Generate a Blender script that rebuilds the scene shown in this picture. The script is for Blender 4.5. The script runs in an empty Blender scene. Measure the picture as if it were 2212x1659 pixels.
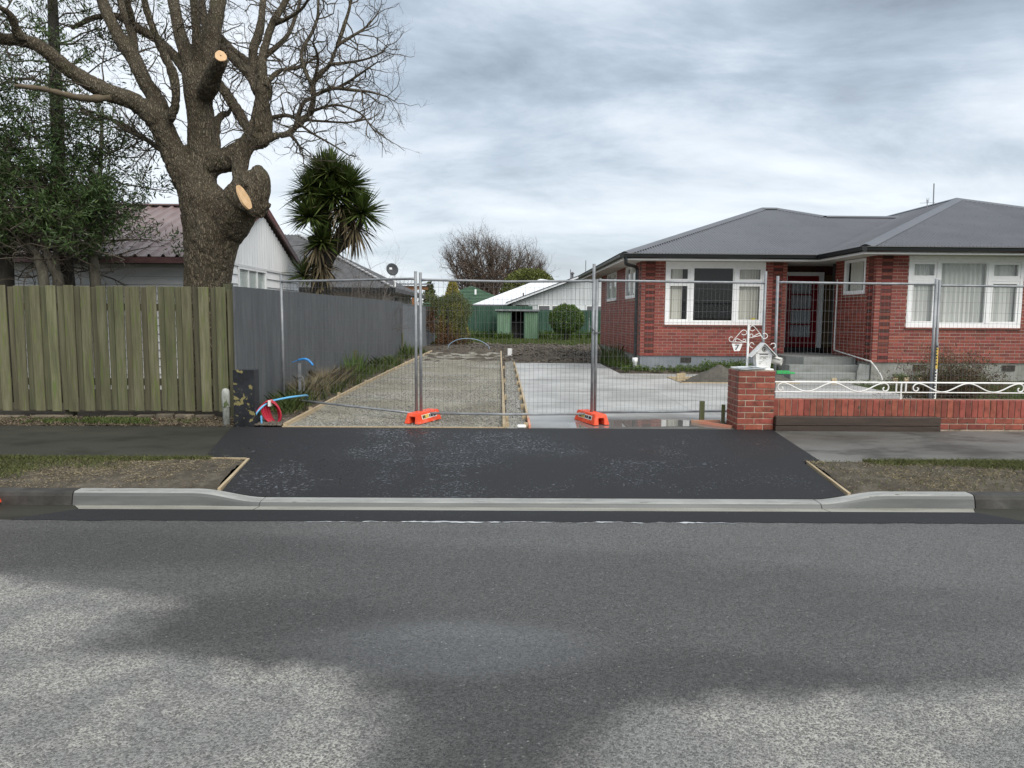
import bpy, bmesh, math, random
import numpy as np
from mathutils import Vector, Matrix, noise as mnoise

scene = bpy.context.scene
col = scene.collection
R = math.radians
rng = np.random.default_rng(11)
random.seed(5)

# ------------------------------------------------------------------ camera
cam = bpy.data.cameras.new('camera')
cam.sensor_width = 36.0
cam.lens = 36.0 * 1534.0 / 2212.0
cam.clip_end = 2000
cam_o = bpy.data.objects.new('camera', cam)
col.objects.link(cam_o)
_y, _p, _r = R(0.65), R(5.5), R(0.4)
_fw = Vector((math.sin(_y) * math.cos(_p), math.cos(_y) * math.cos(_p), -math.sin(_p)))
_rt = Vector((math.cos(_y), -math.sin(_y), 0))
_up = _rt.cross(_fw)
_r2 = _rt * math.cos(_r) + _up * math.sin(_r)
_u2 = _up * math.cos(_r) - _rt * math.sin(_r)
_m = Matrix((_r2, _u2, -_fw)).transposed().to_4x4()
cam_o.matrix_world = Matrix.Translation((0, 0, 1.6)) @ _m
scene.camera = cam_o

# ------------------------------------------------------------------ light
SUN_EL, SUN_AZ = R(44), R(150)          # azimuth clockwise from +Y (north of the picture)
sl = bpy.data.lights.new('sun', 'SUN')
sl.energy = 1.5
sl.angle = R(50)
sl.color = (1.0, 0.955, 0.89)
so = bpy.data.objects.new('sun', sl)
col.objects.link(so)
_sd = Vector((math.sin(SUN_AZ) * math.cos(SUN_EL), math.cos(SUN_AZ) * math.cos(SUN_EL), math.sin(SUN_EL)))
so.rotation_euler = _sd.to_track_quat('Z', 'Y').to_euler()

scene.view_settings.view_transform = 'Standard'
scene.view_settings.look = 'None'
scene.view_settings.gamma = 1.0
scene.view_settings.use_curve_mapping = False
scene.view_settings.exposure = 1.12

world = bpy.data.worlds.new('World')
scene.world = world
world.use_nodes = True
wn, wl = world.node_tree.nodes, world.node_tree.links
wn.clear()


def N(nodes, t, **kw):
    n = nodes.new(t)
    for k, v in kw.items():
        if k.startswith('i_'):
            n.inputs[k[2:]].default_value = v
        else:
            setattr(n, k, v)
    return n


def build_world():
    out = N(wn, 'ShaderNodeOutputWorld')
    bg = N(wn, 'ShaderNodeBackground')
    bg.inputs['Strength'].default_value = 0.1
    sky = N(wn, 'ShaderNodeTexSky', sky_type='NISHITA')
    sky.sun_disc = False
    sky.sun_elevation = SUN_EL
    sky.sun_rotation = SUN_AZ
    tc = N(wn, 'ShaderNodeTexCoord')
    sep = N(wn, 'ShaderNodeSeparateXYZ')
    wl.new(tc.outputs['Generated'], sep.inputs[0])
    # project the view direction on a cloud layer
    ab = N(wn, 'ShaderNodeMath', operation='ABSOLUTE')
    wl.new(sep.outputs['Z'], ab.inputs[0])
    ad = N(wn, 'ShaderNodeMath', operation='ADD')
    ad.inputs[1].default_value = 0.24
    wl.new(ab.outputs[0], ad.inputs[0])
    dx = N(wn, 'ShaderNodeMath', operation='DIVIDE')
    dy = N(wn, 'ShaderNodeMath', operation='DIVIDE')
    wl.new(sep.outputs['X'], dx.inputs[0]); wl.new(ad.outputs[0], dx.inputs[1])
    wl.new(sep.outputs['Y'], dy.inputs[0]); wl.new(ad.outputs[0], dy.inputs[1])
    cb = N(wn, 'ShaderNodeCombineXYZ')
    wl.new(dx.outputs[0], cb.inputs[0]); wl.new(dy.outputs[0], cb.inputs[1])

    def layer(loc, rot, scale, nscale, detail, rough, dist):
        mp = N(wn, 'ShaderNodeMapping')
        mp.inputs['Location'].default_value = loc
        mp.inputs['Rotation'].default_value = (0, 0, R(rot))
        mp.inputs['Scale'].default_value = scale
        wl.new(cb.outputs[0], mp.inputs[0])
        nz = N(wn, 'ShaderNodeTexNoise')
        nz.inputs['Scale'].default_value = nscale
        nz.inputs['Detail'].default_value = detail
        nz.inputs['Roughness'].default_value = rough
        nz.inputs['Distortion'].default_value = dist
        wl.new(mp.outputs[0], nz.inputs['Vector'])
        return nz.outputs['Fac']
    big = layer(SKY_BIG, 35, (1.0, 1.2, 1), 0.46, 4, 0.52, 0.4)
    mid = layer((4.2, 1.3, 0), 30, (0.85, 1.35, 1), 1.2, 8, 0.62, 0.35)
    fine = layer((9.1, 2.7, 0), 20, (0.8, 1.5, 1), 3.6, 6, 0.6, 0.4)

    def mix3(a, b, c, wa, wb, wc):
        m1 = N(wn, 'ShaderNodeMath', operation='MULTIPLY'); m1.inputs[1].default_value = wa
        m2 = N(wn, 'ShaderNodeMath', operation='MULTIPLY_ADD'); m2.inputs[1].default_value = wb
        m3 = N(wn, 'ShaderNodeMath', operation='MULTIPLY_ADD'); m3.inputs[1].default_value = wc
        wl.new(a, m1.inputs[0]); wl.new(b, m2.inputs[0]); wl.new(m1.outputs[0], m2.inputs[2])
        wl.new(c, m3.inputs[0]); wl.new(m2.outputs[0], m3.inputs[2])
        return m3.outputs[0]
    dens = mix3(big, mid, fine, 0.60, 0.32, 0.08)
    ramp = N(wn, 'ShaderNodeValToRGB')
    cr = ramp.color_ramp
    cr.elements[0].position = 0.455
    cr.elements[0].color = (0.73, 0.775, 0.825, 1)
    cr.elements[1].position = 0.615
    cr.elements[1].color = (0.24, 0.285, 0.34, 1)
    e = cr.elements.new(0.51); e.color = (0.565, 0.625, 0.695, 1)
    e = cr.elements.new(0.555); e.color = (0.39, 0.46, 0.54, 1)
    wl.new(dens, ramp.inputs[0])
    # lighter, slightly warmer band of cloud low over the horizon
    hz = N(wn, 'ShaderNodeMapRange')
    hz.inputs['From Min'].default_value = 0.0
    hz.inputs['From Max'].default_value = 0.30
    hz.inputs['To Min'].default_value = 0.55
    hz.inputs['To Max'].default_value = 0.0
    wl.new(ab.outputs[0], hz.inputs['Value'])
    mh = N(wn, 'ShaderNodeMix', data_type='RGBA')
    wl.new(hz.outputs[0], mh.inputs['Factor'])
    wl.new(ramp.outputs['Color'], mh.inputs[6])
    mh.inputs[7].default_value = (0.66, 0.70, 0.72, 1)
    sc = N(wn, 'ShaderNodeVectorMath', operation='SCALE')
    sc.inputs['Scale'].default_value = 6.1
    wl.new(mh.outputs[2], sc.inputs[0])
    # thin blue seen through the cloud
    mb = N(wn, 'ShaderNodeMix', data_type='RGBA')
    mb.inputs['Factor'].default_value = 0.94
    wl.new(sky.outputs['Color'], mb.inputs[6])
    wl.new(sc.outputs[0], mb.inputs[7])
    wl.new(mb.outputs[2], bg.inputs['Color'])
    wl.new(bg.outputs[0], out.inputs[0])


SKY_BIG = (5.1, 1.8, 0)
build_world()

# ------------------------------------------------------------------ helpers
WORLD = {}


def link(o, parent=None, world=None):
    col.objects.link(o)
    if world is not None:
        o.matrix_basis = world
    WORLD[o.name] = o.matrix_basis.copy()
    if parent is not None:
        o.parent = parent
        o.matrix_parent_inverse = WORLD[parent.name].inverted()
    return o


def tag(o, label=None, cat=None, group=None, kind=None):
    if label: o['label'] = label
    if cat: o['category'] = cat
    if group: o['group'] = group
    if kind: o['kind'] = kind
    return o


def thing(name, loc, label, cat, group=None):
    o = bpy.data.objects.new(name, None)
    o.empty_display_size = 0.2
    link(o, None, Matrix.Translation(loc))
    return tag(o, label, cat, group)


class MB:
    """collects simple solids and links them as one mesh"""
    def __init__(s):
        s.v = []; s.f = []

    def add(s, vs, fs):
        b = len(s.v)
        s.v.extend([tuple(map(float, p)) for p in vs])
        s.f.extend([tuple(b + i for i in f) for f in fs])
        return s

    def box(s, a, b, m=None):
        x0, y0, z0 = a; x1, y1, z1 = b
        vs = [(x0, y0, z0), (x1, y0, z0), (x1, y1, z0), (x0, y1, z0), (x0, y0, z1), (x1, y0, z1), (x1, y1, z1), (x0, y1, z1)]
        if m is not None: vs = [m @ Vector(p) for p in vs]
        return s.add(vs, [(0, 3, 2, 1), (4, 5, 6, 7), (0, 1, 5, 4), (1, 2, 6, 5), (2, 3, 7, 6), (3, 0, 4, 7)])

    def bbox(s, a, b, w=0.006, m=None):
        """box with chamfered edges"""
        x0, y0, z0 = a; x1, y1, z1 = b
        bm = bmesh.new()
        bmesh.ops.create_cube(bm, size=1)
        for v in bm.verts:
            v.co = Vector(((x0 + x1) / 2 + v.co.x * (x1 - x0), (y0 + y1) / 2 + v.co.y * (y1 - y0), (z0 + z1) / 2 + v.co.z * (z1 - z0)))
        bmesh.ops.bevel(bm, geom=list(bm.edges), offset=w, segments=1, affect='EDGES', profile=0.5)
        bm.verts.index_update()
        vs = [v.co.copy() for v in bm.verts]
        if m is not None: vs = [m @ p for p in vs]
        s.add(vs, [tuple(v.index for v in f.verts) for f in bm.faces])
        bm.free()
        return s

    def beam(s, p, q, w, h, up=(0, 0, 1)):
        p, q = Vector(p), Vector(q)
        d = (q - p).normalized()
        x = d.cross(Vector(up))
        if x.length < 1e-5: x = Vector((1, 0, 0))
        x.normalize(); u = x.cross(d)
        vs = []
        for c in (p, q):
            for a, b in ((-1, -1), (1, -1), (1, 1), (-1, 1)):
                vs.append(c + x * (a * w / 2) + u * (b * h / 2))
        return s.add(vs, [(0, 1, 2, 3), (7, 6, 5, 4), (0, 4, 5, 1), (1, 5, 6, 2), (2, 6, 7, 3), (3, 7, 4, 0)])

    def tube(s, pts, rad, n=6, cap=True):
        v, f = tube_np(pts, rad, n, cap)
        return s.add(v, f)

    def lathe(s, prof, n=16, m=None):
        vs = []; fs = []
        for r_, z in prof:
            for i in range(n):
                a = 2 * math.pi * i / n
                p = Vector((r_ * math.cos(a), r_ * math.sin(a), z))
                vs.append(m @ p if m is not None else p)
        k = len(prof)
        for j in range(k - 1):
            for i in range(n):
                fs.append((j * n + i, j * n + (i + 1) % n, (j + 1) * n + (i + 1) % n, (j + 1) * n + i))
        fs.append(tuple(range(n - 1, -1, -1)))
        fs.append(tuple((k - 1) * n + i for i in range(n)))
        return s.add(vs, fs)

    def prism(s, poly, a, b):
        """poly of 3D points extruded by the vector from a to b"""
        d = Vector(b) - Vector(a)
        n = len(poly)
        vs = [Vector(p) for p in poly] + [Vector(p) + d for p in poly]
        fs = [tuple(range(n - 1, -1, -1)), tuple(range(n, 2 * n))]
        for i in range(n):
            j = (i + 1) % n
            fs.append((i, j, n + j, n + i))
        return s.add(vs, fs)

    def mesh(s, name):
        me = bpy.data.meshes.new(name)
        me.from_pydata(s.v, [], s.f)
        me.update()
        return me

    def build(s, name, mat, parent=None, smooth=False, world=None):
        me = s.mesh(name)
        fixn(me)
        return obj(name, me, mat, parent, smooth, world)


def fixn(me):
    bm = bmesh.new(); bm.from_mesh(me)
    bmesh.ops.recalc_face_normals(bm, faces=bm.faces)
    bm.to_mesh(me); bm.free()


def obj(name, me, mat, parent=None, smooth=False, world=None):
    if mat is not None and not me.materials: me.materials.append(mat)
    if smooth:
        me.polygons.foreach_set('use_smooth', [True] * len(me.polygons))
    o = bpy.data.objects.new(name, me)
    return link(o, parent, world)


def tube_np(pts, rad, n=6, cap=True):
    P = np.array([tuple(p) for p in pts], float)
    k = len(P)
    rad = np.broadcast_to(np.array(rad, float), (k,))
    T = np.gradient(P, axis=0)
    T /= np.linalg.norm(T, axis=1)[:, None] + 1e-9
    ref = np.array([0.0, 0, 1.0]) if abs(T[0][2]) < 0.9 else np.array([1.0, 0, 0])
    vs = np.zeros((k, n, 3))
    a = np.arange(n) * 2 * math.pi / n
    ca, sa = np.cos(a)[:, None], np.sin(a)[:, None]
    for i in range(k):
        x = np.cross(T[i], ref); L = np.linalg.norm(x)
        if L < 1e-4:
            ref = np.array([0.3, 0.9, 0.2]); x = np.cross(T[i], ref); L = np.linalg.norm(x)
        x /= L; y = np.cross(x, T[i]); ref = y
        vs[i] = P[i] + rad[i] * (ca * x + sa * y)
    fs = []
    for j in range(k - 1):
        for i in range(n):
            i2 = (i + 1) % n
            fs.append((j * n + i, j * n + i2, (j + 1) * n + i2, (j + 1) * n + i))
    if cap:
        fs.append(tuple(range(n - 1, -1, -1)))
        fs.append(tuple((k - 1) * n + i for i in range(n)))
    return [tuple(p) for p in vs.reshape(-1, 3)], fs


def mesh_np(name, V, F):
    """fast mesh from arrays V (n,3), F (m,k)"""
    V = np.asarray(V, np.float32); F = np.asarray(F, np.int32)
    me = bpy.data.meshes.new(name)
    m, k = F.shape
    me.vertices.add(len(V)); me.vertices.foreach_set('co', V.ravel())
    me.loops.add(m * k); me.loops.foreach_set('vertex_index', F.ravel())
    me.polygons.add(m)
    me.polygons.foreach_set('loop_start', np.arange(0, m * k, k, dtype=np.int32))
    me.update(calc_edges=True)
    return me


def smooth_path(pts, sub=4):
    """Catmull-Rom through points (any dimension)"""
    P = np.array(pts, float); n = len(P)
    Q = np.vstack([2 * P[0] - P[1], P, 2 * P[-1] - P[-2]])
    out = []
    for i in range(n - 1):
        p0, p1, p2, p3 = Q[i], Q[i + 1], Q[i + 2], Q[i + 3]
        for t in np.arange(sub) / sub:
            out.append(0.5 * (2 * p1 + (p2 - p0) * t + (2 * p0 - 5 * p1 + 4 * p2 - p3) * t * t + (3 * p1 - p0 - 3 * p2 + p3) * t ** 3))
    out.append(P[-1])
    return np.array(out)


def leaves_np(C, D, L, Wd, twist=None):
    """diamond leaves: centre points C, directions D, lengths L, widths Wd"""
    n = len(C)
    D = D / (np.linalg.norm(D, axis=1)[:, None] + 1e-9)
    rnd = rng.normal(size=(n, 3))
    S = np.cross(D, rnd); S /= np.linalg.norm(S, axis=1)[:, None] + 1e-9
    L = np.broadcast_to(L, (n,))[:, None]; Wd = np.broadcast_to(Wd, (n,))[:, None]
    V = np.stack([C, C + D * L * 0.45 + S * Wd / 2, C + D * L, C + D * L * 0.45 - S * Wd / 2], 1).reshape(-1, 3)
    F = np.arange(4 * n).reshape(n, 4)
    return V, F


def blades_np(P, h, w, lean=0.4):
    n = len(P)
    a = rng.uniform(0, 2 * math.pi, n)
    s = np.stack([np.cos(a), np.sin(a), np.zeros(n)], 1) * (np.broadcast_to(w, (n,)) / 2)[:, None]
    b = rng.uniform(0, 2 * math.pi, n)
    hh = np.broadcast_to(h, (n,)) * rng.uniform(0.5, 1.2, n)
    tip = np.stack([np.cos(b) * lean * hh, np.sin(b) * lean * hh, hh], 1) * rng.uniform(0.7, 1.1, (n, 1))
    mid = tip * 0.55; mid[:, :2] *= 0.6
    V = np.stack([P - s, P + s, P + mid + s * 0.7, P + tip, P + mid - s * 0.7], 1).reshape(-1, 3)
    F = np.arange(5 * n).reshape(n, 5)
    return V, F


# ------------------------------------------------------------------ materials
def ramp_node(nt, els):
    r_ = nt.nodes.new('ShaderNodeValToRGB')
    cr = r_.color_ramp
    cr.elements[0].position, cr.elements[0].color = els[0][0], (*els[0][1], 1)
    cr.elements[1].position, cr.elements[1].color = els[-1][0], (*els[-1][1], 1)
    for p, c in els[1:-1]:
        e = cr.elements.new(p); e.color = (*c, 1)
    return r_


def pmat(name, cols, scale=6.0, stretch=(1, 1, 1), rough=0.75, rvar=0.1, bump=0.15, bscale=None, bdist=0.01, detail=7,
         metal=0.0, spec=0.4, rnd=0.0, hue=0.0, spots=None, nrough=0.6, trans=None):
    """noise-coloured surface. cols: list of (pos, rgb); spots: (rgb, scale, threshold); rnd: brightness change per object / island"""
    m = bpy.data.materials.new(name)
    m.use_nodes = True
    nt = m.node_tree; nodes, lk = nt.nodes, nt.links
    bs = nodes['Principled BSDF']
    tc = nodes.new('ShaderNodeTexCoord')
    mp = nodes.new('ShaderNodeMapping')
    mp.inputs['Scale'].default_value = stretch
    vec = tc.outputs['Object']
    fac_r = None
    if rnd or hue:
        oi = nodes.new('ShaderNodeObjectInfo'); ge = nodes.new('ShaderNodeNewGeometry')
        ad = N(nodes, 'ShaderNodeMath', operation='ADD'); fr = N(nodes, 'ShaderNodeMath', operation='FRACT')
        lk.new(oi.outputs['Random'], ad.inputs[0]); lk.new(ge.outputs['Random Per Island'], ad.inputs[1])
        lk.new(ad.outputs[0], fr.inputs[0]); fac_r = fr.outputs[0]
        va = nodes.new('ShaderNodeVectorMath'); va.operation = 'ADD'
        sc = N(nodes, 'ShaderNodeMath', operation='MULTIPLY'); sc.inputs[1].default_value = 37.0
        lk.new(fac_r, sc.inputs[0])
        lk.new(vec, va.inputs[0]); lk.new(sc.outputs[0], va.inputs[1]); vec = va.outputs[0]
    lk.new(vec, mp.inputs['Vector'])
    nz = nodes.new('ShaderNodeTexNoise')
    nz.inputs['Scale'].default_value = scale
    nz.inputs['Detail'].default_value = detail
    nz.inputs['Roughness'].default_value = nrough
    lk.new(mp.outputs[0], nz.inputs['Vector'])
    rp = ramp_node(nt, cols)
    lk.new(nz.outputs['Fac'], rp.inputs[0])
    c = rp.outputs['Color']
    if spots:
        sp = nodes.new('ShaderNodeTexNoise')
        sp.inputs['Scale'].default_value = spots[1]; sp.inputs['Detail'].default_value = 5
        lk.new(mp.outputs[0], sp.inputs['Vector'])
        mr = nodes.new('ShaderNodeMapRange')
        mr.inputs['From Min'].default_value = spots[2]; mr.inputs['From Max'].default_value = spots[2] + 0.06
        lk.new(sp.outputs['Fac'], mr.inputs['Value'])
        mx = N(nodes, 'ShaderNodeMix', data_type='RGBA')
        lk.new(mr.outputs[0], mx.inputs['Factor']); lk.new(c, mx.inputs[6])
        mx.inputs[7].default_value = (*spots[0], 1)
        c = mx.outputs[2]
    if fac_r is not None:
        hs = nodes.new('ShaderNodeHueSaturation')
        mv = nodes.new('ShaderNodeMapRange')
        mv.inputs['To Min'].default_value = 1 - rnd; mv.inputs['To Max'].default_value = 1 + rnd
        lk.new(fac_r, mv.inputs['Value']); lk.new(mv.outputs[0], hs.inputs['Value'])
        if hue:
            m7 = N(nodes, 'ShaderNodeMath', operation='MULTIPLY'); m7.inputs[1].default_value = 7.31
            f7 = N(nodes, 'ShaderNodeMath', operation='FRACT')
            mh = nodes.new('ShaderNodeMapRange')
            mh.inputs['To Min'].default_value = 0.5 - hue; mh.inputs['To Max'].default_value = 0.5 + hue
            lk.new(fac_r, m7.inputs[0]); lk.new(m7.outputs[0], f7.inputs[0]); lk.new(f7.outputs[0], mh.inputs['Value'])
            lk.new(mh.outputs[0], hs.inputs['Hue'])
        lk.new(c, hs.inputs['Color']); c = hs.outputs['Color']
    lk.new(c, bs.inputs['Base Color'])
    mr = nodes.new('ShaderNodeMapRange')
    mr.inputs['To Min'].default_value = max(0.02, rough - rvar); mr.inputs['To Max'].default_value = min(1, rough + rvar)
    lk.new(nz.outputs['Fac'], mr.inputs['Value']); lk.new(mr.outputs[0], bs.inputs['Roughness'])
    bs.inputs['Metallic'].default_value = metal
    bs.inputs['Specular IOR Level'].default_value = spec
    if bump:
        nb = nodes.new('ShaderNodeTexNoise')
        nb.inputs['Scale'].default_value = bscale or scale * 4
        nb.inputs['Detail'].default_value = 6; nb.inputs['Roughness'].default_value = 0.65
        lk.new(mp.outputs[0], nb.inputs['Vector'])
        bp = nodes.new('ShaderNodeBump')
        bp.inputs['Strength'].default_value = bump; bp.inputs['Distance'].default_value = bdist
        lk.new(nb.outputs['Fac'], bp.inputs['Height']); lk.new(bp.outputs[0], bs.inputs['Normal'])
    if trans:
        tl = nodes.new('ShaderNodeBsdfTranslucent')
        lk.new(c, tl.inputs['Color'])
        ms = nodes.new('ShaderNodeMixShader'); ms.inputs[0].default_value = trans
        lk.new(bs.outputs[0], ms.inputs[1]); lk.new(tl.outputs[0], ms.inputs[2])
        lk.new(ms.outputs[0], nodes['Material Output'].inputs[0])
    return m


def flat(name, c, rough=0.6, metal=0.0, spec=0.4, **kw):
    d = tuple(x * 0.86 for x in c)
    return pmat(name, [(0.3, d), (0.7, c)], rough=rough, metal=metal, spec=spec, **kw)


M = {}
M['white_paint'] = pmat('white_paint', [(0.25, (0.76, 0.76, 0.75)), (0.5, (0.86, 0.86, 0.85))], scale=9, rough=0.45, bump=0.05)
M['white_old'] = pmat('white_old_paint', [(0.2, (0.62, 0.61, 0.57)), (0.6, (0.80, 0.80, 0.78))], scale=14, rough=0.6, bump=0.25, bscale=60, bdist=0.004, spots=((0.16, 0.14, 0.12), 38, 0.66))
M['soffit'] = flat('soffit_paint', (0.60, 0.57, 0.51), 0.7, bump=0.02)
M['brick_red'] = pmat('brick_red', [(0.2, (0.145, 0.032, 0.022)), (0.55, (0.235, 0.052, 0.036)), (0.85, (0.30, 0.075, 0.05))], scale=16, rough=0.62, bump=0.25, bscale=90, bdist=0.003, rnd=0.25, hue=0.006)
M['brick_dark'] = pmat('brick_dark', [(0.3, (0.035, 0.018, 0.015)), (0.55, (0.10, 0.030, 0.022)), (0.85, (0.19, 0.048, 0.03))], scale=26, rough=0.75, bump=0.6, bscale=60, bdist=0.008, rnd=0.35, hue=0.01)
M['brick_wall'] = pmat('brick_front_wall', [(0.2, (0.10, 0.030, 0.020)), (0.5, (0.225, 0.056, 0.036)), (0.8, (0.31, 0.090, 0.058))], scale=11, rough=0.5, rvar=0.2, bump=0.3, bscale=70, bdist=0.004, rnd=0.28, hue=0.005, spots=((0.05, 0.045, 0.03), 13, 0.66))
M['mortar'] = pmat('mortar', [(0.3, (0.40, 0.33, 0.27)), (0.7, (0.53, 0.45, 0.38))], scale=30, rough=0.9, bump=0.2)
M['mortar_dark'] = pmat('mortar_dark', [(0.3, (0.045, 0.022, 0.018)), (0.7, (0.09, 0.035, 0.028))], scale=30, rough=0.9)
M['mortar_front'] = pmat('mortar_front', [(0.3, (0.17, 0.13, 0.09)), (0.6, (0.42, 0.34, 0.26))], scale=9, rough=0.9, bump=0.3)
M['roof_steel'] = pmat('roof_steel', [(0.3, (0.095, 0.096, 0.104)), (0.7, (0.125, 0.126, 0.135))], scale=1.2, rough=0.33, rvar=0.06, bump=0.0, spec=0.45)
M['gutter_black'] = flat('gutter_black', (0.012, 0.014, 0.015), 0.35, bump=0)
M['glass'] = None
M['curtain'] = pmat('curtain_net', [(0.3, (0.72, 0.71, 0.68)), (0.7, (0.84, 0.83, 0.80))], scale=3, stretch=(4, 4, 0.3), rough=0.9, bump=0.0, trans=0.25)
M['curtain_tan'] = pmat('curtain_tan', [(0.3, (0.66, 0.62, 0.55)), (0.7, (0.80, 0.77, 0.70))], scale=3, stretch=(4, 4, 0.3), rough=0.9, bump=0.0, trans=0.2)
M['lace'] = pmat('lace_curtain', [(0.35, (0.24, 0.25, 0.27)), (0.65, (0.52, 0.53, 0.56))], scale=40, rough=0.9, bump=0.0)
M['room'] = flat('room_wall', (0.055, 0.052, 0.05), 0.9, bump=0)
M['door_red'] = flat('door_red', (0.19, 0.008, 0.012), 0.35, bump=0.02)
M['brown_board'] = pmat('brown_board', [(0.3, (0.075, 0.045, 0.018)), (0.7, (0.16, 0.10, 0.045))], scale=4, stretch=(8, 8, 0.5), rough=0.6)
M['concrete_old'] = pmat('concrete_old', [(0.25, (0.17, 0.17, 0.145)), (0.5, (0.26, 0.26, 0.235)), (0.8, (0.34, 0.34, 0.31))], scale=3.5, rough=0.85, bump=0.25, bscale=60, bdist=0.004)
M['concrete_step'] = pmat('concrete_step', [(0.25, (0.13, 0.14, 0.11)), (0.45, (0.22, 0.23, 0.215)), (0.8, (0.29, 0.30, 0.29))], scale=2.6, stretch=(1, 1, 2.5), rough=0.8, bump=0.15, bscale=60, bdist=0.003)
M['foundation_paint'] = pmat('foundation_paint', [(0.3, (0.17, 0.195, 0.215)), (0.7, (0.235, 0.255, 0.275))], scale=2.5, rough=0.7, bump=0.1)
M['galv'] = pmat('galvanised_steel', [(0.3, (0.15, 0.16, 0.17)), (0.5, (0.23, 0.24, 0.25)), (0.75, (0.33, 0.34, 0.345))], scale=5, stretch=(1, 1, 1), rough=0.5, bump=0.06, metal=0.35, spec=0.5)
M['wire'] = flat('galvanised_wire', (0.13, 0.133, 0.133), 0.5, metal=0.4, bump=0)
M['orange'] = pmat('orange_plastic', [(0.25, (0.62, 0.055, 0.016)), (0.5, (0.80, 0.085, 0.028)), (0.8, (0.80, 0.19, 0.12))], scale=9, rough=0.5, bump=0.15, bscale=50, bdist=0.003)
M['sticker_white'] = flat('sticker_white', (0.75, 0.74, 0.70), 0.5, bump=0)
M['sticker_yellow'] = flat('sticker_yellow', (0.66, 0.46, 0.10), 0.5, bump=0)
M['ink'] = flat('ink_black', (0.02, 0.02, 0.022), 0.6, bump=0)
M['ink_grey'] = flat('ink_grey', (0.11, 0.11, 0.12), 0.6, bump=0)
M['pine_new'] = pmat('pine_timber', [(0.3, (0.33, 0.25, 0.15)), (0.7, (0.50, 0.41, 0.27))], scale=3, stretch=(9, 0.6, 9), rough=0.75, bump=0.15, rnd=0.15)
M['pine_pink'] = pmat('pine_marked', [(0.35, (0.46, 0.33, 0.21)), (0.55, (0.62, 0.25, 0.16))], scale=3, rough=0.75, bump=0.1)
M['sleeper'] = pmat('sleeper', [(0.25, (0.022, 0.016, 0.012)), (0.6, (0.048, 0.032, 0.024)), (0.85, (0.09, 0.045, 0.032))], scale=4, stretch=(0.6, 6, 6), rough=0.5, bump=0.3, bscale=25, rnd=0.2)


def glass_mat():
    m = bpy.data.materials.new('window_glass'); m.use_nodes = True
    nt = m.node_tree; nodes, lk = nt.nodes, nt.links
    nodes.remove(nodes['Principled BSDF'])
    tr = nodes.new('ShaderNodeBsdfTransparent'); tr.inputs[0].default_value = (0.95, 0.97, 0.96, 1)
    gl = nodes.new('ShaderNodeBsdfGlossy'); gl.inputs['Roughness'].default_value = 0.015
    fr = nodes.new('ShaderNodeFresnel')
    ge = nodes.new('ShaderNodeNewGeometry')      # same index whichever way the pane's face points
    mr = nodes.new('ShaderNodeMapRange'); mr.inputs['To Min'].default_value = 1.5; mr.inputs['To Max'].default_value = 1 / 1.5
    lk.new(ge.outputs['Backfacing'], mr.inputs['Value']); lk.new(mr.outputs[0], fr.inputs[0])
    ms = nodes.new('ShaderNodeMixShader')
    lk.new(fr.outputs[0], ms.inputs[0]); lk.new(tr.outputs[0], ms.inputs[1]); lk.new(gl.outputs[0], ms.inputs[2])
    lk.new(ms.outputs[0], nodes['Material Output'].inputs[0])
    return m


M['glass'] = glass_mat()


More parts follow.
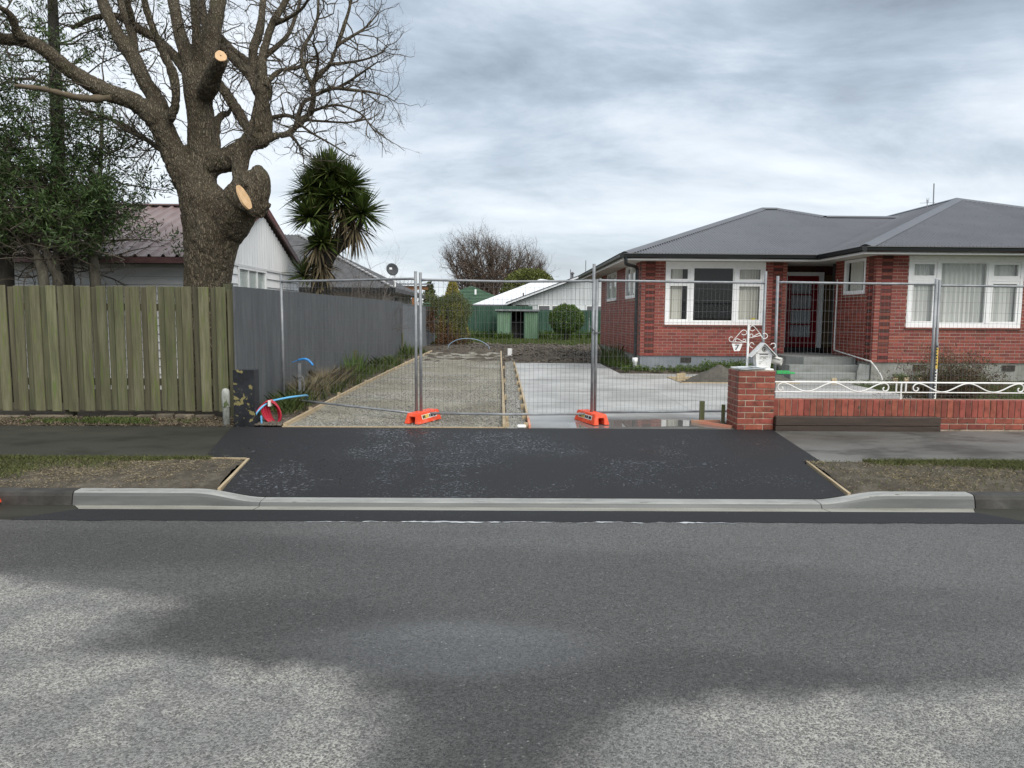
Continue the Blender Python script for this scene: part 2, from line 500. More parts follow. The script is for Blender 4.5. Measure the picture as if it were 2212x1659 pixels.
class NT:
    """small node-building helper for the ground materials"""
    def __init__(s, name):
        s.m = bpy.data.materials.new(name); s.m.use_nodes = True
        s.nt = s.m.node_tree; s.n = s.nt.nodes; s.l = s.nt.links
        s.bs = s.n['Principled BSDF']
        s.co = s.n.new('ShaderNodeTexCoord').outputs['Object']

    def val(s, x, sock):
        if hasattr(x, 'is_linked') or hasattr(x, 'links'): s.l.new(x, sock)
        else: sock.default_value = x

    def math(s, op, a, b=0.0, c=None, clamp=False):
        n = s.n.new('ShaderNodeMath'); n.operation = op; n.use_clamp = clamp
        s.val(a, n.inputs[0]); s.val(b, n.inputs[1])
        if c is not None: s.val(c, n.inputs[2])
        return n.outputs[0]

    def noise(s, scale, detail=5, rough=0.6, stretch=(1, 1, 1), loc=(0, 0, 0), dist=0.0, vec=None):
        mp = s.n.new('ShaderNodeMapping'); mp.inputs['Scale'].default_value = stretch; mp.inputs['Location'].default_value = loc
        s.l.new(vec or s.co, mp.inputs['Vector'])
        n = s.n.new('ShaderNodeTexNoise'); n.inputs['Scale'].default_value = scale; n.inputs['Detail'].default_value = detail
        n.inputs['Roughness'].default_value = rough; n.inputs['Distortion'].default_value = dist
        s.l.new(mp.outputs[0], n.inputs['Vector'])
        return n.outputs['Fac']

    def vor(s, scale, feature='F1', out='Distance', stretch=(1, 1, 1), rand=1.0):
        mp = s.n.new('ShaderNodeMapping'); mp.inputs['Scale'].default_value = stretch
        s.l.new(s.co, mp.inputs['Vector'])
        n = s.n.new('ShaderNodeTexVoronoi'); n.feature = feature; n.inputs['Scale'].default_value = scale
        n.inputs['Randomness'].default_value = rand
        s.l.new(mp.outputs[0], n.inputs['Vector'])
        return n.outputs[out]

    def step(s, x, a, b, lo=0.0, hi=1.0):
        n = s.n.new('ShaderNodeMapRange'); n.interpolation_type = 'SMOOTHSTEP'
        n.inputs['From Min'].default_value = a; n.inputs['From Max'].default_value = b
        n.inputs['To Min'].default_value = lo; n.inputs['To Max'].default_value = hi
        s.val(x, n.inputs['Value'])
        return n.outputs[0]

    def mix(s, f, a, b):
        n = s.n.new('ShaderNodeMix'); n.data_type = 'RGBA'
        s.val(f, n.inputs['Factor'])
        for x, k in ((a, 6), (b, 7)):
            if isinstance(x, tuple): n.inputs[k].default_value = (*x, 1)
            else: s.l.new(x, n.inputs[k])
        return n.outputs[2]

    def ramp(s, f, els):
        r_ = ramp_node(s.nt, els); s.l.new(f, r_.inputs[0]); return r_.outputs['Color']

    def scale_c(s, c, f):
        n = s.n.new('ShaderNodeVectorMath'); n.operation = 'SCALE'
        s.l.new(c, n.inputs[0]); s.val(f, n.inputs['Scale'])
        return n.outputs[0]

    def ellipse(s, cx, cy, rx, ry, warp, amt=0.55):
        """soft irregular patch: 1 inside, 0 outside"""
        sp = s.n.new('ShaderNodeSeparateXYZ'); s.l.new(s.co, sp.inputs[0])
        a = s.math('MULTIPLY', s.math('SUBTRACT', sp.outputs[0], cx), 1 / rx)
        b = s.math('MULTIPLY', s.math('SUBTRACT', sp.outputs[1], cy), 1 / ry)
        d = s.math('SQRT', s.math('ADD', s.math('MULTIPLY', a, a), s.math('MULTIPLY', b, b)))
        d = s.math('ADD', d, s.math('MULTIPLY', s.math('SUBTRACT', warp, 0.5), amt * 2))
        return d

    def done(s, color, rough, height=None, strength=0.4, dist=0.01, spec=0.5):
        s.l.new(color, s.bs.inputs['Base Color'])
        s.val(rough, s.bs.inputs['Roughness'])
        s.val(spec, s.bs.inputs['Specular IOR Level'])
        if height is not None:
            b = s.n.new('ShaderNodeBump'); b.inputs['Distance'].default_value = dist
            s.val(strength, b.inputs['Strength']); s.l.new(height, b.inputs['Height'])
            s.l.new(b.outputs[0], s.bs.inputs['Normal'])
        return s.m


def road_mat():
    t = NT('road_chipseal')
    warp = t.noise(0.75, 6, 0.62, dist=0.4)
    e1 = t.ellipse(-4.4, 3.62, 2.65, 0.66, warp, 0.42)
    e2 = t.ellipse(-2.1, 2.55, 1.75, 0.72, warp, 0.42)
    e2b = t.ellipse(-4.2, 2.7, 2.2, 0.9, warp, 0.3)
    e3 = t.ellipse(2.5, 2.15, 2.3, 0.86, warp, 0.45)
    e4 = t.ellipse(5.2, 2.5, 2.3, 0.7, warp, 0.45)
    d = t.math('MINIMUM', t.math('MINIMUM', e1, e2), t.math('MINIMUM', t.math('MINIMUM', e3, e4), e2b))
    dry = t.step(d, 0.88, 1.14, 1.0, 0.0)
    # scattered damp blotches inside the dry areas
    bl = t.step(t.noise(3.6, 5, 0.65, loc=(3, 8, 0)), 0.60, 0.68)
    dry = t.math('MULTIPLY', dry, t.math('SUBTRACT', 1.0, t.math('MULTIPLY', bl, 0.55)))
    sheen = t.step(t.ellipse(-0.3, 3.32, 0.75, 0.30, warp, 0.5), 0.6, 1.3, 1.0, 0.0)
    band = t.step(t.math('ADD', t.math('MULTIPLY', t.noise(0.5, 3, 0.5, stretch=(0.6, 1.6, 1), loc=(5, 1, 0)), 1.0), 0.0), 0.40, 0.66)
    cell = t.vor(120, 'F1', 'Color')
    sepc = t.n.new('ShaderNodeSeparateColor'); t.l.new(cell, sepc.inputs[0])
    dist = t.vor(120, 'F1', 'Distance')
    stone = t.step(dist, 0.18, 0.62, 1.0, 0.0)
    val = t.math('ADD', t.math('MULTIPLY', sepc.outputs[0], 0.95), 0.5)
    fine = t.noise(230, 3, 0.8)
    val = t.math('MULTIPLY', val, t.math('ADD', t.math('MULTIPLY', fine, 1.2), 0.4))
    damp_c = t.mix(band, (0.072, 0.071, 0.067), (0.108, 0.107, 0.102))
    w2 = t.noise(1.1, 5, 0.6, loc=(7, 3, 0))
    dk = t.ellipse(-3.6, 4.75, 2.6, 0.5, w2, 0.35)
    for e in ((-1.35, 3.62, 0.95, 0.30), (-0.35, 3.05, 0.95, 0.36), (0.15, 2.45, 0.62, 0.5), (0.9, 3.0, 0.9, 0.25)):
        dk = t.math('MINIMUM', dk, t.ellipse(*e, w2, 0.35))
    damp_c = t.mix(t.step(dk, 0.6, 1.3, 0.9, 0.0), damp_c, (0.054, 0.053, 0.050))
    dry_c = t.mix(t.noise(1.3, 5, 0.6), (0.15, 0.15, 0.143), (0.215, 0.213, 0.20))
    # pale dust lying between the stones where the seal has dried
    pale = t.math('MULTIPLY', t.step(dist, 0.36, 0.60), t.step(t.noise(2.2, 4, 0.6, loc=(1, 4, 0)), 0.42, 0.6))
    dry_c = t.mix(t.math('MULTIPLY', pale, 0.55), dry_c, (0.36, 0.35, 0.305))
    c = t.mix(dry, damp_c, dry_c)
    c = t.scale_c(c, val)
    glint = t.step(sepc.outputs[1], 0.99, 1.0)
    c = t.mix(t.math('MULTIPLY', glint, 0.35), c, (0.42, 0.42, 0.39))
    rough = t.math('ADD', t.math('MULTIPLY', dry, 0.22), 0.56)
    rough = t.math('SUBTRACT', rough, t.math('MULTIPLY', sheen, 0.30))
    h = t.math('ADD', stone, t.math('MULTIPLY', fine, 0.35))
    return t.done(c, rough, h, t.math('SUBTRACT', 0.75, t.math('MULTIPLY', sheen, 0.45)), 0.006, t.math('ADD', 0.5, t.math('MULTIPLY', sheen, 0.4)))


def asphalt_new(name, drops=True, seed=0):
    t = NT(name)
    fine = t.noise(110, 4, 0.8)
    big = t.noise(0.9, 6, 0.68, loc=(seed, 2, 0))
    c = t.mix(big, (0.0125, 0.0125, 0.0135), (0.0225, 0.0225, 0.0240))
    c = t.scale_c(c, t.math('ADD', t.math('MULTIPLY', fine, 2.0), 0.0))
    h = fine
    rough = t.math('ADD', t.math('MULTIPLY', big, 0.14), 0.60)
    st = 0.35
    spec = 0.28
    if drops:
        area = t.step(t.math('SUBTRACT', t.noise(0.55, 5, 0.65, loc=(2.0 + seed, 5, 0)), t.math('MULTIPLY', t.step(t.ellipse(-0.2, 7.4, 3.4, 2.2, 0.5, 0.0), 0.5, 1.2), 0.2)), 0.34, 0.58)
        spot = t.noise(36, 4, 0.7, loc=(1, 1, 0))
        thr = t.math('SUBTRACT', 0.67, t.math('MULTIPLY', area, 0.108))
        wet = t.math('MULTIPLY', t.math('SUBTRACT', spot, thr), 26.0, clamp=True)
        sp2 = t.noise(48, 2, 0.6, loc=(7, 3, 0))
        wet2 = t.math('MULTIPLY', t.math('MULTIPLY', t.math('SUBTRACT', sp2, 0.655), 30.0, clamp=True), area)
        wet = t.math('MAXIMUM', wet, wet2)
        # dried milky film left by run-off
        film = t.math('MULTIPLY', t.step(t.noise(6.5, 6, 0.7, loc=(3, 9, 0), dist=1.5), 0.615, 0.67), t.step(area, 0.3, 0.9))
        c = t.mix(t.math('MULTIPLY', film, 0.35), c, (0.22, 0.225, 0.23))
        rough = t.math('ADD', t.math('MULTIPLY', rough, t.math('SUBTRACT', 1.0, wet)), t.math('MULTIPLY', wet, 0.03))
        st = t.math('MULTIPLY', t.math('SUBTRACT', 1.0, wet), 0.35)
        h = t.math('ADD', fine, t.math('MULTIPLY', wet, 0.5))
        spec = t.math('ADD', t.math('MULTIPLY', wet, 0.75), 0.28)
    return t.done(c, rough, h, st, 0.004, spec)


def slab_mat():
    t = NT('fresh_concrete')
    big = t.noise(0.8, 5, 0.6)
    broom = t.noise(5, 5, 0.65, stretch=(0.35, 3.0, 1))
    c = t.mix(t.step(big, 0.35, 0.65), (0.29, 0.29, 0.275), (0.445, 0.445, 0.43))
    c = t.scale_c(c, t.math('ADD', t.math('MULTIPLY', broom, 0.95), 0.47))
    sp = t.n.new('ShaderNodeSeparateXYZ'); t.l.new(t.co, sp.inputs[0])
    warp = t.noise(1.1, 4, 0.55)
    wet = t.step(t.math('ADD', sp.outputs[1], t.math('MULTIPLY', warp, 2.6)), 10.7, 11.9, 1.0, 0.0)
    pud = t.step(t.ellipse(2.1, 9.22, 1.35, 0.55, t.noise(1.7, 4, 0.5, loc=(4, 2, 0)), 0.35), 0.8, 1.05, 1.0, 0.0)
    c = t.scale_c(c, t.math('SUBTRACT', 1.0, t.math('MULTIPLY', wet, 0.38)))
    c = t.mix(t.math('MULTIPLY', pud, 0.6), c, (0.11, 0.105, 0.095))
    rough = t.math('SUBTRACT', 0.62, t.math('MULTIPLY', wet, 0.30))
    rough = t.math('ADD', t.math('MULTIPLY', rough, t.math('SUBTRACT', 1.0, pud)), t.math('MULTIPLY', pud, 0.015))
    st = t.math('MULTIPLY', t.math('SUBTRACT', 1.0, pud), 0.2)
    return t.done(c, rough, broom, st, 0.004, 0.5)


def path_mat(name, a, b, rough=0.6, spec=0.5, stn=0.45):
    t = NT(name)
    big = t.noise(0.55, 6, 0.62, stretch=(0.6, 1.4, 1))
    fine = t.noise(120, 4, 0.7)
    c = t.ramp(big, [(0.3, a), (0.68, b)])
    c = t.scale_c(c, t.math('ADD', t.math('MULTIPLY', fine, 0.8), 0.6))
    st = t.step(t.noise(1.5, 6, 0.7, stretch=(0.7, 1.2, 1), loc=(6, 2, 0)), 0.47, 0.64)
    c = t.mix(t.math('MULTIPLY', st, stn), c, tuple(x * 0.45 for x in a))
    return t.done(c, t.math('ADD', t.math('MULTIPLY', big, 0.3), rough - 0.15), fine, 0.3, 0.004, spec)


def soil_mat(name, a, b, cc, sc=5.0):
    t = NT(name)
    n1 = t.noise(sc, 8, 0.68)
    n2 = t.noise(sc * 9, 5, 0.7)
    c = t.ramp(n1, [(0.3, a), (0.52, b), (0.75, cc)])
    c = t.scale_c(c, t.math('ADD', t.math('MULTIPLY', n2, 1.1), 0.42))
    return t.done(c, 0.92, t.math('ADD', n2, n1), 0.8, 0.02, 0.25)


def gravel_mat():
    t = NT('drive_gravel')
    cell = t.vor(75, 'F1', 'Color'); sepc = t.n.new('ShaderNodeSeparateColor'); t.l.new(cell, sepc.inputs[0])
    d = t.vor(75, 'F1', 'Distance')
    big = t.noise(0.8, 6, 0.6)
    c = t.ramp(big, [(0.3, (0.21, 0.185, 0.135)), (0.5, (0.29, 0.272, 0.215)), (0.72, (0.36, 0.345, 0.30))])
    sp = t.n.new('ShaderNodeSeparateXYZ'); t.l.new(t.co, sp.inputs[0])
    c = t.scale_c(c, t.math('ADD', t.math('MULTIPLY', sepc.outputs[0], 0.9), 0.5))
    stone = t.step(d, 0.1, 0.6, 1.0, 0.0)
    return t.done(c, 0.85, t.math('ADD', stone, t.noise(20, 5, 0.7)), 0.8, 0.01, 0.3)


M['road'] = road_mat()
M['asphalt_drive'] = asphalt_new('asphalt_drive', True)
M['asphalt_strip'] = asphalt_new('asphalt_strip', True, 3)
M['slab'] = slab_mat()
M['path_left'] = path_mat('footpath_asphalt', (0.026, 0.026, 0.020), (0.052, 0.051, 0.040), 0.8, 0.2)
M['path_right'] = path_mat('footpath_concrete', (0.062, 0.057, 0.046), (0.17, 0.168, 0.155), 0.55, 0.4, 0.75)
M['kerb_new'] = pmat('kerb_new_concrete', [(0.25, (0.17, 0.172, 0.16)), (0.5, (0.27, 0.273, 0.255)), (0.75, (0.38, 0.382, 0.36))], scale=3.2, stretch=(0.8, 3, 3), rough=0.6, rvar=0.2, bump=0.3, bscale=60, bdist=0.004, nrough=0.72, spots=((0.12, 0.115, 0.10), 9, 0.66))
M['kerb_damp_shade'] = pmat('kerb_damp_shade_concrete', [(0.25, (0.072, 0.075, 0.071)), (0.5, (0.11, 0.114, 0.108)), (0.75, (0.165, 0.168, 0.16))], scale=1.6, stretch=(0.7, 3, 5), rough=0.5, rvar=0.15, bump=0.1, bscale=40, bdist=0.003)  # darker tone holds the painted shade of the upright face as well as damp
M['gutter_wet'] = pmat('gutter_concrete', [(0.25, (0.20, 0.192, 0.155)), (0.5, (0.31, 0.30, 0.255)), (0.8, (0.42, 0.41, 0.365))], scale=1.6, stretch=(0.8, 4, 1), rough=0.28, rvar=0.2, bump=0.05)
M['kerb_old'] = pmat('kerb_old_stone', [(0.3, (0.022, 0.021, 0.018)), (0.6, (0.055, 0.053, 0.047)), (0.85, (0.12, 0.115, 0.10))], scale=5, rough=0.7, bump=0.5, bscale=40, bdist=0.008)
M['soil'] = soil_mat('soil', (0.045, 0.036, 0.026), (0.085, 0.070, 0.052), (0.15, 0.13, 0.10), 2.2)
M['berm_soil'] = soil_mat('berm_soil', (0.045, 0.037, 0.028), (0.088, 0.075, 0.056), (0.16, 0.14, 0.11), 6)
M['sand'] = soil_mat('damp_sand', (0.075, 0.068, 0.056), (0.105, 0.096, 0.08), (0.14, 0.13, 0.11), 4)
M['gravel'] = gravel_mat()
M['turf'] = soil_mat('turf', (0.030, 0.042, 0.014), (0.05, 0.068, 0.02), (0.085, 0.10, 0.035), 6)
M['grass'] = pmat('grass_blade', [(0.3, (0.055, 0.085, 0.018)), (0.6, (0.10, 0.13, 0.035)), (0.85, (0.17, 0.17, 0.07))], scale=1.5, rough=0.7, bump=0, rnd=0.35, hue=0.03, trans=0.25)
M['grass_berm'] = pmat('berm_blade', [(0.3, (0.075, 0.090, 0.026)), (0.6, (0.13, 0.14, 0.05)), (0.85, (0.22, 0.20, 0.10))], scale=1.5, rough=0.8, bump=0, rnd=0.4, hue=0.03, trans=0.25)
M['straw'] = pmat('dry_grass', [(0.3, (0.16, 0.13, 0.075)), (0.7, (0.30, 0.25, 0.16))], scale=3, rough=0.85, bump=0, rnd=0.4, trans=0.15)
M['weed'] = pmat('weed_leaf', [(0.3, (0.060, 0.105, 0.018)), (0.7, (0.13, 0.19, 0.04))], scale=2, rough=0.6, bump=0, rnd=0.35, hue=0.02, trans=0.3)
M['litter'] = pmat('leaf_litter', [(0.3, (0.055, 0.043, 0.026)), (0.7, (0.19, 0.15, 0.10))], scale=3, rough=0.9, bump=0, rnd=0.5)


# ------------------------------------------------------------------ ground
def sstep(a, b, x):
    t = min(1, max(0, (x - a) / (b - a))); return t * t * (3 - 2 * t)


H_KERB, H_LIP = 0.10, 0.026


def hk(x):
    """kerb height along the street"""
    lo = sstep(-2.62, -2.05, x) * (1 - sstep(2.70, 3.28, x))
    return H_KERB + (H_LIP - H_KERB) * lo


def gz(x, y):
    if y < 6.02: return hk(x) if y > 5.9 else 0.0
    if y < 7.15:
        t = (y - 6.02) / 1.13
        return hk(x) * (1 - t) + 0.135 * t
    if y < 9.0: return 0.135 + 0.025 * (y - 7.15) / 1.85
    if y < 12: return 0.16 + 0.04 * (y - 9.0) / 3
    return 0.20


def strip(name, rows, nx, mat, zoff=0.0, bump=None, kind='structure', sub=1, parent=None):
    """sheet from rows (Y, x left, x right) draped on the ground"""
    rr = []
    for (a, b) in zip(rows[:-1], rows[1:]):
        for i in range(sub):
            t = i / sub
            rr.append(tuple(p + (q - p) * t for p, q in zip(a, b)))
    rr.append(rows[-1])
    V = []; F = []
    for Y, xl, xr in rr:
        for i in range(nx + 1):
            x = xl + (xr - xl) * i / nx
            z = gz(x, Y) + zoff
            if bump: z += bump(x, Y)
            V.append((x, Y, z))
    for j in range(len(rr) - 1):
        for i in range(nx):
            a = j * (nx + 1) + i
            F.append((a, a + 1, a + nx + 2, a + nx + 1))
    o = obj(name, mesh_np(name, V, F), mat, parent, True)
    if kind: o['kind'] = kind
    return o


def fbm(x, y, s, seed=0.0, o=4):
    return mnoise.fractal(Vector((x * s + seed, y * s - seed, seed * 1.7)), 0.8, 2.0, o)


# far ground under everything, out to the horizon
V = [(-900, -900, -0.16), (900, -900, -0.16), (900, 1200, -0.16), (-900, 1200, -0.16)]
o = obj('ground', mesh_np('ground', V, [(0, 1, 2, 3)]), M['turf']); o['kind'] = 'structure'
# carriageway
V = []; F = []
o = obj('road', mesh_np('road', [(-120, -9, 0), (120, -9, 0), (120, 5.415, 0), (-120, 5.415, 0)], [(0, 1, 2, 3)]), M['road']); o['kind'] = 'structure'
# older seal beside the new work, along the old kerb
o = obj('road_edge', mesh_np('road_edge', [(-120, 5.415, 0), (-3.72, 5.415, 0), (-3.46, 5.70, 0), (-3.62, 5.89, -0.012), (-120, 5.89, -0.012),
        (4.10, 5.415, 0), (120, 5.415, 0), (120, 5.89, -0.012), (4.02, 5.89, -0.012), (3.90, 5.70, 0)],
        [(0, 1, 2, 3, 4), (5, 6, 7, 8, 9)]), M['path_left']); o['kind'] = 'structure'
# strip of new seal along the channel, ragged front edge
V = []; F = []
xs = np.linspace(-3.80, 4.16, 160)
for i, x in enumerate(xs):
    e = 0.02 * fbm(x, 0, 3.0, 3) + 0.012 * fbm(x, 0, 14, 5)
    yb = 5.70
    xb = min(max(x, -3.46), 3.90)
    V += [(x, 5.40 + e, 0.003), (x, 5.415 + e, 0.008), (xb, yb, 0.008)]
    if i:
        b = 3 * i
        F += [(b - 3, b, b + 1, b - 2), (b - 2, b + 1, b + 2, b - 1)]
o = obj('asphalt_strip', mesh_np('asphalt_strip', V, F), M['asphalt_strip'], None, True); o['kind'] = 'structure'


M['slurry'] = pmat('cement_slurry', [(0.3, (0.30, 0.31, 0.32)), (0.6, (0.52, 0.53, 0.54))], scale=6, rough=0.12, rvar=0.08, bump=0.05)
V = []; F = []
xs = np.linspace(-1.75, 2.0, 150)
for i, x in enumerate(xs):
    w = max(0.0, 0.006 + 0.026 * fbm(x, 1, 2.6, 8) + 0.022 * fbm(x, 2, 11, 3)) * sstep(-1.75, -1.2, x) * (1 - sstep(1.4, 2.0, x))
    c_ = 5.388 + 0.02 * fbm(x, 0, 3.0, 3) + 0.012 * fbm(x, 0, 14, 5)
    V += [(x, c_ - w, 0.004), (x, c_ + w * 0.6, 0.0045)]
    if i: F.append((2 * i - 2, 2 * i, 2 * i + 1, 2 * i - 1))
o = obj('slurry_line', mesh_np('slurry_line', V, F), M['slurry'])
tag(o, 'pale wet cement slurry lying along the new asphalt strip', 'slurry', kind='stuff')


def kerb_piece(name, x0, x1, mat, parent=None, ch=True):
    V = []; F = []
    n = max(2, int((x1 - x0) / 0.06)) if x1 - x0 < 12 else 60
    xs = np.linspace(x0, x1, n)
    for i, x in enumerate(xs):
        h = hk(x)
        w = min(1, (h - H_LIP) / (H_KERB - H_LIP))
        r0 = 0.012 + 0.018 * w
        front = 5.885 - 0.03 * (1 - w)
        prof = [(front - 0.004, -0.05), (front - 0.002, -0.012), (front + 0.012, max(0.0, h - r0 - 0.004)), (front + 0.016, h - r0), (front + 0.024, h - r0 * 0.35), (front + 0.042, h), (6.02, h + 0.002), (6.02, -0.1)]
        if not w: prof[2] = (front + 0.01, 0.006)
        V += [(x, a, b) for a, b in prof]
        if i:
            k = len(prof); b = k * i
            for j in range(k - 1):
                F.append((b - k + j, b + j, b + j + 1, b - k + j + 1))
    k = 8
    me = bpy.data.meshes.new(name)
    F += [tuple(range(k - 1, -1, -1)), tuple(len(V) - k + i for i in range(k))]
    me.from_pydata(V, [], F); fixn(me)
    o = obj(name, me, mat, parent)
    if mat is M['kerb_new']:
        me.materials.append(M['kerb_damp_shade'])     # vertical face: shade painted into the colour, plus damp from the run-off
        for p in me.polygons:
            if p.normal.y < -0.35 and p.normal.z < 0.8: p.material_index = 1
    return o


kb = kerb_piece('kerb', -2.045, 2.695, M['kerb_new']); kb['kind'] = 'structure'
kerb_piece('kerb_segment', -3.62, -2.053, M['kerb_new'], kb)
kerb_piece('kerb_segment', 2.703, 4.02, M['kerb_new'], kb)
for a, b in ((-6.2, -3.63), (-10, -6.21), (-16, -10.01), (-70, -16.01), (4.03, 6.6), (6.61, 10.2), (10.21, 16), (16.01, 70)):
    o = kerb_piece('old_kerb', a, b, M['kerb_old'])
    o['kind'] = 'structure'
# concrete channel in front of the new kerb, one bay per kerb segment
V = []; F = []
for k, (a, b) in enumerate(((-3.46, -2.05), (-2.043, 2.697), (2.704, 3.90))):
    a2, b2 = (-3.62 if k == 0 else a), (4.02 if k == 2 else b)
    n0 = len(V)
    V += [(a, 5.702, 0.006), (b, 5.702, 0.006), (b2, 5.905, -0.013), (a2, 5.905, -0.013)]
    F.append((n0, n0 + 1, n0 + 2, n0 + 3))
o = obj('gutter', mesh_np('gutter', V, F), M['gutter_wet']); o['kind'] = 'structure'

# driveway crossing of new asphalt
strip('driveway', [(6.022, -2.42, 2.98), (7.07, -2.56, 3.05)], 40, M['asphalt_drive'], 0.004, sub=6)
strip('driveway', [(7.07, -3.03, 3.24), (8.0, -3.24, 3.34), (9.0, -3.46, 3.45)], 40, M['asphalt_drive'], 0.004, sub=5)
# footpaths
strip('footpath', [(7.12, -70, -3.04), (8.0, -70, -3.245), (9.02, -70, -3.47)], 30, M['path_left'], 0.0, sub=3)
strip('footpath', [(7.12, 3.25, 70), (8.0, 3.345, 70), (8.98, 3.455, 70)], 30, M['path_right'], 0.0, sub=3)


def berm_b(x, y):
    m = sstep(6.02, 6.2, y) * (1 - sstep(6.95, 7.2, y))
    return m * (0.022 + 0.016 * fbm(x, y, 3.0, 2) + 0.008 * fbm(x, y, 14, 7)) - 0.004


def rows_lin(y0, y1, f0, f1, n):
    return [(y0 + (y1 - y0) * i / n, f0(y0 + (y1 - y0) * i / n), f1(y0 + (y1 - y0) * i / n)) for i in range(n + 1)]


LE = lambda y: -2.44 - 0.14 * (y - 6.02) / 1.05
RE = lambda y: 3.0 + 0.07 * (y - 6.02) / 1.05
strip('berm', rows_lin(6.022, 7.13, lambda y: -9.5, lambda y: LE(y) - 0.03 if y < 7.08 else -3.05, 24), 150, M['berm_soil'], 0, berm_b)
strip('berm', rows_lin(6.022, 7.13, lambda y: RE(y) + 0.03 if y < 7.08 else 3.26, lambda y: 9.5, 24), 150, M['berm_soil'], 0, berm_b)
strip('berm', [(6.022, -70, -9.5), (7.13, -70, -9.5)], 20, M['turf'], 0.01)
strip('berm', [(6.022, 9.5, 70), (7.13, 9.5, 70)], 20, M['turf'], 0.01)

# timber edging along the crossing
def edging(name, pts, label):
    t = thing(name, pts[0], label, 'timber edging')
    for a, b in zip(pts[:-1], pts[1:]):
        MB().beam((*a[:2], gz(*a[:2]) - 0.02), (*b[:2], gz(*b[:2]) - 0.02), 0.025, 0.075).build('board', M['pine_new'], t)
    return t


edging('timber_edging', [(-2.45, 6.03, 0.1), (-2.575, 7.09, 0.13)], 'thin timber board edging the new asphalt beside the mossy grass berm')
edging('timber_edging', [(-2.60, 7.10, 0.13), (-3.03, 7.11, 0.13)], 'short timber strip between dark footpath and worn berm soil')
edging('timber_edging', [(3.01, 6.03, 0.1), (3.09, 7.08, 0.13)], 'thin timber board edging the new asphalt beside the brown chip berm')
edging('timber_edging', [(-2.83, 9.012, 0.16), (0.0, 9.012, 0.16)], 'thin timber strip where the gravel drive meets the asphalt')


# yard soil: everything behind the boundary, lumpy in the dug-over part
def yard_b(x, y):
    z = -0.035 + 0.02 * fbm(x, y, 1.6, 4)
    d = sstep(20.5, 23, y) * (1 - sstep(34.5, 36.5, y)) * sstep(-3.6, -2.4, x) * (1 - sstep(8, 11, x))
    z += d * (0.02 + 0.04 * fbm(x, y, 0.9, 1) + 0.085 * fbm(x, y, 3.0, 9))
    w = sstep(9.2, 9.8, y) * (1 - sstep(25, 27, y)) * sstep(-3.7, -3.3, x) * (1 - sstep(-3.0, -2.82, x))
    z += w * (0.05 + 0.05 * fbm(x, y, 2.5, 3))
    h = sstep(17.2, 17.7, y) * (1 - sstep(22, 25, y)) * sstep(2.85, 3.2, x) * (1 - sstep(7.2, 7.6, x))
    z += h * 0.09
    g = (1 - sstep(-0.1, 0.02, x)) * 0
    q = sstep(0.0, 0.06, x) * (1 - sstep(0.28, 0.34, x)) * (1 - sstep(26, 27, y))
    return z + q * (0.02 * fbm(x, y, 6, 2) - 0.03)


ys = list(np.arange(9.0, 38, 0.14)) + list(np.arange(38, 60, 2.0)) + [60, 80, 120]
V = []; F = []; xs = np.concatenate([np.linspace(-70, -12, 8), np.arange(-11, -4, 0.5), np.arange(-4, 8.5, 0.115), np.arange(8.5, 16, 0.6), np.linspace(16, 70, 8)])
for Y in ys:
    for x in xs:
        V.append((x, Y, (gz(x, Y) if Y < 40 else 0.2) + yard_b(x, Y)))
nx = len(xs)
for j in range(len(ys) - 1):
    for i in range(nx - 1):
        a = j * nx + i
        F.append((a, a + 1, a + nx + 1, a + nx))
o = obj('yard_soil', mesh_np('yard_soil', V, F), M['soil'], None, True); o['kind'] = 'structure'

# gravel strip of the drive
strip('gravel_drive', rows_lin(9.03, 27.3, lambda y: -2.79, lambda y: -0.02 - 0.11 * (y - 9) / 18, 90), 30, M['gravel'], -0.004, lambda x, y: 0.012 * fbm(x, y, 1.3, 6))

# concrete slab, poured in bays with tooled joints
J = 0.004
bays = [('concrete_slab', 0.35, 9.03, 2.835, 13.2), ('slab_bay', 0.345, 13.2 + J, 2.835, 17.0), ('slab_bay', 0.32, 17.0 + J, 2.835, 21.0),
        ('slab_bay', 2.84, 9.42, 4.6, 11.9), ('slab_bay', 4.604, 9.42, 7.0, 11.9),
        ('slab_bay', 2.84, 11.904, 7.3, 14.85), ('slab_bay', 2.84, 14.854, 3.74, 17.3), ('slab_bay', 3.745, 16.25, 7.1, 17.3), ('slab_bay', 6.25, 14.854, 8.6, 15.85)]
root = None
for n_, x0, y0, x1, y1 in bays:
    z = 0.205 if y0 > 11 else None
    V = []; F = []
    rws = np.linspace(y0, y1, 8)
    for Y in rws:
        zz = gz(0, Y) + 0.008
        V += [(x0, Y, zz), (x1, Y, zz)]
    for i in range(7):
        F.append((2 * i, 2 * i + 1, 2 * i + 3, 2 * i + 2))
    n0 = len(V)
    ring = [(x0, y0), (x1, y0), (x1, y1), (x0, y1)]
    for (a, b) in ring: V.append((a, b, gz(0, b) + 0.008))
    for (a, b) in ring: V.append((a, b, gz(0, b) - 0.10))
    F2 = [(n0 + i, n0 + (i + 1) % 4, n0 + 4 + (i + 1) % 4, n0 + 4 + i) for i in range(4)]
    me = bpy.data.meshes.new(n_); me.from_pydata(V, [], F + F2); fixn(me)
    o = obj(n_, me, M['slab'], root)
    if root is None: root = o; o['kind'] = 'structure'
# wedge of slab in front of the pillar, at the footpath
MB().prism([(2.84, 9.03, 0.06), (2.97, 9.03, 0.06), (2.97, 9.415, 0.06), (2.84, 9.415, 0.06)], (0, 0, 0), (0, 0, 0.106)).build('slab_bay', M['slab'], root)

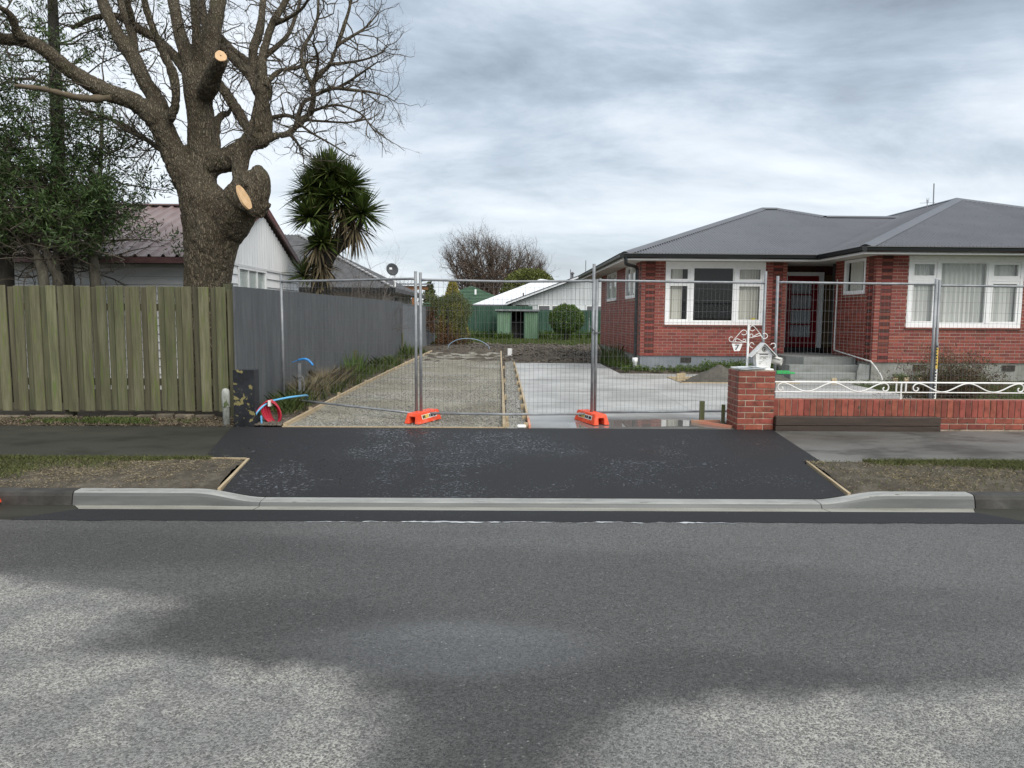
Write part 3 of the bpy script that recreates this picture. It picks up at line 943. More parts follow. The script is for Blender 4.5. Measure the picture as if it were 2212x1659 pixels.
# ================================================================== left boundary
M['paling'] = pmat('paling_wood', [(0.22, (0.045, 0.044, 0.024)), (0.5, (0.115, 0.112, 0.060)), (0.8, (0.21, 0.20, 0.13))], scale=3.2, stretch=(7, 7, 0.45), rough=0.85, bump=0.7, bscale=22, bdist=0.008, rnd=0.22, hue=0.012, nrough=0.72, spots=((0.10, 0.125, 0.035), 6, 0.585))
M['paling_dark'] = pmat('paling_wood_dark', [(0.25, (0.040, 0.039, 0.022)), (0.5, (0.078, 0.075, 0.042)), (0.8, (0.13, 0.123, 0.077))], scale=3.2, stretch=(7, 7, 0.45), rough=0.85, bump=0.5, bscale=22, bdist=0.006, rnd=0.22, hue=0.02)
FY = 9.62
t = thing('paling_fence', (-6.6, FY, 0.2), 'mossy green timber paling fence with wide and narrow boards', 'fence')
prng = random.Random(3)
x = -3.80
k = 0
while x > -11.2:
    top = 1.955 + prng.uniform(-0.008, 0.008) + 0.004 * (x + 3.8) * -1 * 0.1
    w = 0.130 + prng.uniform(-0.006, 0.006)
    lean = prng.uniform(-0.012, 0.012)
    m = Matrix.Translation((x, FY, 0)) @ Matrix.Rotation(lean * 0.35, 4, 'Y') @ Matrix.Rotation(prng.uniform(-0.02, 0.02), 4, 'Z')
    MB().bbox((-w / 2, -0.012, 0.272 + prng.uniform(-0.01, 0.006)), (w / 2, 0.010, top), 0.004, m).build('paling', M['paling'], t)
    w2 = 0.081 + prng.uniform(-0.006, 0.005)
    xn = x - 0.112 - prng.uniform(0, 0.004)
    m = Matrix.Translation((xn, FY + 0.024, 0)) @ Matrix.Rotation(prng.uniform(-0.004, 0.004), 4, 'Y')
    MB().bbox((-w2 / 2, -0.010, 0.28), (w2 / 2, 0.010, 1.95 + prng.uniform(-0.01, 0.005)), 0.004, m).build('paling', M['paling_dark'], t)
    x -= 0.222 if x < -4.55 else 0.23
    k += 1
for z in (0.62, 1.63):
    MB().box((-11.3, FY + 0.042, z), (-3.72, FY + 0.085, z + 0.095)).build('rail', M['paling_dark'], t)
for px in (-3.75, -5.95, -8.2, -10.5):
    MB().box((px - 0.05, FY + 0.086, 0.05), (px + 0.05, FY + 0.185, 2.0 if px > -4 else 1.85)).build('post', M['paling_dark'], t)
# old blocks and bricks lying under the fence
M['old_block'] = pmat('old_block', [(0.3, (0.06, 0.05, 0.035)), (0.7, (0.17, 0.14, 0.10))], scale=8, rough=0.9, bump=0.4, rnd=0.3)
e = thing('garden_edging', (-5.2, 9.6, 0.17), 'row of weathered old blocks lying under the paling fence', 'edging')
for bx, bl, bz, rz in ((-4.05, 0.24, 0.075, 3), (-4.32, 0.23, 0.08, -4), (-4.58, 0.22, 0.085, 6), (-4.84, 0.22, 0.07, -2), (-5.2, 0.34, 0.06, 2), (-6.1, 0.5, 0.06, 1), (-6.8, 0.6, 0.055, -1)):
    m = Matrix.Translation((bx, 9.575, 0.13)) @ Matrix.Rotation(R(rz), 4, 'Z')
    MB().bbox((-bl / 2, -0.05, 0), (bl / 2, 0.05, bz + 0.03), 0.01, m).build('block', M['old_block'], e)

# -- small concrete bollard
bm_ = MB().lathe([(0.043, 0.10), (0.043, 0.40), (0.047, 0.41)], 16, Matrix.Translation((-3.58, 9.12, 0)))
M['bollard'] = pmat('bollard_concrete', [(0.3, (0.17, 0.18, 0.15)), (0.7, (0.42, 0.43, 0.40))], scale=18, stretch=(1, 1, 0.5), rough=0.85, bump=0.4, bscale=50, spots=((0.09, 0.11, 0.05), 12, 0.6))
b = thing('bollard', (-3.58, 9.12, 0.16), 'short weathered grey bollard with rounded top beside the paling fence', 'bollard')
bm_.build('shaft', M['bollard'], b, True)
MB().lathe([(0.046, 0.395), (0.050, 0.405), (0.050, 0.585), (0.047, 0.61), (0.038, 0.63), (0.02, 0.642), (0.002, 0.645)], 16, Matrix.Translation((-3.58, 9.12, 0))).build('cap', M['bollard'], b, True)

# -- black lichen-spotted post box at the fence end
M['black_lichen'] = pmat('black_paint_lichen', [(0.35, (0.008, 0.009, 0.011)), (0.65, (0.02, 0.022, 0.026))], scale=5, rough=0.45, bump=0.3, bscale=30, spots=((0.20, 0.17, 0.07), 16, 0.575))
M['black_side'] = flat('black_side', (0.028, 0.032, 0.038), 0.5)
p_ = thing('gate_post', (-3.36, 9.2, 0.15), 'squat black painted gatepost speckled with yellow lichen', 'post')
MB().bbox((-3.475, 9.10, 0.10), (-3.205, 9.112, 0.885), 0.003).build('front_plate', M['black_lichen'], p_)
MB().box((-3.47, 9.1135, 0.10), (-3.21, 9.30, 0.880)).build('body', M['black_side'], p_)

# -- grey sheet fence running back beside the drive
def sheet_mat(name, a, b):
    t_ = NT(name)
    big = t_.noise(0.7, 5, 0.6)
    st = t_.noise(9, 6, 0.7, stretch=(1, 1, 0.12))
    sp = t_.noise(95, 3, 0.8)
    c = t_.mix(t_.step(st, 0.3, 0.72), a, b)
    c = t_.scale_c(c, t_.math('ADD', t_.math('MULTIPLY', big, 0.5), 0.75))
    c = t_.scale_c(c, t_.math('ADD', t_.math('MULTIPLY', t_.step(sp, 0.3, 0.7), 0.45), 0.76))
    run = t_.step(t_.noise(26, 5, 0.75, stretch=(1, 1, 0.09), loc=(2, 5, 0)), 0.64, 0.74)
    c = t_.mix(t_.math('MULTIPLY', run, 0.22), c, (0.30, 0.31, 0.32))
    return t_.done(c, 0.75, sp, 0.45, 0.005, 0.3)


M['fence_grey'] = sheet_mat('fence_grey_sheet', (0.078, 0.083, 0.088), (0.118, 0.124, 0.128))
M['fence_grey2'] = sheet_mat('fence_pale_sheet', (0.12, 0.13, 0.14), (0.18, 0.19, 0.20))
g = thing('sheet_fence', (-3.6, 16, 0.2), 'plain dark grey sheet fence running back beside the gravel drive', 'fence')
yy = 9.58
kk = 0
while yy < 25.0:
    y1 = min(25.4, yy + 2.62)
    z0, z1 = 1.965 + 0.006 * (yy - 9.6), 1.965 + 0.006 * (y1 - 9.6)
    MB().prism([(-3.625, yy, 0.05), (-3.625, y1 - 0.004, 0.05), (-3.625, y1 - 0.004, z1), (-3.625, yy, z0)], (0, 0, 0), (0.022, 0, 0)).build('panel', M['fence_grey'], g)
    MB().box((-3.72, yy + 0.05, 0.05), (-3.63, yy + 0.14, z0 - 0.04)).build('post', M['paling_dark'], g)
    yy = y1; kk += 1
g2 = thing('sheet_fence', (-3.6, 30, 0.2), 'paler ribbed grey metal fence section beyond the dark sheet fence', 'fence')
yy = 25.45
while yy < 35.5:
    V = []; F = []
    for i in range(61):
        y_ = yy + 2.0 * i / 60
        off = 0.018 * (1 if (i % 10) in (0, 1) else 0)
        V += [(-3.66 + off, y_, 0.1), (-3.66 + off, y_, 1.98)]
        if i: F.append((2 * i - 2, 2 * i, 2 * i + 1, 2 * i - 1))
    obj('panel', mesh_np('panel', V, F), M['fence_grey2'], g2)
    yy += 2.0
MB().beam((-3.67, 25.45, 1.99), (-3.67, 35.5, 1.99), 0.05, 0.03).build('capping', M['fence_grey2'], g2)

# ================================================================== white garage behind the paling fence
M['weatherboard'] = pmat('weatherboard_paint', [(0.25, (0.68, 0.69, 0.68)), (0.6, (0.82, 0.82, 0.81))], scale=2, stretch=(1, 1, 3), rough=0.55, bump=0.08, rnd=0.05)
M['brown_roof'] = pmat('brown_steel', [(0.3, (0.18, 0.125, 0.12)), (0.7, (0.28, 0.21, 0.20))], scale=1.5, rough=0.4, bump=0.0)
M['brown_trim'] = pmat('brown_trim', [(0.3, (0.13, 0.065, 0.065)), (0.7, (0.20, 0.105, 0.10))], scale=4, rough=0.5)
M['gable_clad'] = pmat('gable_cladding', [(0.3, (0.68, 0.69, 0.69)), (0.7, (0.80, 0.81, 0.80))], scale=2, stretch=(1, 1, 0.3), rough=0.5, bump=0.03)
GX, GY0, GY1, GYM = -5.45, 13.4, 18.9, 16.15
EZ, RZ = 2.72, 3.86
gar = thing('garage', (-9, 16, 0.2), 'white weatherboard garage with brown ribbed roof behind the big bare tree', 'garage')
GXL = -15.5
MB().box((GXL, GY0 + 0.02, 0.05), (GX - 0.02, GY1 - 0.02, EZ)).build('wall', M['weatherboard'], gar)
# front boards
z = 0.3
while z < EZ - 0.03:
    h = min(0.152, EZ - z)
    MB().prism([(GXL, GY0 + 0.018, z), (GXL, GY0 - 0.034, z + 0.008), (GXL, GY0 + 0.0, z + h), (GXL, GY0 + 0.018, z + h)], (0, 0, 0), (GX - GXL - 0.03, 0, 0)).build('weatherboard', M['weatherboard'], gar)
    z += 0.152
# gable end: boards up to the eave line with a window, vertical cladding above
WY0, WY1, WZ0, WZ1 = 14.75, 16.35, 1.55, 2.52
z = 0.3
GC = 2.62
while z < GC - 0.03:
    h = min(0.19, GC - z)
    spans = [(GY0, GY1)]
    if z + h > WZ0 - 0.06 and z < WZ1 + 0.06: spans = [(GY0, WY0 - 0.09), (WY1 + 0.09, GY1)]
    for a, b_ in spans:
        MB().prism([(GX - 0.018, a, z), (GX + 0.03, a, z + 0.008), (GX - 0.002, a, z + h), (GX - 0.018, a, z + h)], (0, 0, 0), (0, b_ - a, 0)).build('weatherboard', M['weatherboard'], gar)
    z += 0.19
MB().box((GX - 0.016, GY0 - 0.02, 0.2), (GX + 0.024, GY0 + 0.05, EZ - 0.02)).build('corner_board', M['weatherboard'], gar)
MB().box((GX - 0.016, GY1 - 0.05, 0.2), (GX + 0.024, GY1 + 0.02, EZ - 0.02)).build('corner_board', M['weatherboard'], gar)
# ribbed vertical cladding of the gable triangle
V = []; F = []
ny = 140
for i in range(ny + 1):
    y_ = GY0 - 0.0 + (GY1 - GY0) * i / ny
    zt = EZ + (RZ - EZ) * (1 - abs(y_ - GYM) / (GY1 - GYM)) - 0.03
    off = 0.03 if (i % 4) in (0, 1) else 0.0
    V += [(GX + 0.012 + off, y_, GC - 0.02), (GX + 0.012 + off, y_, zt)]
    if i: F.append((2 * i - 2, 2 * i, 2 * i + 1, 2 * i - 1))
obj('gable_cladding', mesh_np('gable_cladding', V, F), M['gable_clad'], gar)
MB().box((GX - 0.01, GY0, GC - 0.05), (GX + 0.036, GY1, GC)).build('gable_trim', M['weatherboard'], gar)
# window: three lights
w_ = MB()
for a, b_ in ((WY0 - 0.07, WY0), (WY1, WY1 + 0.07)):
    w_.box((GX - 0.03, a, WZ0 - 0.07), (GX + 0.03, b_, WZ1 + 0.07))
w_.box((GX - 0.03, WY0, WZ0 - 0.07), (GX + 0.035, WY1, WZ0)); w_.box((GX - 0.03, WY0, WZ1), (GX + 0.03, WY1, WZ1 + 0.07))
for yv in (15.29, 15.82): w_.box((GX - 0.02, yv - 0.02, WZ0), (GX + 0.022, yv + 0.02, WZ1))
win = w_.build('window', M['white_paint'], gar)
for a, b_ in ((WY0, 15.27), (15.31, 15.80), (15.84, WY1)):
    MB().box((GX + 0.002, a, WZ0), (GX + 0.008, b_, WZ1)).build('pane', M['glass'], win)
MB().box((GX - 0.45, WY0, WZ0), (GX - 0.44, WY1, WZ1)).build('reflection_backing', M['fence_grey2'], win)  # grey sheet added behind the panes to stand in for their reflection
MB().box((GX - 0.06, 15.84, WZ0), (GX - 0.055, WY1, WZ1)).build('curtain', M['curtain'], win)
MB().box((GX - 0.018, GY0 + 0.06, WZ0 - 0.1), (GX - 0.016, GY1 - 0.06, WZ1 + 0.1))
# roof: ribbed steel, two slopes
OV = 0.52
ez = EZ + 0.10 - OV * (RZ - EZ) / (GYM - GY0)


def ribbed(name, x0, x1, y0, z0, y1, z1, mat, parent, pitch=0.2, rib=0.03, rw=0.045):
    V = []; F = []
    x = x0; cols = []
    while x < x1:
        for dx, up in ((0, 0), (pitch - rw, 0), (pitch - rw * 0.75, rib), (pitch - rw * 0.25, rib)):
            cols.append((x + dx, up))
        x += pitch
    for i, (cx, up) in enumerate(cols):
        V += [(cx, y0, z0 + up), (cx, y1, z1 + up)]
        if i: F.append((2 * i - 2, 2 * i, 2 * i + 1, 2 * i - 1))
    return obj(name, mesh_np(name, V, F), mat, parent)


ro = ribbed('roof', GXL - 0.3, GX + 0.12, GY0 - OV, ez, GYM, RZ + 0.10, M['brown_roof'], gar, 0.25, 0.042, 0.075)
ribbed('roof_slope', GXL - 0.3, GX + 0.12, GY1 + OV, ez, GYM, RZ + 0.10, M['brown_roof'], ro, 0.25, 0.042, 0.075)
MB().beam((GXL - 0.3, GYM, RZ + 0.125), (GX + 0.16, GYM, RZ + 0.125), 0.26, 0.03).build('ridge_cap', M['brown_roof'], ro)
for ye, sg in ((GY0 - OV, -1), (GY1 + OV, 1)):
    MB().beam((GX + 0.14, ye, ez - 0.02), (GX + 0.14, GYM, RZ + 0.075), 0.04, 0.13).build('barge_board', M['brown_trim'], ro)
MB().box((GXL, GY0 - OV - 0.06, ez - 0.115), (GX + 0.12, GY0 - OV + 0.02, ez - 0.012)).build('gutter', M['brown_trim'], ro)
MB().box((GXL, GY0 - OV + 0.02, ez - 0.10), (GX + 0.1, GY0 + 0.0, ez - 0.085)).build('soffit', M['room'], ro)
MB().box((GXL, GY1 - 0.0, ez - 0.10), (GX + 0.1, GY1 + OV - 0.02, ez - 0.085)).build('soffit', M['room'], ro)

# ================================================================== the big bare tree
LIMBS=[
('T',[(-4.65,11.20,1.71,0.353),(-4.64,11.20,1.94,0.345),(-4.60,11.20,2.22,0.360),(-4.56,11.20,2.54,0.391),(-4.53,11.20,2.86,0.422),(-4.59,11.20,3.18,0.401),(-4.72,11.20,3.49,0.311),(-4.73,11.20,3.66,0.296)]),
('L',[(-4.74,11.20,3.56,0.296),(-4.86,11.16,3.66,0.250),(-4.98,11.12,3.89,0.204),(-5.10,11.08,4.19,0.181),(-5.18,11.04,4.40,0.182),(-5.27,11.00,4.53,0.167)]),
('L1',[(-5.20,11.00,4.45,0.174),(-5.35,10.93,4.61,0.151),(-5.57,10.86,4.73,0.135),(-5.76,10.79,4.78,0.128),(-5.98,10.72,4.90,0.121),(-6.27,10.65,5.07,0.114),(-6.48,10.58,5.25,0.106),(-6.65,10.51,5.37,0.099),(-6.83,10.44,5.40,0.091),(-7.01,10.37,5.38,0.074),(-7.37,10.30,5.44,0.059)]),
('L1b',[(-5.74,10.75,4.73,0.072),(-5.93,10.66,4.68,0.064),(-6.14,10.57,4.67,0.056),(-6.31,10.47,4.69,0.048),(-6.48,10.38,4.72,0.044),(-6.64,10.29,4.72,0.040),(-6.77,10.20,4.71,0.028)]),
('L1c',[(-6.74,10.40,5.38,0.074),(-6.77,10.30,5.51,0.065),(-6.75,10.20,5.60,0.057),(-6.78,10.10,5.66,0.049),(-6.94,10.00,5.71,0.041)]),
('L2',[(-5.12,11.00,4.50,0.134),(-5.23,11.09,4.76,0.128),(-5.46,11.17,5.09,0.114),(-5.65,11.26,5.45,0.117),(-5.87,11.34,5.73,0.110),(-6.05,11.43,6.03,0.095),(-6.21,11.51,6.34,0.088),(-6.34,11.60,6.70,0.072)]),
('L2b',[(-5.66,11.30,5.47,0.075),(-5.74,11.45,5.77,0.068),(-5.86,11.60,6.05,0.069),(-6.01,11.75,6.35,0.071),(-6.18,11.90,6.70,0.063)]),
('L2c',[(-5.82,11.60,5.95,0.061),(-5.75,11.47,6.11,0.052),(-5.74,11.33,6.29,0.051),(-5.70,11.20,6.46,0.043)]),
('L3',[(-5.10,11.00,4.42,0.087),(-4.95,10.93,4.53,0.078),(-4.85,10.86,4.73,0.070),(-4.85,10.79,5.07,0.070),(-4.94,10.71,5.33,0.063),(-5.01,10.64,5.56,0.063),(-5.07,10.57,5.81,0.055),(-5.10,10.50,6.04,0.047)]),
('C',[(-4.72,11.20,3.49,0.280),(-4.64,11.22,3.81,0.226),(-4.65,11.23,4.12,0.212),(-4.65,11.25,4.47,0.206),(-4.69,11.27,4.82,0.207),(-4.70,11.28,5.10,0.217),(-4.70,11.30,5.31,0.210)]),
('C1',[(-4.75,11.30,5.27,0.138),(-4.90,11.38,5.59,0.115),(-5.02,11.45,5.90,0.100),(-5.11,11.53,6.24,0.093),(-5.19,11.60,6.61,0.086)]),
('C2',[(-4.68,11.25,5.22,0.113),(-4.63,11.16,5.53,0.088),(-4.61,11.07,5.83,0.072),(-4.60,10.99,6.16,0.065),(-4.60,10.90,6.34,0.056)]),
('C3',[(-4.61,11.30,5.24,0.153),(-4.54,11.40,5.60,0.131),(-4.52,11.50,6.00,0.124),(-4.49,11.60,6.38,0.118),(-4.49,11.70,6.70,0.111)]),
('C4',[(-4.58,11.20,4.87,0.135),(-4.39,10.95,4.96,0.140),(-4.21,10.70,5.08,0.122),(-4.02,10.45,5.18,0.104)]),
('C5',[(-4.64,11.30,5.31,0.081),(-4.66,11.53,5.77,0.066),(-4.77,11.77,6.24,0.060),(-4.89,12.00,6.72,0.053)]),
('C6',[(-4.79,11.30,5.17,0.097),(-4.95,11.39,5.35,0.082),(-5.14,11.48,5.58,0.075),(-5.42,11.56,5.83,0.077),(-5.74,11.65,6.03,0.069),(-6.05,11.74,6.22,0.062),(-6.27,11.82,6.28,0.054),(-6.60,11.91,6.27,0.046),(-6.99,12.00,6.15,0.037)]),
('M',[(-4.58,11.20,3.83,0.187),(-4.40,11.17,3.91,0.186),(-4.15,11.15,3.99,0.177),(-3.96,11.12,4.16,0.130),(-3.83,11.10,4.32,0.107)]),
('RS',[(-4.38,11.20,2.93,0.367),(-4.15,11.11,3.12,0.340),(-3.97,11.02,3.33,0.285),(-3.83,10.94,3.51,0.223),(-3.73,10.85,3.59,0.184)]),
('R',[(-3.86,10.90,3.39,0.155),(-3.95,10.96,3.61,0.127),(-3.99,11.02,3.79,0.121),(-3.96,11.07,3.99,0.114),(-3.88,11.13,4.21,0.115),(-3.81,11.19,4.46,0.108),(-3.75,11.25,4.77,0.093),(-3.73,11.31,5.13,0.094),(-3.74,11.37,5.49,0.072),(-3.68,11.43,5.81,0.064),(-3.59,11.48,6.07,0.065),(-3.45,11.54,6.35,0.057),(-3.35,11.60,6.63,0.050)]),
('Rb',[(-3.75,11.30,4.97,0.070),(-3.86,11.42,5.25,0.072),(-3.94,11.54,5.66,0.073),(-3.89,11.66,5.94,0.074),(-3.86,11.78,6.25,0.059),(-3.86,11.90,6.69,0.051)]),
('Rk',[(-3.76,11.20,4.18,0.099),(-3.68,11.22,4.28,0.100),(-3.64,11.24,4.53,0.077),(-3.66,11.26,4.76,0.062),(-3.66,11.28,5.00,0.078),(-3.67,11.30,5.11,0.071)]),
('R2',[(-3.87,11.20,4.18,0.107),(-3.74,11.18,4.20,0.092),(-3.54,11.17,4.28,0.068),(-3.30,11.15,4.32,0.060),(-3.15,11.14,4.46,0.060),(-2.97,11.12,4.62,0.053),(-2.91,11.11,4.84,0.045),(-2.91,11.09,5.06,0.045),(-2.82,11.08,5.18,0.045),(-2.64,11.06,5.32,0.038),(-2.52,11.05,5.58,0.034),(-2.41,11.03,5.86,0.031),(-2.33,11.02,6.06,0.023),(-2.28,11.00,6.27,0.023)]),
('R2a',[(-3.15,11.10,4.46,0.038),(-3.14,11.23,4.69,0.038),(-3.12,11.37,4.86,0.031),(-3.04,11.50,4.97,0.031)]),
('R2b',[(-2.89,11.05,4.87,0.030),(-2.69,10.92,4.90,0.030),(-2.50,10.79,4.89,0.029),(-2.23,10.66,4.83,0.025),(-1.97,10.53,4.77,0.018),(-1.68,10.40,4.67,0.010)]),
('R2c',[(-2.91,11.05,5.04,0.030),(-3.03,11.18,5.25,0.027),(-3.11,11.31,5.59,0.031),(-3.00,11.44,5.91,0.028),(-2.94,11.57,6.20,0.024),(-2.94,11.70,6.54,0.021)]),
('R2d',[(-2.86,11.05,5.14,0.023),(-2.75,10.82,5.33,0.022),(-2.76,10.60,5.46,0.015)]),
('R2e',[(-2.94,11.10,4.65,0.026),(-2.70,10.95,4.67,0.022),(-2.44,10.80,4.65,0.018),(-2.10,10.65,4.50,0.014),(-1.87,10.50,4.21,0.009)]),
('R2f',[(-3.06,11.10,4.52,0.023),(-2.80,11.33,4.57,0.019),(-2.47,11.57,4.61,0.015),(-2.17,11.80,4.74,0.010)]),
('R2g',[(-3.11,11.10,4.48,0.038),(-3.21,11.22,4.57,0.030),(-3.40,11.35,4.65,0.031),(-3.66,11.47,4.64,0.039),(-3.79,11.60,4.64,0.040)]),
('R2h',[(-3.11,11.10,4.46,0.023),(-2.84,10.93,4.27,0.017),(-2.57,10.77,4.09,0.013),(-2.26,10.60,3.90,0.008)]),
('R2i',[(-2.63,11.00,5.30,0.030),(-2.38,10.93,5.29,0.022),(-2.09,10.87,5.33,0.016),(-1.78,10.80,5.42,0.010)]),
('R2j',[(-2.51,11.00,5.56,0.026),(-2.31,11.13,5.75,0.023),(-2.13,11.27,5.93,0.016),(-1.98,11.40,6.16,0.010)]),
('R2k',[(-2.55,11.00,4.95,0.022),(-2.29,10.83,5.01,0.019),(-2.02,10.67,5.12,0.014),(-1.83,10.50,5.17,0.009)]),
('R2l',[(-3.27,11.10,4.31,0.030),(-3.20,11.20,4.23,0.023),(-3.17,11.30,4.17,0.017)]),
('R3',[(-3.77,11.20,4.94,0.078),(-3.89,11.34,5.18,0.079),(-4.06,11.49,5.38,0.081),(-4.28,11.63,5.58,0.074),(-4.49,11.77,5.78,0.067),(-4.68,11.91,5.98,0.060),(-4.90,12.06,6.28,0.052),(-5.06,12.20,6.66,0.045)]),
('R3b',[(-4.01,11.60,5.31,0.065),(-4.11,11.80,5.58,0.066),(-4.40,12.00,5.82,0.068),(-4.66,12.20,6.09,0.061),(-4.92,12.40,6.34,0.054),(-5.19,12.60,6.65,0.046)]),
('R4',[(-3.83,11.10,4.27,0.084),(-3.96,11.24,4.42,0.077),(-4.15,11.38,4.72,0.079),(-4.32,11.52,4.94,0.081),(-4.53,11.66,5.22,0.074),(-4.71,11.80,5.40,0.059)]),
('R5',[(-4.46,11.20,3.94,0.093),(-4.47,11.34,4.18,0.079),(-4.51,11.48,4.59,0.064),(-4.47,11.62,4.73,0.057),(-4.43,11.76,4.80,0.041),(-4.44,11.90,4.97,0.033)]),
('R6',[(-3.64,11.20,5.03,0.054),(-3.56,11.30,5.22,0.047),(-3.44,11.40,5.34,0.039),(-3.26,11.50,5.40,0.032),(-3.10,11.60,5.53,0.024)]),
('LL',[(-5.13,11.10,4.02,0.047),(-5.32,11.28,4.11,0.040),(-5.58,11.46,4.27,0.033),(-5.99,11.64,4.47,0.030),(-6.44,11.82,4.75,0.026),(-6.91,12.00,4.89,0.018)]),
('LL2',[(-5.10,11.10,3.92,0.039),(-5.41,11.40,4.17,0.033),(-5.84,11.70,4.43,0.030),(-6.35,12.00,4.71,0.026),(-6.78,12.30,4.86,0.018)]),
('U1',[(-3.78,11.50,5.54,0.048),(-3.58,11.62,5.78,0.041),(-3.43,11.75,6.02,0.033),(-3.35,11.88,6.37,0.029),(-3.30,12.00,6.70,0.026)]),
('U2',[(-3.59,11.50,6.07,0.049),(-3.34,11.33,6.07,0.032),(-3.08,11.17,6.15,0.024),(-2.90,11.00,6.28,0.016)])]


def bark_mat():
    t_ = NT('bark')
    wv = t_.noise(5, 3, 0.6)
    mp = t_.n.new('ShaderNodeMapping'); mp.inputs['Scale'].default_value = (1.5, 1.5, 0.30)
    add = t_.n.new('ShaderNodeVectorMath'); add.operation = 'ADD'
    sc_ = t_.n.new('ShaderNodeVectorMath'); sc_.operation = 'SCALE'; sc_.inputs['Scale'].default_value = 0.10
    nz = t_.n.new('ShaderNodeTexNoise'); nz.inputs['Scale'].default_value = 7; nz.inputs['Detail'].default_value = 4
    t_.l.new(t_.co, nz.inputs['Vector']); t_.l.new(nz.outputs['Color'], sc_.inputs[0])
    t_.l.new(t_.co, add.inputs[0]); t_.l.new(sc_.outputs[0], add.inputs[1]); t_.l.new(add.outputs[0], mp.inputs[0])
    v = t_.n.new('ShaderNodeTexVoronoi'); v.feature = 'DISTANCE_TO_EDGE'; v.inputs['Scale'].default_value = 27
    t_.l.new(mp.outputs[0], v.inputs['Vector'])
    plate = t_.step(v.outputs['Distance'], 0.02, 0.30)
    big = t_.noise(2.0, 5, 0.65)
    fine = t_.noise(45, 5, 0.75)
    c = t_.ramp(big, [(0.3, (0.085, 0.067, 0.044)), (0.5, (0.14, 0.115, 0.079)), (0.7, (0.185, 0.158, 0.115))])
    c = t_.scale_c(c, t_.math('ADD', t_.math('MULTIPLY', plate, 0.65), 0.5))
    c = t_.scale_c(c, t_.math('ADD', t_.math('MULTIPLY', fine, 1.0), 0.5))
    moss = t_.step(t_.noise(3.2, 5, 0.65, loc=(4, 4, 4)), 0.54, 0.66)
    c = t_.mix(t_.math('MULTIPLY', moss, 0.35), c, (0.075, 0.080, 0.030))
    lich = t_.step(t_.noise(26, 3, 0.6, loc=(9, 1, 2)), 0.665, 0.70)
    c = t_.mix(t_.math('MULTIPLY', lich, 0.6), c, (0.40, 0.38, 0.31))
    return t_.done(c, 0.92, t_.math('ADD', plate, t_.math('MULTIPLY', fine, 0.6)), 0.8, 0.035, 0.25)


M['bark'] = bark_mat()
M['twig'] = pmat('twig_bark', [(0.3, (0.05, 0.041, 0.03)), (0.7, (0.11, 0.092, 0.068))], scale=6, rough=0.9, bump=0)
M['cut_wood'] = pmat('fresh_cut_wood', [(0.3, (0.52, 0.33, 0.17)), (0.7, (0.66, 0.45, 0.26))], scale=12, rough=0.7, bump=0.1)
M['dead_wood'] = pmat('dead_wood', [(0.3, (0.07, 0.055, 0.036)), (0.7, (0.16, 0.125, 0.08))], scale=4, stretch=(0.8, 4, 4), rough=0.85, bump=0.4)


class Twigs:
    def __init__(s): s.V = []; s.F = []; s.n = 0

    def tube(s, P, r, k=3):
        v, f = tube_np(P, r, k, False)
        s.V.append(np.array(v)); s.F.append(np.array(f) + s.n); s.n += len(v)

    def build(s, name, mat, parent):
        return obj(name, mesh_np(name, np.vstack(s.V), np.vstack(s.F)), mat, parent, True)


def grow(tw, p, d, L, r, depth, up=0.12, wig=0.28, kids=(3, 5), kmin=3, tips=None, spread=0.75):
    """a wandering twig with side shoots"""
    n = 5 if depth else 4
    P = [np.array(p)]; d = np.array(d, float); d /= np.linalg.norm(d)
    dirs = [d]
    for i in range(n):
        d = d + rng.normal(size=3) * wig + np.array([0, 0, up])
        d /= np.linalg.norm(d)
        P.append(P[-1] + d * L / n); dirs.append(d)
    rad = np.linspace(r, r * 0.45, n + 1)
    tw.tube(P, rad, kmin if depth < 2 else 4)
    if tips is not None and depth == 0: tips.append((P[-1], d))
    if depth > 0:
        for i in range(rng.integers(kids[0], kids[1] + 1)):
            j = int(rng.integers(1, n + 1))
            nd = dirs[j] + rng.normal(size=3) * spread
            grow(tw, P[j], nd, L * rng.uniform(0.4, 0.65), rad[j] * 0.62, depth - 1, up, wig, kids, kmin, tips, spread)


bt = thing('bare_tree', (-4.6, 11.2, 0.15), 'huge leafless pruned tree with fresh sawn cuts behind the paling fence', 'tree')
trunk = MB(); thin = Twigs()
limb = dict(LIMBS)
paths = {}
for nm, pts in LIMBS:
    P = smooth_path(pts, 4)
    if nm == 'T': P = np.vstack([[(-4.68, 11.2, 0.05, 0.52), (-4.66, 11.2, 0.7, 0.40), (-4.65, 11.2, 1.3, 0.36)], P])
    P[:, 3] = np.maximum(P[:, 3], 0.006)
    if nm not in ('C4', 'RS'):
        jit = np.array([[mnoise.noise(Vector((q[0] * 1.7, q[2] * 1.7, 3.1))), mnoise.noise(Vector((q[2] * 1.9, q[0] * 1.9, 8.0)))] for q in P])
        P[1:, 0] += jit[1:, 0] * 0.02; P[1:, 2] += jit[1:, 1] * 0.02
    paths[nm] = P
    if nm == 'L1b': continue
    if P[:, 3].max() > 0.05:
        big = P[P[:, 3] > 0.028]
        trunk.tube(big[:, :3], big[:, 3], 12)
        rest = P[P[:, 3] <= 0.034]
        if len(rest) > 2: MB().tube(rest[:, :3], rest[:, 3], 5).build('branch', M['bark'], bt, True)
    else:
        MB().tube(P[:, :3], P[:, 3], 5).build('branch', M['bark'], bt, True)
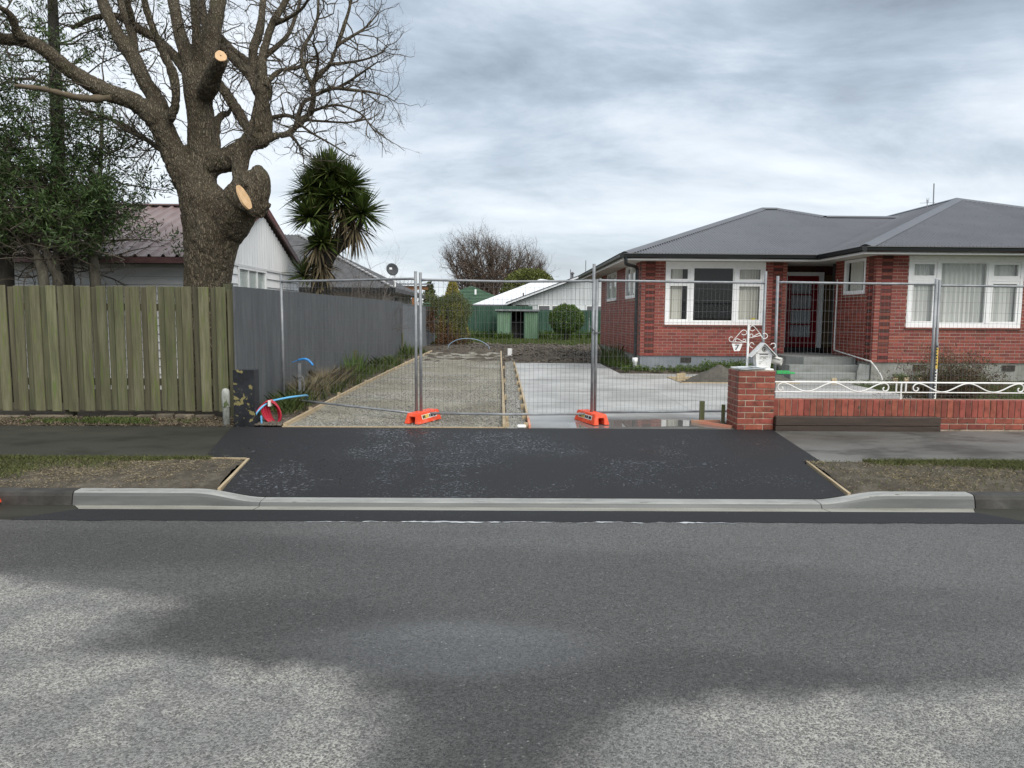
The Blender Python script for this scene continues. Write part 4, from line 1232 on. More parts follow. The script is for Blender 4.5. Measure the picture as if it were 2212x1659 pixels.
# swellings where old limbs were cut away
def blob(mb, c, r, sq=(1, 1, 1)):
    bm = bmesh.new(); bmesh.ops.create_icosphere(bm, subdivisions=2, radius=1)
    bm.verts.index_update()
    mb.add([(c[0] + v.co.x * r * sq[0], c[1] + v.co.y * r * sq[1], c[2] + v.co.z * r * sq[2]) for v in bm.verts], [tuple(v.index for v in f.verts) for f in bm.faces])
    bm.free()


trunk.tube(smooth_path([(-3.86, 10.9, 3.10), (-3.72, 10.9, 3.36), (-3.66, 10.9, 3.58), (-3.72, 10.92, 3.80)], 4), np.interp(np.arange(13), [0, 5, 9, 12], [0.18, 0.17, 0.14, 0.07]), 12)
trunk.tube([(-3.72, 10.9, 3.12), (-3.60, 10.9, 3.20), (-3.545, 10.9, 3.275)], [0.12, 0.085, 0.055], 9)
blob(trunk, (-3.62, 11.3, 5.02), 0.075, (0.8, 1, 1.3)); blob(trunk, (-3.68, 11.3, 4.35), 0.09, (0.75, 1, 1.9))
me = trunk.mesh('trunk'); fixn(me)
tmp = bpy.data.objects.new('tmp', me); col.objects.link(tmp)
md = tmp.modifiers.new('r', 'REMESH'); md.mode = 'VOXEL'; md.voxel_size = 0.021; md.use_smooth_shade = True
ms = tmp.modifiers.new('s', 'SMOOTH'); ms.factor = 0.5; ms.iterations = 4
dg = bpy.context.evaluated_depsgraph_get()
me2 = bpy.data.meshes.new_from_object(tmp.evaluated_get(dg))
bpy.data.objects.remove(tmp)
me2.name = 'trunk'
nv = len(me2.vertices)
co = np.zeros(nv * 3, np.float32); me2.vertices.foreach_get('co', co); co = co.reshape(-1, 3)
no = np.zeros(nv * 3, np.float32); me2.vertex_normals.foreach_get('vector', no); no = no.reshape(-1, 3)
disp = np.zeros(nv)
for i in range(nv):
    x_, y_, z_ = co[i]
    disp[i] = 0.022 * mnoise.noise(Vector((x_ * 3, y_ * 3, z_ * 1.6))) - 0.026 * max(0.0, 0.22 - abs(mnoise.noise(Vector((x_ * 11, y_ * 11, z_ * 3.2))))) / 0.22 + 0.006 * mnoise.noise(Vector((x_ * 26, y_ * 26, z_ * 13)))
fat = np.clip((7.0 - co[:, 2]) / 3.0, 0.25, 1.0)
co += no * (disp * fat)[:, None]
me2.vertices.foreach_set('co', co.ravel())
me2.materials.clear()
obj('trunk', me2, M['bark'], bt, True)
P = paths['L1b']
MB().tube(P[:, :3], P[:, 3] * 0.85 * (1 + 0.15 * np.sin(np.arange(len(P)) * 2.1)), 8).build('dead_branch', M['dead_wood'], bt, True)


def disc(c, nrm, ru, rv, upv, mat, parent, th=0.012):
    nrm = Vector(nrm).normalized(); u = Vector(upv); u = (u - nrm * u.dot(nrm)).normalized(); v = nrm.cross(u)
    n = 28; c = Vector(c)
    pts = []
    for i in range(n):
        a = 2 * math.pi * i / n
        rr = 1 + 0.04 * math.sin(3 * a + 1) + 0.02 * math.sin(7 * a)
        pts.append(c + u * (math.cos(a) * ru * rr) + v * (math.sin(a) * rv * rr))
    return MB().prism(pts, (0, 0, 0), nrm * th).build('cut_face', mat, parent)


c4 = paths['C4'][-1]
disc((c4[0] + 0.012, c4[1] - 0.03, c4[2] + 0.012), (0.38, -0.85, 0.38), 0.086, 0.078, (0, 0, 1), M['cut_wood'], bt, 0.022)
MB().lathe([(0.008, 0), (0.008, 0.004)], 8, Matrix.Translation((c4[0] + 0.021, c4[1] - 0.051, c4[2] + 0.022)) @ Vector((0.38, -0.85, 0.38)).to_track_quat('Z', 'Y').to_matrix().to_4x4()).build('pith', M['twig'], bt)
disc((-3.805, 10.57, 3.27), (0.93, -0.24, 0.40), 0.185, 0.12, (-0.42, 0.0, 0.9), M['cut_wood'], bt, 0.03)

# fine winter twigs over the limbs
tw = Twigs()
for nm, P in paths.items():
    if nm in ('T', 'L1b', 'RS', 'C4', 'M'): continue
    seg = np.linalg.norm(np.diff(P[:, :3], axis=0), axis=1)
    length = seg.sum()
    small = P[-1, 3] < 0.03
    right = nm.startswith('R2')
    cnt = int(length * (6.0 if right else 5.0)) + (3 if small else 0)
    for i in range(cnt):
        t_ = rng.uniform(0.25, 1.0) if P[0, 3] > 0.09 else rng.uniform(0.1, 1.0)
        j = min(len(P) - 2, int(t_ * (len(P) - 1)))
        if P[j, 3] > 0.14: continue
        p = P[j, :3] + (P[j + 1, :3] - P[j, :3]) * rng.uniform()
        tan = P[j + 1, :3] - P[j, :3]; tan /= np.linalg.norm(tan) + 1e-6
        d = tan * 0.5 + rng.normal(size=3) * np.array([0.8, 0.75, 0.65]) + np.array([0.25 if right else 0, 0, 0.05])
        L = rng.uniform(0.4, 0.95) * (0.8 if right else 1.0)
        grow(tw, p, d, L, min(0.012, max(0.008, P[j, 3] * 0.5)), 2, 0.05, 0.42, (3, 4), 3)
    # the limb's own tip carries on as a spray
    if small:
        for i in range(3):
            d = P[-1, :3] - P[-3, :3]; d /= np.linalg.norm(d)
            grow(tw, P[-1, :3], d + rng.normal(size=3) * 0.35, rng.uniform(0.3, 0.6), max(0.007, P[-1, 3] * 0.7), 2, 0.08, 0.40, (3, 5), 3)
tw.build('crown', M['twig'], bt)

# ================================================================== evergreen trees beyond the paling fence
M['dark_trunk'] = pmat('dark_trunk', [(0.3, (0.016, 0.015, 0.012)), (0.7, (0.042, 0.038, 0.030))], scale=5, stretch=(2, 2, 0.6), rough=0.9, bump=0.6, bscale=26)
M['grey_trunk'] = pmat('grey_trunk', [(0.3, (0.055, 0.050, 0.035)), (0.7, (0.135, 0.125, 0.095))], scale=9, stretch=(2, 2, 0.7), rough=0.9, bump=0.4, bscale=30)
M['leaf_dark'] = pmat('leaf_dark', [(0.3, (0.028, 0.054, 0.016)), (0.6, (0.066, 0.11, 0.03)), (0.85, (0.15, 0.19, 0.062))], scale=1.2, rough=0.5, bump=0, rnd=0.45, hue=0.02, trans=0.18, spec=0.4)


def evergreen(label, stems, mat, n_br, region, leaf=(0.095, 0.019), nleaf=34, blen=(0.6, 1.2), zr=(2.2, 6.4), dens_low=1.0):
    t_ = thing('evergreen_tree', (stems[0][0][0], stems[0][0][1], 0.15), label, 'tree', 'evergreen trees behind the paling fence')
    tr = MB(); tips_w = Twigs(); C = []; D = []
    for st in stems:
        P = smooth_path([(x, y, z, r) for x, y, z, r in st], 4)
        tr.tube(P[:, :3], P[:, 3], 9)
        for i in range(n_br):
            t0 = rng.uniform(0.12, 1.0) ** dens_low
            j = min(len(P) - 2, int(t0 * (len(P) - 1)))
            if P[j, 2] < zr[0]: continue
            a = rng.uniform(0, 2 * math.pi)
            d = np.array([math.cos(a) * region[0], math.sin(a) * region[1], rng.uniform(-0.2, 0.6)])
            tp = []
            grow(tips_w, P[j, :3], d, rng.uniform(*blen), min(0.016, P[j, 3] * 0.5), 2, 0.02, 0.3, (3, 5), 3, tp, 0.7)
            for q, dd in tp:
                k_ = int(rng.integers(nleaf // 3, nleaf))
                s_ = rng.uniform(-0.22, 0.05, k_)[:, None]
                C.append(q + dd * s_ + rng.normal(size=(k_, 3)) * 0.035)
                D.append(dd * 0.8 + rng.normal(size=(k_, 3)) * 0.65)
    tr.build('trunk', mat, t_, True)
    tips_w.build('crown_twigs', M['twig'], t_)
    C = np.vstack(C); D = np.vstack(D)
    kp = C[:, 2] > 2.72 + 0.22 * np.sin(C[:, 0] * 5.0) + rng.normal(size=len(C)) * 0.08
    C = C[kp]; D = D[kp]
    n_ = len(C)
    V, F = leaves_np(C, D, leaf[0] * rng.uniform(0.7, 1.3, n_), leaf[1] * rng.uniform(0.8, 1.3, n_))
    obj('crown', mesh_np('crown', V, F), M['leaf_dark'], t_)
    return t_


evergreen('tall dark evergreen with upright blackish trunk rising past the dead branch', [[(-7.27, 12.0, 0.1, 0.15), (-7.28, 12, 2.0, 0.13), (-7.33, 12.0, 3.3, 0.115), (-7.30, 12.0, 4.6, 0.10), (-7.28, 12, 5.9, 0.085), (-7.26, 12, 7.4, 0.06)]], M['dark_trunk'], 90, (1.0, 0.8), nleaf=14, blen=(0.8, 1.6))
evergreen('bushy evergreen with thick black trunk at the end of the white garage', [[(-8.05, 11.5, 0.1, 0.19), (-8.0, 11.5, 2.0, 0.17), (-7.97, 11.5, 3.0, 0.15), (-8.1, 11.5, 4.5, 0.1), (-8.3, 11.6, 6.3, 0.05)]], M['dark_trunk'], 70, (1.0, 0.8), nleaf=15, blen=(0.7, 1.3))
evergreen('small evergreen with slanting grey stem against the white garage wall', [[(-7.18, 11.3, 0.1, 0.09), (-7.21, 11.3, 1.9, 0.08), (-7.32, 11.4, 2.35, 0.075), (-7.58, 11.5, 2.8, 0.06), (-7.75, 11.5, 3.5, 0.045), (-7.8, 11.5, 4.3, 0.03)]], M['grey_trunk'], 46, (1.0, 0.8), nleaf=34, blen=(0.5, 0.95), zr=(2.4, 5))
evergreen('small evergreen with forked pale stem between dark trunks', [[(-7.08, 11.5, 0.1, 0.09), (-7.10, 11.5, 2.0, 0.085), (-7.17, 11.45, 2.3, 0.06), (-7.3, 11.4, 2.9, 0.045), (-7.25, 11.3, 3.6, 0.03)], [(-7.10, 11.5, 1.95, 0.07), (-7.16, 11.55, 2.35, 0.055), (-7.12, 11.6, 3.0, 0.04), (-6.98, 11.6, 3.7, 0.028)]], M['grey_trunk'], 30, (1.0, 0.8), nleaf=34, blen=(0.45, 0.85), zr=(2.35, 4.2))
evergreen('slim evergreen with mottled straight stem beside the bare tree', [[(-6.68, 11.8, 0.1, 0.09), (-6.69, 11.8, 2.0, 0.085), (-6.71, 11.8, 2.6, 0.075), (-6.62, 11.8, 3.2, 0.05), (-6.55, 11.85, 4.0, 0.035), (-6.5, 11.9, 4.9, 0.02)]], M['grey_trunk'], 64, (1.05, 0.8), nleaf=22, blen=(0.55, 1.25), zr=(2.5, 5))

# ================================================================== brick house
house = thing('brick_house', (8, 18, 0.2), 'red brick house with dark corrugated hip roof and white windows', 'house')
FZ0, FZ1, SZ = 0.61, 2.985, 2.985          # foundation top, wall top, soffit
CO = 0.0742                                # brick course
AX0, AX1, AY, AYB = 3.44, 7.12, 18.0, 25.4  # main block: front wall and side wall
BX0, BX1, BY = 8.23, 16.4, 15.8            # wing

walls = {}


def wall_box(name, a, b, mat=None):
    o_ = MB().box(a, b).build(name, mat or M['mortar'], house)
    walls.setdefault(name, o_)
    return o_


BR = []     # (centre, length dir, normal, length, dark, wall)


def lay(origin, u, n, u0, u1, z0, z1, wall, skips=(), bond=0.5, quoins=(), prio=0):
    """bricks on the plane through origin with in-plane direction u and outward normal n"""
    o_ = Vector(origin); u = Vector(u); n = Vector(n)
    Lb = 0.229
    k = 0
    z = z0
    while z + CO * 0.8 < z1:
        def put(a, b, dark):
            if b - a < 0.03: return
            for (sa, sb, sz0, sz1) in skips:
                if z + CO > sz0 + 0.02 and z < sz1 - 0.02:
                    if a >= sa - 0.01 and b <= sb + 0.01: return
                    if a < sa < b and b <= sb + 0.01: b = sa
                    elif a < sb < b and a >= sa - 0.01: a = sb
                    elif a < sa and b > sb:
                        put(a, sa, dark); put(sb, b, dark); return
                    if b - a < 0.03: return
            c = o_ + u * ((a + b) / 2) + Vector((0, 0, z + CO / 2))
            BR.append((c, u, n, b - a - 0.009, CO - 0.0095, dark, wall, prio))
        pos = u0
        for (qa, qb) in sorted(quoins):
            seg = [(pos, qa)]
            fill(pos, qa, k, bond, Lb, put)
            put(qa, qb, 2 if (k % 2) else 1)
            pos = qb
        fill(pos, u1, k, bond, Lb, put)
        z += CO; k += 1


def fill(a, b, k, bond, Lb, put):
    if b - a < 0.02: return
    if b - a < 0.2:
        put(a, b, 0); return
    x_ = a + (Lb * bond if k % 2 else Lb)
    p = a
    while x_ < b - 0.045:
        put(p, x_, 0); p = x_; x_ += Lb
    put(p, b, 0)


# window and door openings in wall coordinates
AW = (4.05, 6.57, 1.40, 3.05)       # main front window x0,x1,z0,z1
BW = (8.95, 11.52, 1.40, 3.05)
# backing walls (mortar plane) with openings left free
t_ = 0.10
wA = wall_box('front_wall', (AX0 + 0.004, AY + 0.004, FZ0), (AW[0], AY + t_, SZ))
wall_box('front_wall', (AW[1], AY + 0.004, FZ0), (AX1 - 0.0, AY + t_, SZ))
wall_box('front_wall', (AW[0], AY + 0.004, FZ0), (AW[1], AY + t_, AW[2]))
wS = wall_box('side_wall', (AX0 + 0.004, AY + t_ + 0.002, FZ0), (AX0 + t_, AYB, 2.06))
SW = [(18.75, 20.3), (21.95, 23.95)]       # side windows along the drive
yp = AY + t_ + 0.002
for a, b in SW + [(AYB, AYB)]:
    wall_box('side_wall', (AX0 + 0.004, yp, 2.062), (AX0 + t_, a, SZ)); yp = b
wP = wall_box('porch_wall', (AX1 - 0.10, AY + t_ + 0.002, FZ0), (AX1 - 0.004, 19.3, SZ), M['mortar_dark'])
wB = wall_box('wing_front_wall', (BX0 + 0.004, BY + 0.004, FZ0), (BW[0], BY + t_, SZ))
wall_box('wing_front_wall', (BW[1], BY + 0.004, FZ0), (BX1, BY + t_, SZ))
wall_box('wing_front_wall', (BW[0], BY + 0.004, FZ0), (BW[1], BY + t_, BW[2]))
WSW = (16.27, 17.28, 2.12)                 # small wing side window
wC = wall_box('wing_side_wall', (BX0 + 0.004, BY + t_ + 0.002, FZ0), (BX0 + t_, 17.75, WSW[2]))
wall_box('wing_side_wall', (BX0 + 0.004, BY + t_ + 0.002, WSW[2] + 0.002), (BX0 + t_, WSW[0], SZ))
wall_box('wing_side_wall', (BX0 + 0.004, WSW[1], WSW[2] + 0.002), (BX0 + t_, 17.75, SZ))
# dark mortar behind the quoin columns
QA, QB = (0.112, 0.348), (3.332, 3.568)
for q0, q1 in (QA, QB):
    MB().box((AX0 + q0 - 0.004, AY + 0.0012, FZ0), (AX0 + q1 + 0.004, AY + 0.0035, SZ)).build('quoin_mortar', M['mortar_dark'], house)
QC = (0.125, 0.36)
MB().box((BX0 + QC[0] - 0.004, BY + 0.0012, FZ0), (BX0 + QC[1] + 0.004, BY + 0.0035, SZ)).build('quoin_mortar', M['mortar_dark'], house)
MB().box((AX0 + 0.0012, AY + 0.02, FZ0), (AX0 + 0.0035, AY + 0.235, SZ)).build('quoin_mortar', M['mortar_dark'], house)
MB().box((BX0 + 0.0012, BY + 0.115, FZ0), (BX0 + 0.0035, BY + 0.34, SZ)).build('quoin_mortar', M['mortar_dark'], house)

lay((BX0, BY, 0), (1, 0, 0), (0, -1, 0), 0.0, 4.4, FZ0, SZ, wB, [(BW[0] - BX0, BW[1] - BX0, BW[2] - 0.03, 9)], 0.5, [QC], 0)
lay((AX0, AY, 0), (1, 0, 0), (0, -1, 0), 0.0, AX1 - AX0, FZ0, SZ, wA, [(AW[0] - AX0, AW[1] - AX0, AW[2] - 0.03, 9)], 0.5, [QA, QB], 1)
lay((BX0, 17.75, 0), (0, -1, 0), (-1, 0, 0), 0.0, 17.75 - BY, FZ0, SZ, wC, [(17.75 - WSW[1], 17.75 - WSW[0], WSW[2], 9)], 0.5, [(1.61, 1.835)], 2)
lay((AX0, AYB, 0), (0, -1, 0), (-1, 0, 0), 0.0, AYB - AY, FZ0, SZ, wS, [(AYB - b, AYB - a, 2.05, 9) for a, b in SW], 0.5, [(7.16, 7.385)], 3)
lay((BX0, BY, 0), (1, 0, 0), (0, -1, 0), 4.4, 8.1, FZ0, SZ, wB, [], 0.5, [], 4)
lay((AX1, AY, 0), (0, 1, 0), (1, 0, 0), 0.1, 1.3, FZ0, SZ, wP, [], 0.5, [], 3)
brick_me = {}


def brick_mesh(L, H, mat):
    key = (round(L, 2), mat.name)
    if key not in brick_me:
        me = MB().bbox((-round(L, 2) / 2, -0.002, -H / 2), (round(L, 2) / 2, 0.09, H / 2), 0.0025).mesh('brick')
        fixn(me); me.materials.append(mat); brick_me[key] = me
    return brick_me[key]


BR.sort(key=lambda b: b[7])
singles, rest = BR[:296], BR[296:]
for (c, u, n, L, H, dk, wall, pr) in singles:
    mt = M['brick_red'] if dk == 0 else (M['brick_dark'] if dk == 2 else M['brick_red'])
    me = brick_mesh(L, H, mt)
    ang = math.atan2(u.y, u.x)
    jx = prng.uniform(-0.0015, 0.0015)
    w = Matrix.Translation(c + n * jx - n * 0.0) @ Matrix.Rotation(ang, 4, 'Z')
    if u.y < 0: w = Matrix.Translation(c) @ Matrix(((u.x, -n.x, 0, 0), (u.y, -n.y, 0, 0), (0, 0, 1, 0), (0, 0, 0, 1)))
    o_ = bpy.data.objects.new('brick', me); link(o_, wall, w)
for flag, mt in ((0, M['brick_red']), (2, M['brick_dark'])):
    mb = MB()
    for (c, u, n, L, H, dk, wall, pr) in rest:
        if (dk == 2) != (flag == 2): continue
        w = Matrix(((u.x, -n.x, 0, c.x), (u.y, -n.y, 0, c.y), (0, 0, 1, c.z), (0, 0, 0, 1)))
        mb.box((-L / 2, -0.002, -H / 2), (L / 2, 0.09, H / 2), w)
    o_ = mb.build('brickwork', mt, house); o_['kind'] = 'stuff'

# foundation
MB().box((AX0 + 0.02, AY + 0.03, 0.0), (AX1 - 0.02, AY + 0.12, FZ0 - 0.002)).build('foundation', M['foundation_paint'], house)
MB().box((AX0 + 0.03, AY + 0.122, 0.0), (AX0 + 0.12, AYB, FZ0 - 0.002)).build('foundation', M['concrete_old'], house)
MB().box((BX0 + 0.02, BY + 0.03, 0.0), (BX1, BY + 0.12, FZ0 - 0.002)).build('foundation', M['concrete_old'], house)
MB().box((BX0 + 0.03, BY + 0.122, 0.0), (BX0 + 0.12, 17.8, FZ0 - 0.002)).build('foundation', M['concrete_old'], house)
# grille vents in the foundation
M['vent'] = flat('vent_terracotta', (0.10, 0.085, 0.07), 0.8)


def vent(c, u, n, w=0.26, h=0.12):
    c, u, n = Vector(c), Vector(u), Vector(n)
    b0 = MB().beam(c - u * w / 2 + n * 0.004, c + u * w / 2 + n * 0.004, 0.012, h, (0, 0, 1)).build('vent', M['ink'], house)
    for i in range(7):
        p = c + u * (-w / 2 + w * i / 6) + n * 0.014
        MB().beam(p - Vector((0, 0, h / 2)), p + Vector((0, 0, h / 2)), 0.010, 0.010, n).build('bar', M['vent'], b0)
    for j in range(4):
        p = c + Vector((0, 0, -h / 2 + h * j / 3)) + n * 0.014
        MB().beam(p - u * w / 2, p + u * w / 2, 0.010, 0.009).build('bar', M['vent'], b0)


vent((4.63, AY + 0.03, 0.51), (1, 0, 0), (0, -1, 0))
vent((9.33, BY + 0.03, 0.50), (1, 0, 0), (0, -1, 0), 0.28, 0.12)
vent((11.35, BY + 0.03, 0.50), (1, 0, 0), (0, -1, 0), 0.28, 0.12)
vent((AX0 + 0.03, 20.2, 0.46), (0, 1, 0), (-1, 0, 0))


# windows -----------------------------------------------------------
def curtain(x0, x1, z0, z1, y, mat, parent, ph=0.0, waves=9, amp=0.022):
    V = []; F = []
    n_ = int(waves * 10)
    for i in range(n_ + 1):
        s_ = i / n_
        x_ = x0 + (x1 - x0) * s_
        nz_ = mnoise.noise(Vector((s_ * waves * 0.45 + ph * 7, x0, 0.3)))
        yo = amp * (0.75 + 1.1 * nz_) * math.sin(2 * math.pi * waves * s_ + ph + 2.6 * math.sin(5 * s_ + ph) + 3.0 * nz_)
        V += [(x_, y + yo * 1.2, z0), (x_ + 0.004 * math.sin(9 * s_), y + yo * 0.8, z1)]
        if i: F.append((2 * i - 2, 2 * i, 2 * i + 1, 2 * i - 1))
    return obj('curtain', mesh_np('curtain', V, F), mat, parent, True)


def big_window(x0, x1, z0, z1, y, style):
    """three-part window: casements with top lights either side of a fixed pane"""
    zt = z1 - 0.13
    f = MB()
    fy0, fy1 = y - 0.012, y + 0.075
    f.box((x0, fy0, z0), (x1, fy1, z0 + 0.085))
    f.box((x0, fy0, zt), (x1, fy1, z1))
    for a in (x0, x1 - 0.07): f.box((a, fy0, z0 + 0.085), (a + 0.07, fy1, zt))
    W = x1 - x0
    m1, m2 = x0 + W * 0.245, x0 + W * 0.690
    for a in (m1, m2): f.box((a, fy0 - 0.003, z0 + 0.085), (a + 0.075, fy1, zt))
    wnd = f.build('window', M['white_paint'], house)
    MB().box((x0 - 0.02, y - 0.055, z0 - 0.028), (x1 + 0.02, y + 0.07, z0 - 0.002)).build('sill', M['brick_wall'], wnd)
    trn = z0 + 1.03
    panes = [(m1 + 0.075, m2, z0 + 0.085, zt, 0.03)]
    for a, b in ((x0 + 0.07, m1), (m2 + 0.075, x1 - 0.07)):
        MB().box((a, y - 0.009, trn), (b, y + 0.07, trn + 0.065)).build('transom', M['white_paint'], wnd)
        panes += [(a, b, z0 + 0.085, trn, 0.055), (a, b, trn + 0.065, zt, 0.055)]
    for (a, b, c, d, s) in panes:
        sb = MB()
        sb.box((a + 0.002, y - 0.002, c + 0.002), (b - 0.002, y + 0.045, c + s)); sb.box((a + 0.002, y - 0.002, d - s), (b - 0.002, y + 0.045, d - 0.002))
        sb.box((a + 0.002, y - 0.002, c + s), (a + s, y + 0.045, d - s)); sb.box((b - s, y - 0.002, c + s), (b - 0.002, y + 0.045, d - s))
        sb.build('sash', M['white_paint'], wnd)
        MB().add([(a + s, y + 0.022, c + s), (b - s, y + 0.022, c + s), (b - s, y + 0.022, d - s), (a + s, y + 0.022, d - s)], [(0, 1, 2, 3)]).build('pane', M['glass'], wnd)
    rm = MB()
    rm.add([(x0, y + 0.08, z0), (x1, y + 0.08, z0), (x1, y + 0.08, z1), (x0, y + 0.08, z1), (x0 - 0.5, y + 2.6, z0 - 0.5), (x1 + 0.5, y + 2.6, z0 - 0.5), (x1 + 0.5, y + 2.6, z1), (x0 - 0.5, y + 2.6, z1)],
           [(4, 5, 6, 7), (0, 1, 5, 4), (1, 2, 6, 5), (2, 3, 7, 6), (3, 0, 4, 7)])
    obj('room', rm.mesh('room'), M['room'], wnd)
    if style == 'net':
        curtain(x0 + 0.05, x1 - 0.05, z0 + 0.05, zt, y + 0.11, M['curtain'], wnd, 0.3, 24, 0.022)
    else:
        curtain(x0 + 0.05, m1 - 0.17, z0 + 0.05, zt, y + 0.12, M['curtain_tan'], wnd, 0.4, 6, 0.028)
        curtain(m2 + 0.08, x1 - 0.10, z0 + 0.05, zt, y + 0.12, M['curtain_tan'], wnd, 1.4, 7, 0.028)
    return wnd


wa = big_window(AW[0], AW[1], AW[2], 2.98, AY, 'open')
M['yellow_tag'] = flat('yellow_paper', (0.55, 0.42, 0.03), 0.6, bump=0)
MB().bbox((6.27, AY + 0.06, 1.53), (6.38, AY + 0.065, 1.58), 0.001).build('sticker', M['yellow_tag'], wa)
wb = big_window(BW[0], BW[1], BW[2], 2.98, BY, 'net')


def side_window(x, y0, y1, z0, z1, mull):
    f = MB()
    a, b = x - 0.012, x + 0.08
    f.box((a, y0, z0), (b, y1, z0 + 0.09)); f.box((a, y0, z1 - 0.06), (b, y1, z1))
    for q in [y0, y1 - 0.06] + list(mull): f.box((a, q, z0 + 0.09), (b, q + 0.06, z1 - 0.06))
    w = f.build('window', M['white_paint'], house)
    qs = [y0 + 0.06] + [v for q in mull for v in (q, q + 0.06)] + [y1 - 0.06]
    for i in range(0, len(qs), 2):
        MB().add([(x + 0.027, qs[i], z0 + 0.09), (x + 0.027, qs[i + 1], z0 + 0.09), (x + 0.027, qs[i + 1], z1 - 0.06), (x + 0.027, qs[i], z1 - 0.06)], [(0, 1, 2, 3)]).build('pane', M['glass'], w)
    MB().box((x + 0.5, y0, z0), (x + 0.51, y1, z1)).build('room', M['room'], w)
    V = []; F = []
    for i in range(41):
        s_ = i / 40; yy = y0 + (y1 - y0) * (0.25 + 0.6 * s_); xo = x + 0.07 + 0.02 * math.sin(s_ * 40)
        V += [(xo, yy, z0 + 0.05), (xo, yy, z1 - 0.05)]
        if i: F.append((2 * i - 2, 2 * i, 2 * i + 1, 2 * i - 1))
    obj('curtain', mesh_np('curtain', V, F), M['curtain_tan'], w, True)
    MB().box((x - 0.045, y0 - 0.01, z0 - 0.025), (x + 0.06, y1 + 0.01, z0 - 0.002)).build('sill', M['brick_wall'], w)


side_window(AX0, SW[0][0], SW[0][1], 2.085, 2.97, [19.5])
side_window(AX0, SW[1][0], SW[1][1], 2.085, 2.97, [22.9])
side_window(BX0, WSW[0], WSW[1], WSW[2] + 0.03, 2.97, [])

# porch: back wall, door, boards, steps ---------------------------------
PY = 19.25
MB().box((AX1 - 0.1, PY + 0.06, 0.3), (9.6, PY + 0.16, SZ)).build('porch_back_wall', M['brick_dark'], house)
MB().box((8.66, PY + 0.03, 0.8), (9.5, PY + 0.058, 2.75)).build('porch_panel', M['brown_board'], house)
for i in range(6):
    MB().box((8.665 + i * 0.14, PY + 0.018, 0.8), (8.665 + i * 0.14 + 0.132, PY + 0.029, 2.75)).build('board', M['brown_board'], house)
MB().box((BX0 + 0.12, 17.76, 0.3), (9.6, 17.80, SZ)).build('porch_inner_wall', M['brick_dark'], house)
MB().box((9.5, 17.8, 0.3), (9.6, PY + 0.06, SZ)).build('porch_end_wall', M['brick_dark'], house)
DX0, DX1, DZ0, DZ1 = 7.62, 8.48, 0.80, 2.72
f = MB()
f.box((DX0 - 0.11, PY - 0.03, DZ0 - 0.02), (DX0, PY + 0.056, DZ1 + 0.1)); f.box((DX1, PY - 0.03, DZ0 - 0.02), (DX1 + 0.13, PY + 0.056, DZ1 + 0.1)); f.box((DX0, PY - 0.03, DZ1), (DX1, PY + 0.056, DZ1 + 0.1))
door = f.build('door_frame', M['white_paint'], house)
d_ = MB()
gx0, gx1 = DX0 + 0.13, DX1 - 0.17
lights = [(1.08, 1.40), (1.44, 1.80), (1.84, 2.20), (2.24, 2.58)]
d_.box((DX0 + 0.004, PY, DZ0), (gx0, PY + 0.04, DZ1 - 0.004)); d_.box((gx1, PY, DZ0), (DX1 - 0.004, PY + 0.04, DZ1 - 0.004))
d_.box((gx0, PY, DZ0), (gx1, PY + 0.04, 1.08)); d_.box((gx0, PY, 2.58), (gx1, PY + 0.04, DZ1 - 0.004))
for (a, b), (c, e_) in zip(lights[:-1], lights[1:]): d_.box((gx0, PY + 0.004, b), (gx1, PY + 0.036, c))
dr = d_.build('door', M['door_red'], house)
for a, b in lights: MB().add([(gx0, PY + 0.02, a), (gx1, PY + 0.02, a), (gx1, PY + 0.02, b), (gx0, PY + 0.02, b)], [(0, 1, 2, 3)]).build('pane', M['glass'], dr)
V = []; F = []
for i in range(61):
    x_ = gx0 + (gx1 - gx0) * i / 60
    yo = PY + 0.045 + 0.008 * math.sin(i * 0.9)
    V += [(x_, yo, 1.0), (x_, yo, 2.65)]
    if i: F.append((2 * i - 2, 2 * i, 2 * i + 1, 2 * i - 1))
obj('curtain', mesh_np('curtain', V, F), M['lace'], dr, True)
MB().tube([(DX1 - 0.10, PY - 0.05, 1.80), (DX1 - 0.02, PY - 0.05, 1.80)], 0.012, 6).build('handle', M['galv'], dr)
MB().box((DX0 - 0.1, PY - 0.12, 0.70), (DX1 + 0.15, PY + 0.03, 0.79)).build('door_sill', M['ink'], house)
# porch wall lamp
l_ = MB().lathe([(0.02, 0), (0.05, 0.03), (0.06, 0.16), (0.03, 0.2), (0.008, 0.24)], 8, Matrix.Translation((7.46, 19.13, 2.33))).build('porch_lamp', M['gutter_black'], house)
MB().tube([(7.46, 19.13, 2.50), (7.40, 19.22, 2.56), (7.40, 19.30, 2.5)], 0.01, 5).build('bracket', M['gutter_black'], l_)

st = thing('porch_steps', (7.6, 16.4, 0.2), 'grey concrete porch steps leading up to the red door', 'steps')
MB().prism([(6.75, 17.97, 0.1), (6.75, 16.9, 0.1), (7.0, 16.5, 0.1), (8.22, 16.5, 0.1), (8.22, 19.2, 0.1), (7.14, 19.2, 0.1), (7.14, 17.97, 0.1)], (0, 0, 0), (0, 0, 0.585)).build('landing', M['concrete_step'], st)
MB().bbox((6.55, 16.2, 0.1), (8.22, 16.495, 0.52), 0.012).build('step', M['concrete_step'], st)
MB().bbox((6.45, 15.90, 0.1), (8.22, 16.195, 0.365), 0.012).build('step', M['concrete_step'], st)
MB().prism([(7.95, 15.86, 0.1), (8.225, 15.86, 0.1), (8.225, 15.86, 0.545), (8.0, 15.86, 0.58), (7.95, 15.86, 0.40)], (0, 0, 0), (0, 0.03, 0)).build('side_cheek', M['concrete_step'], st)
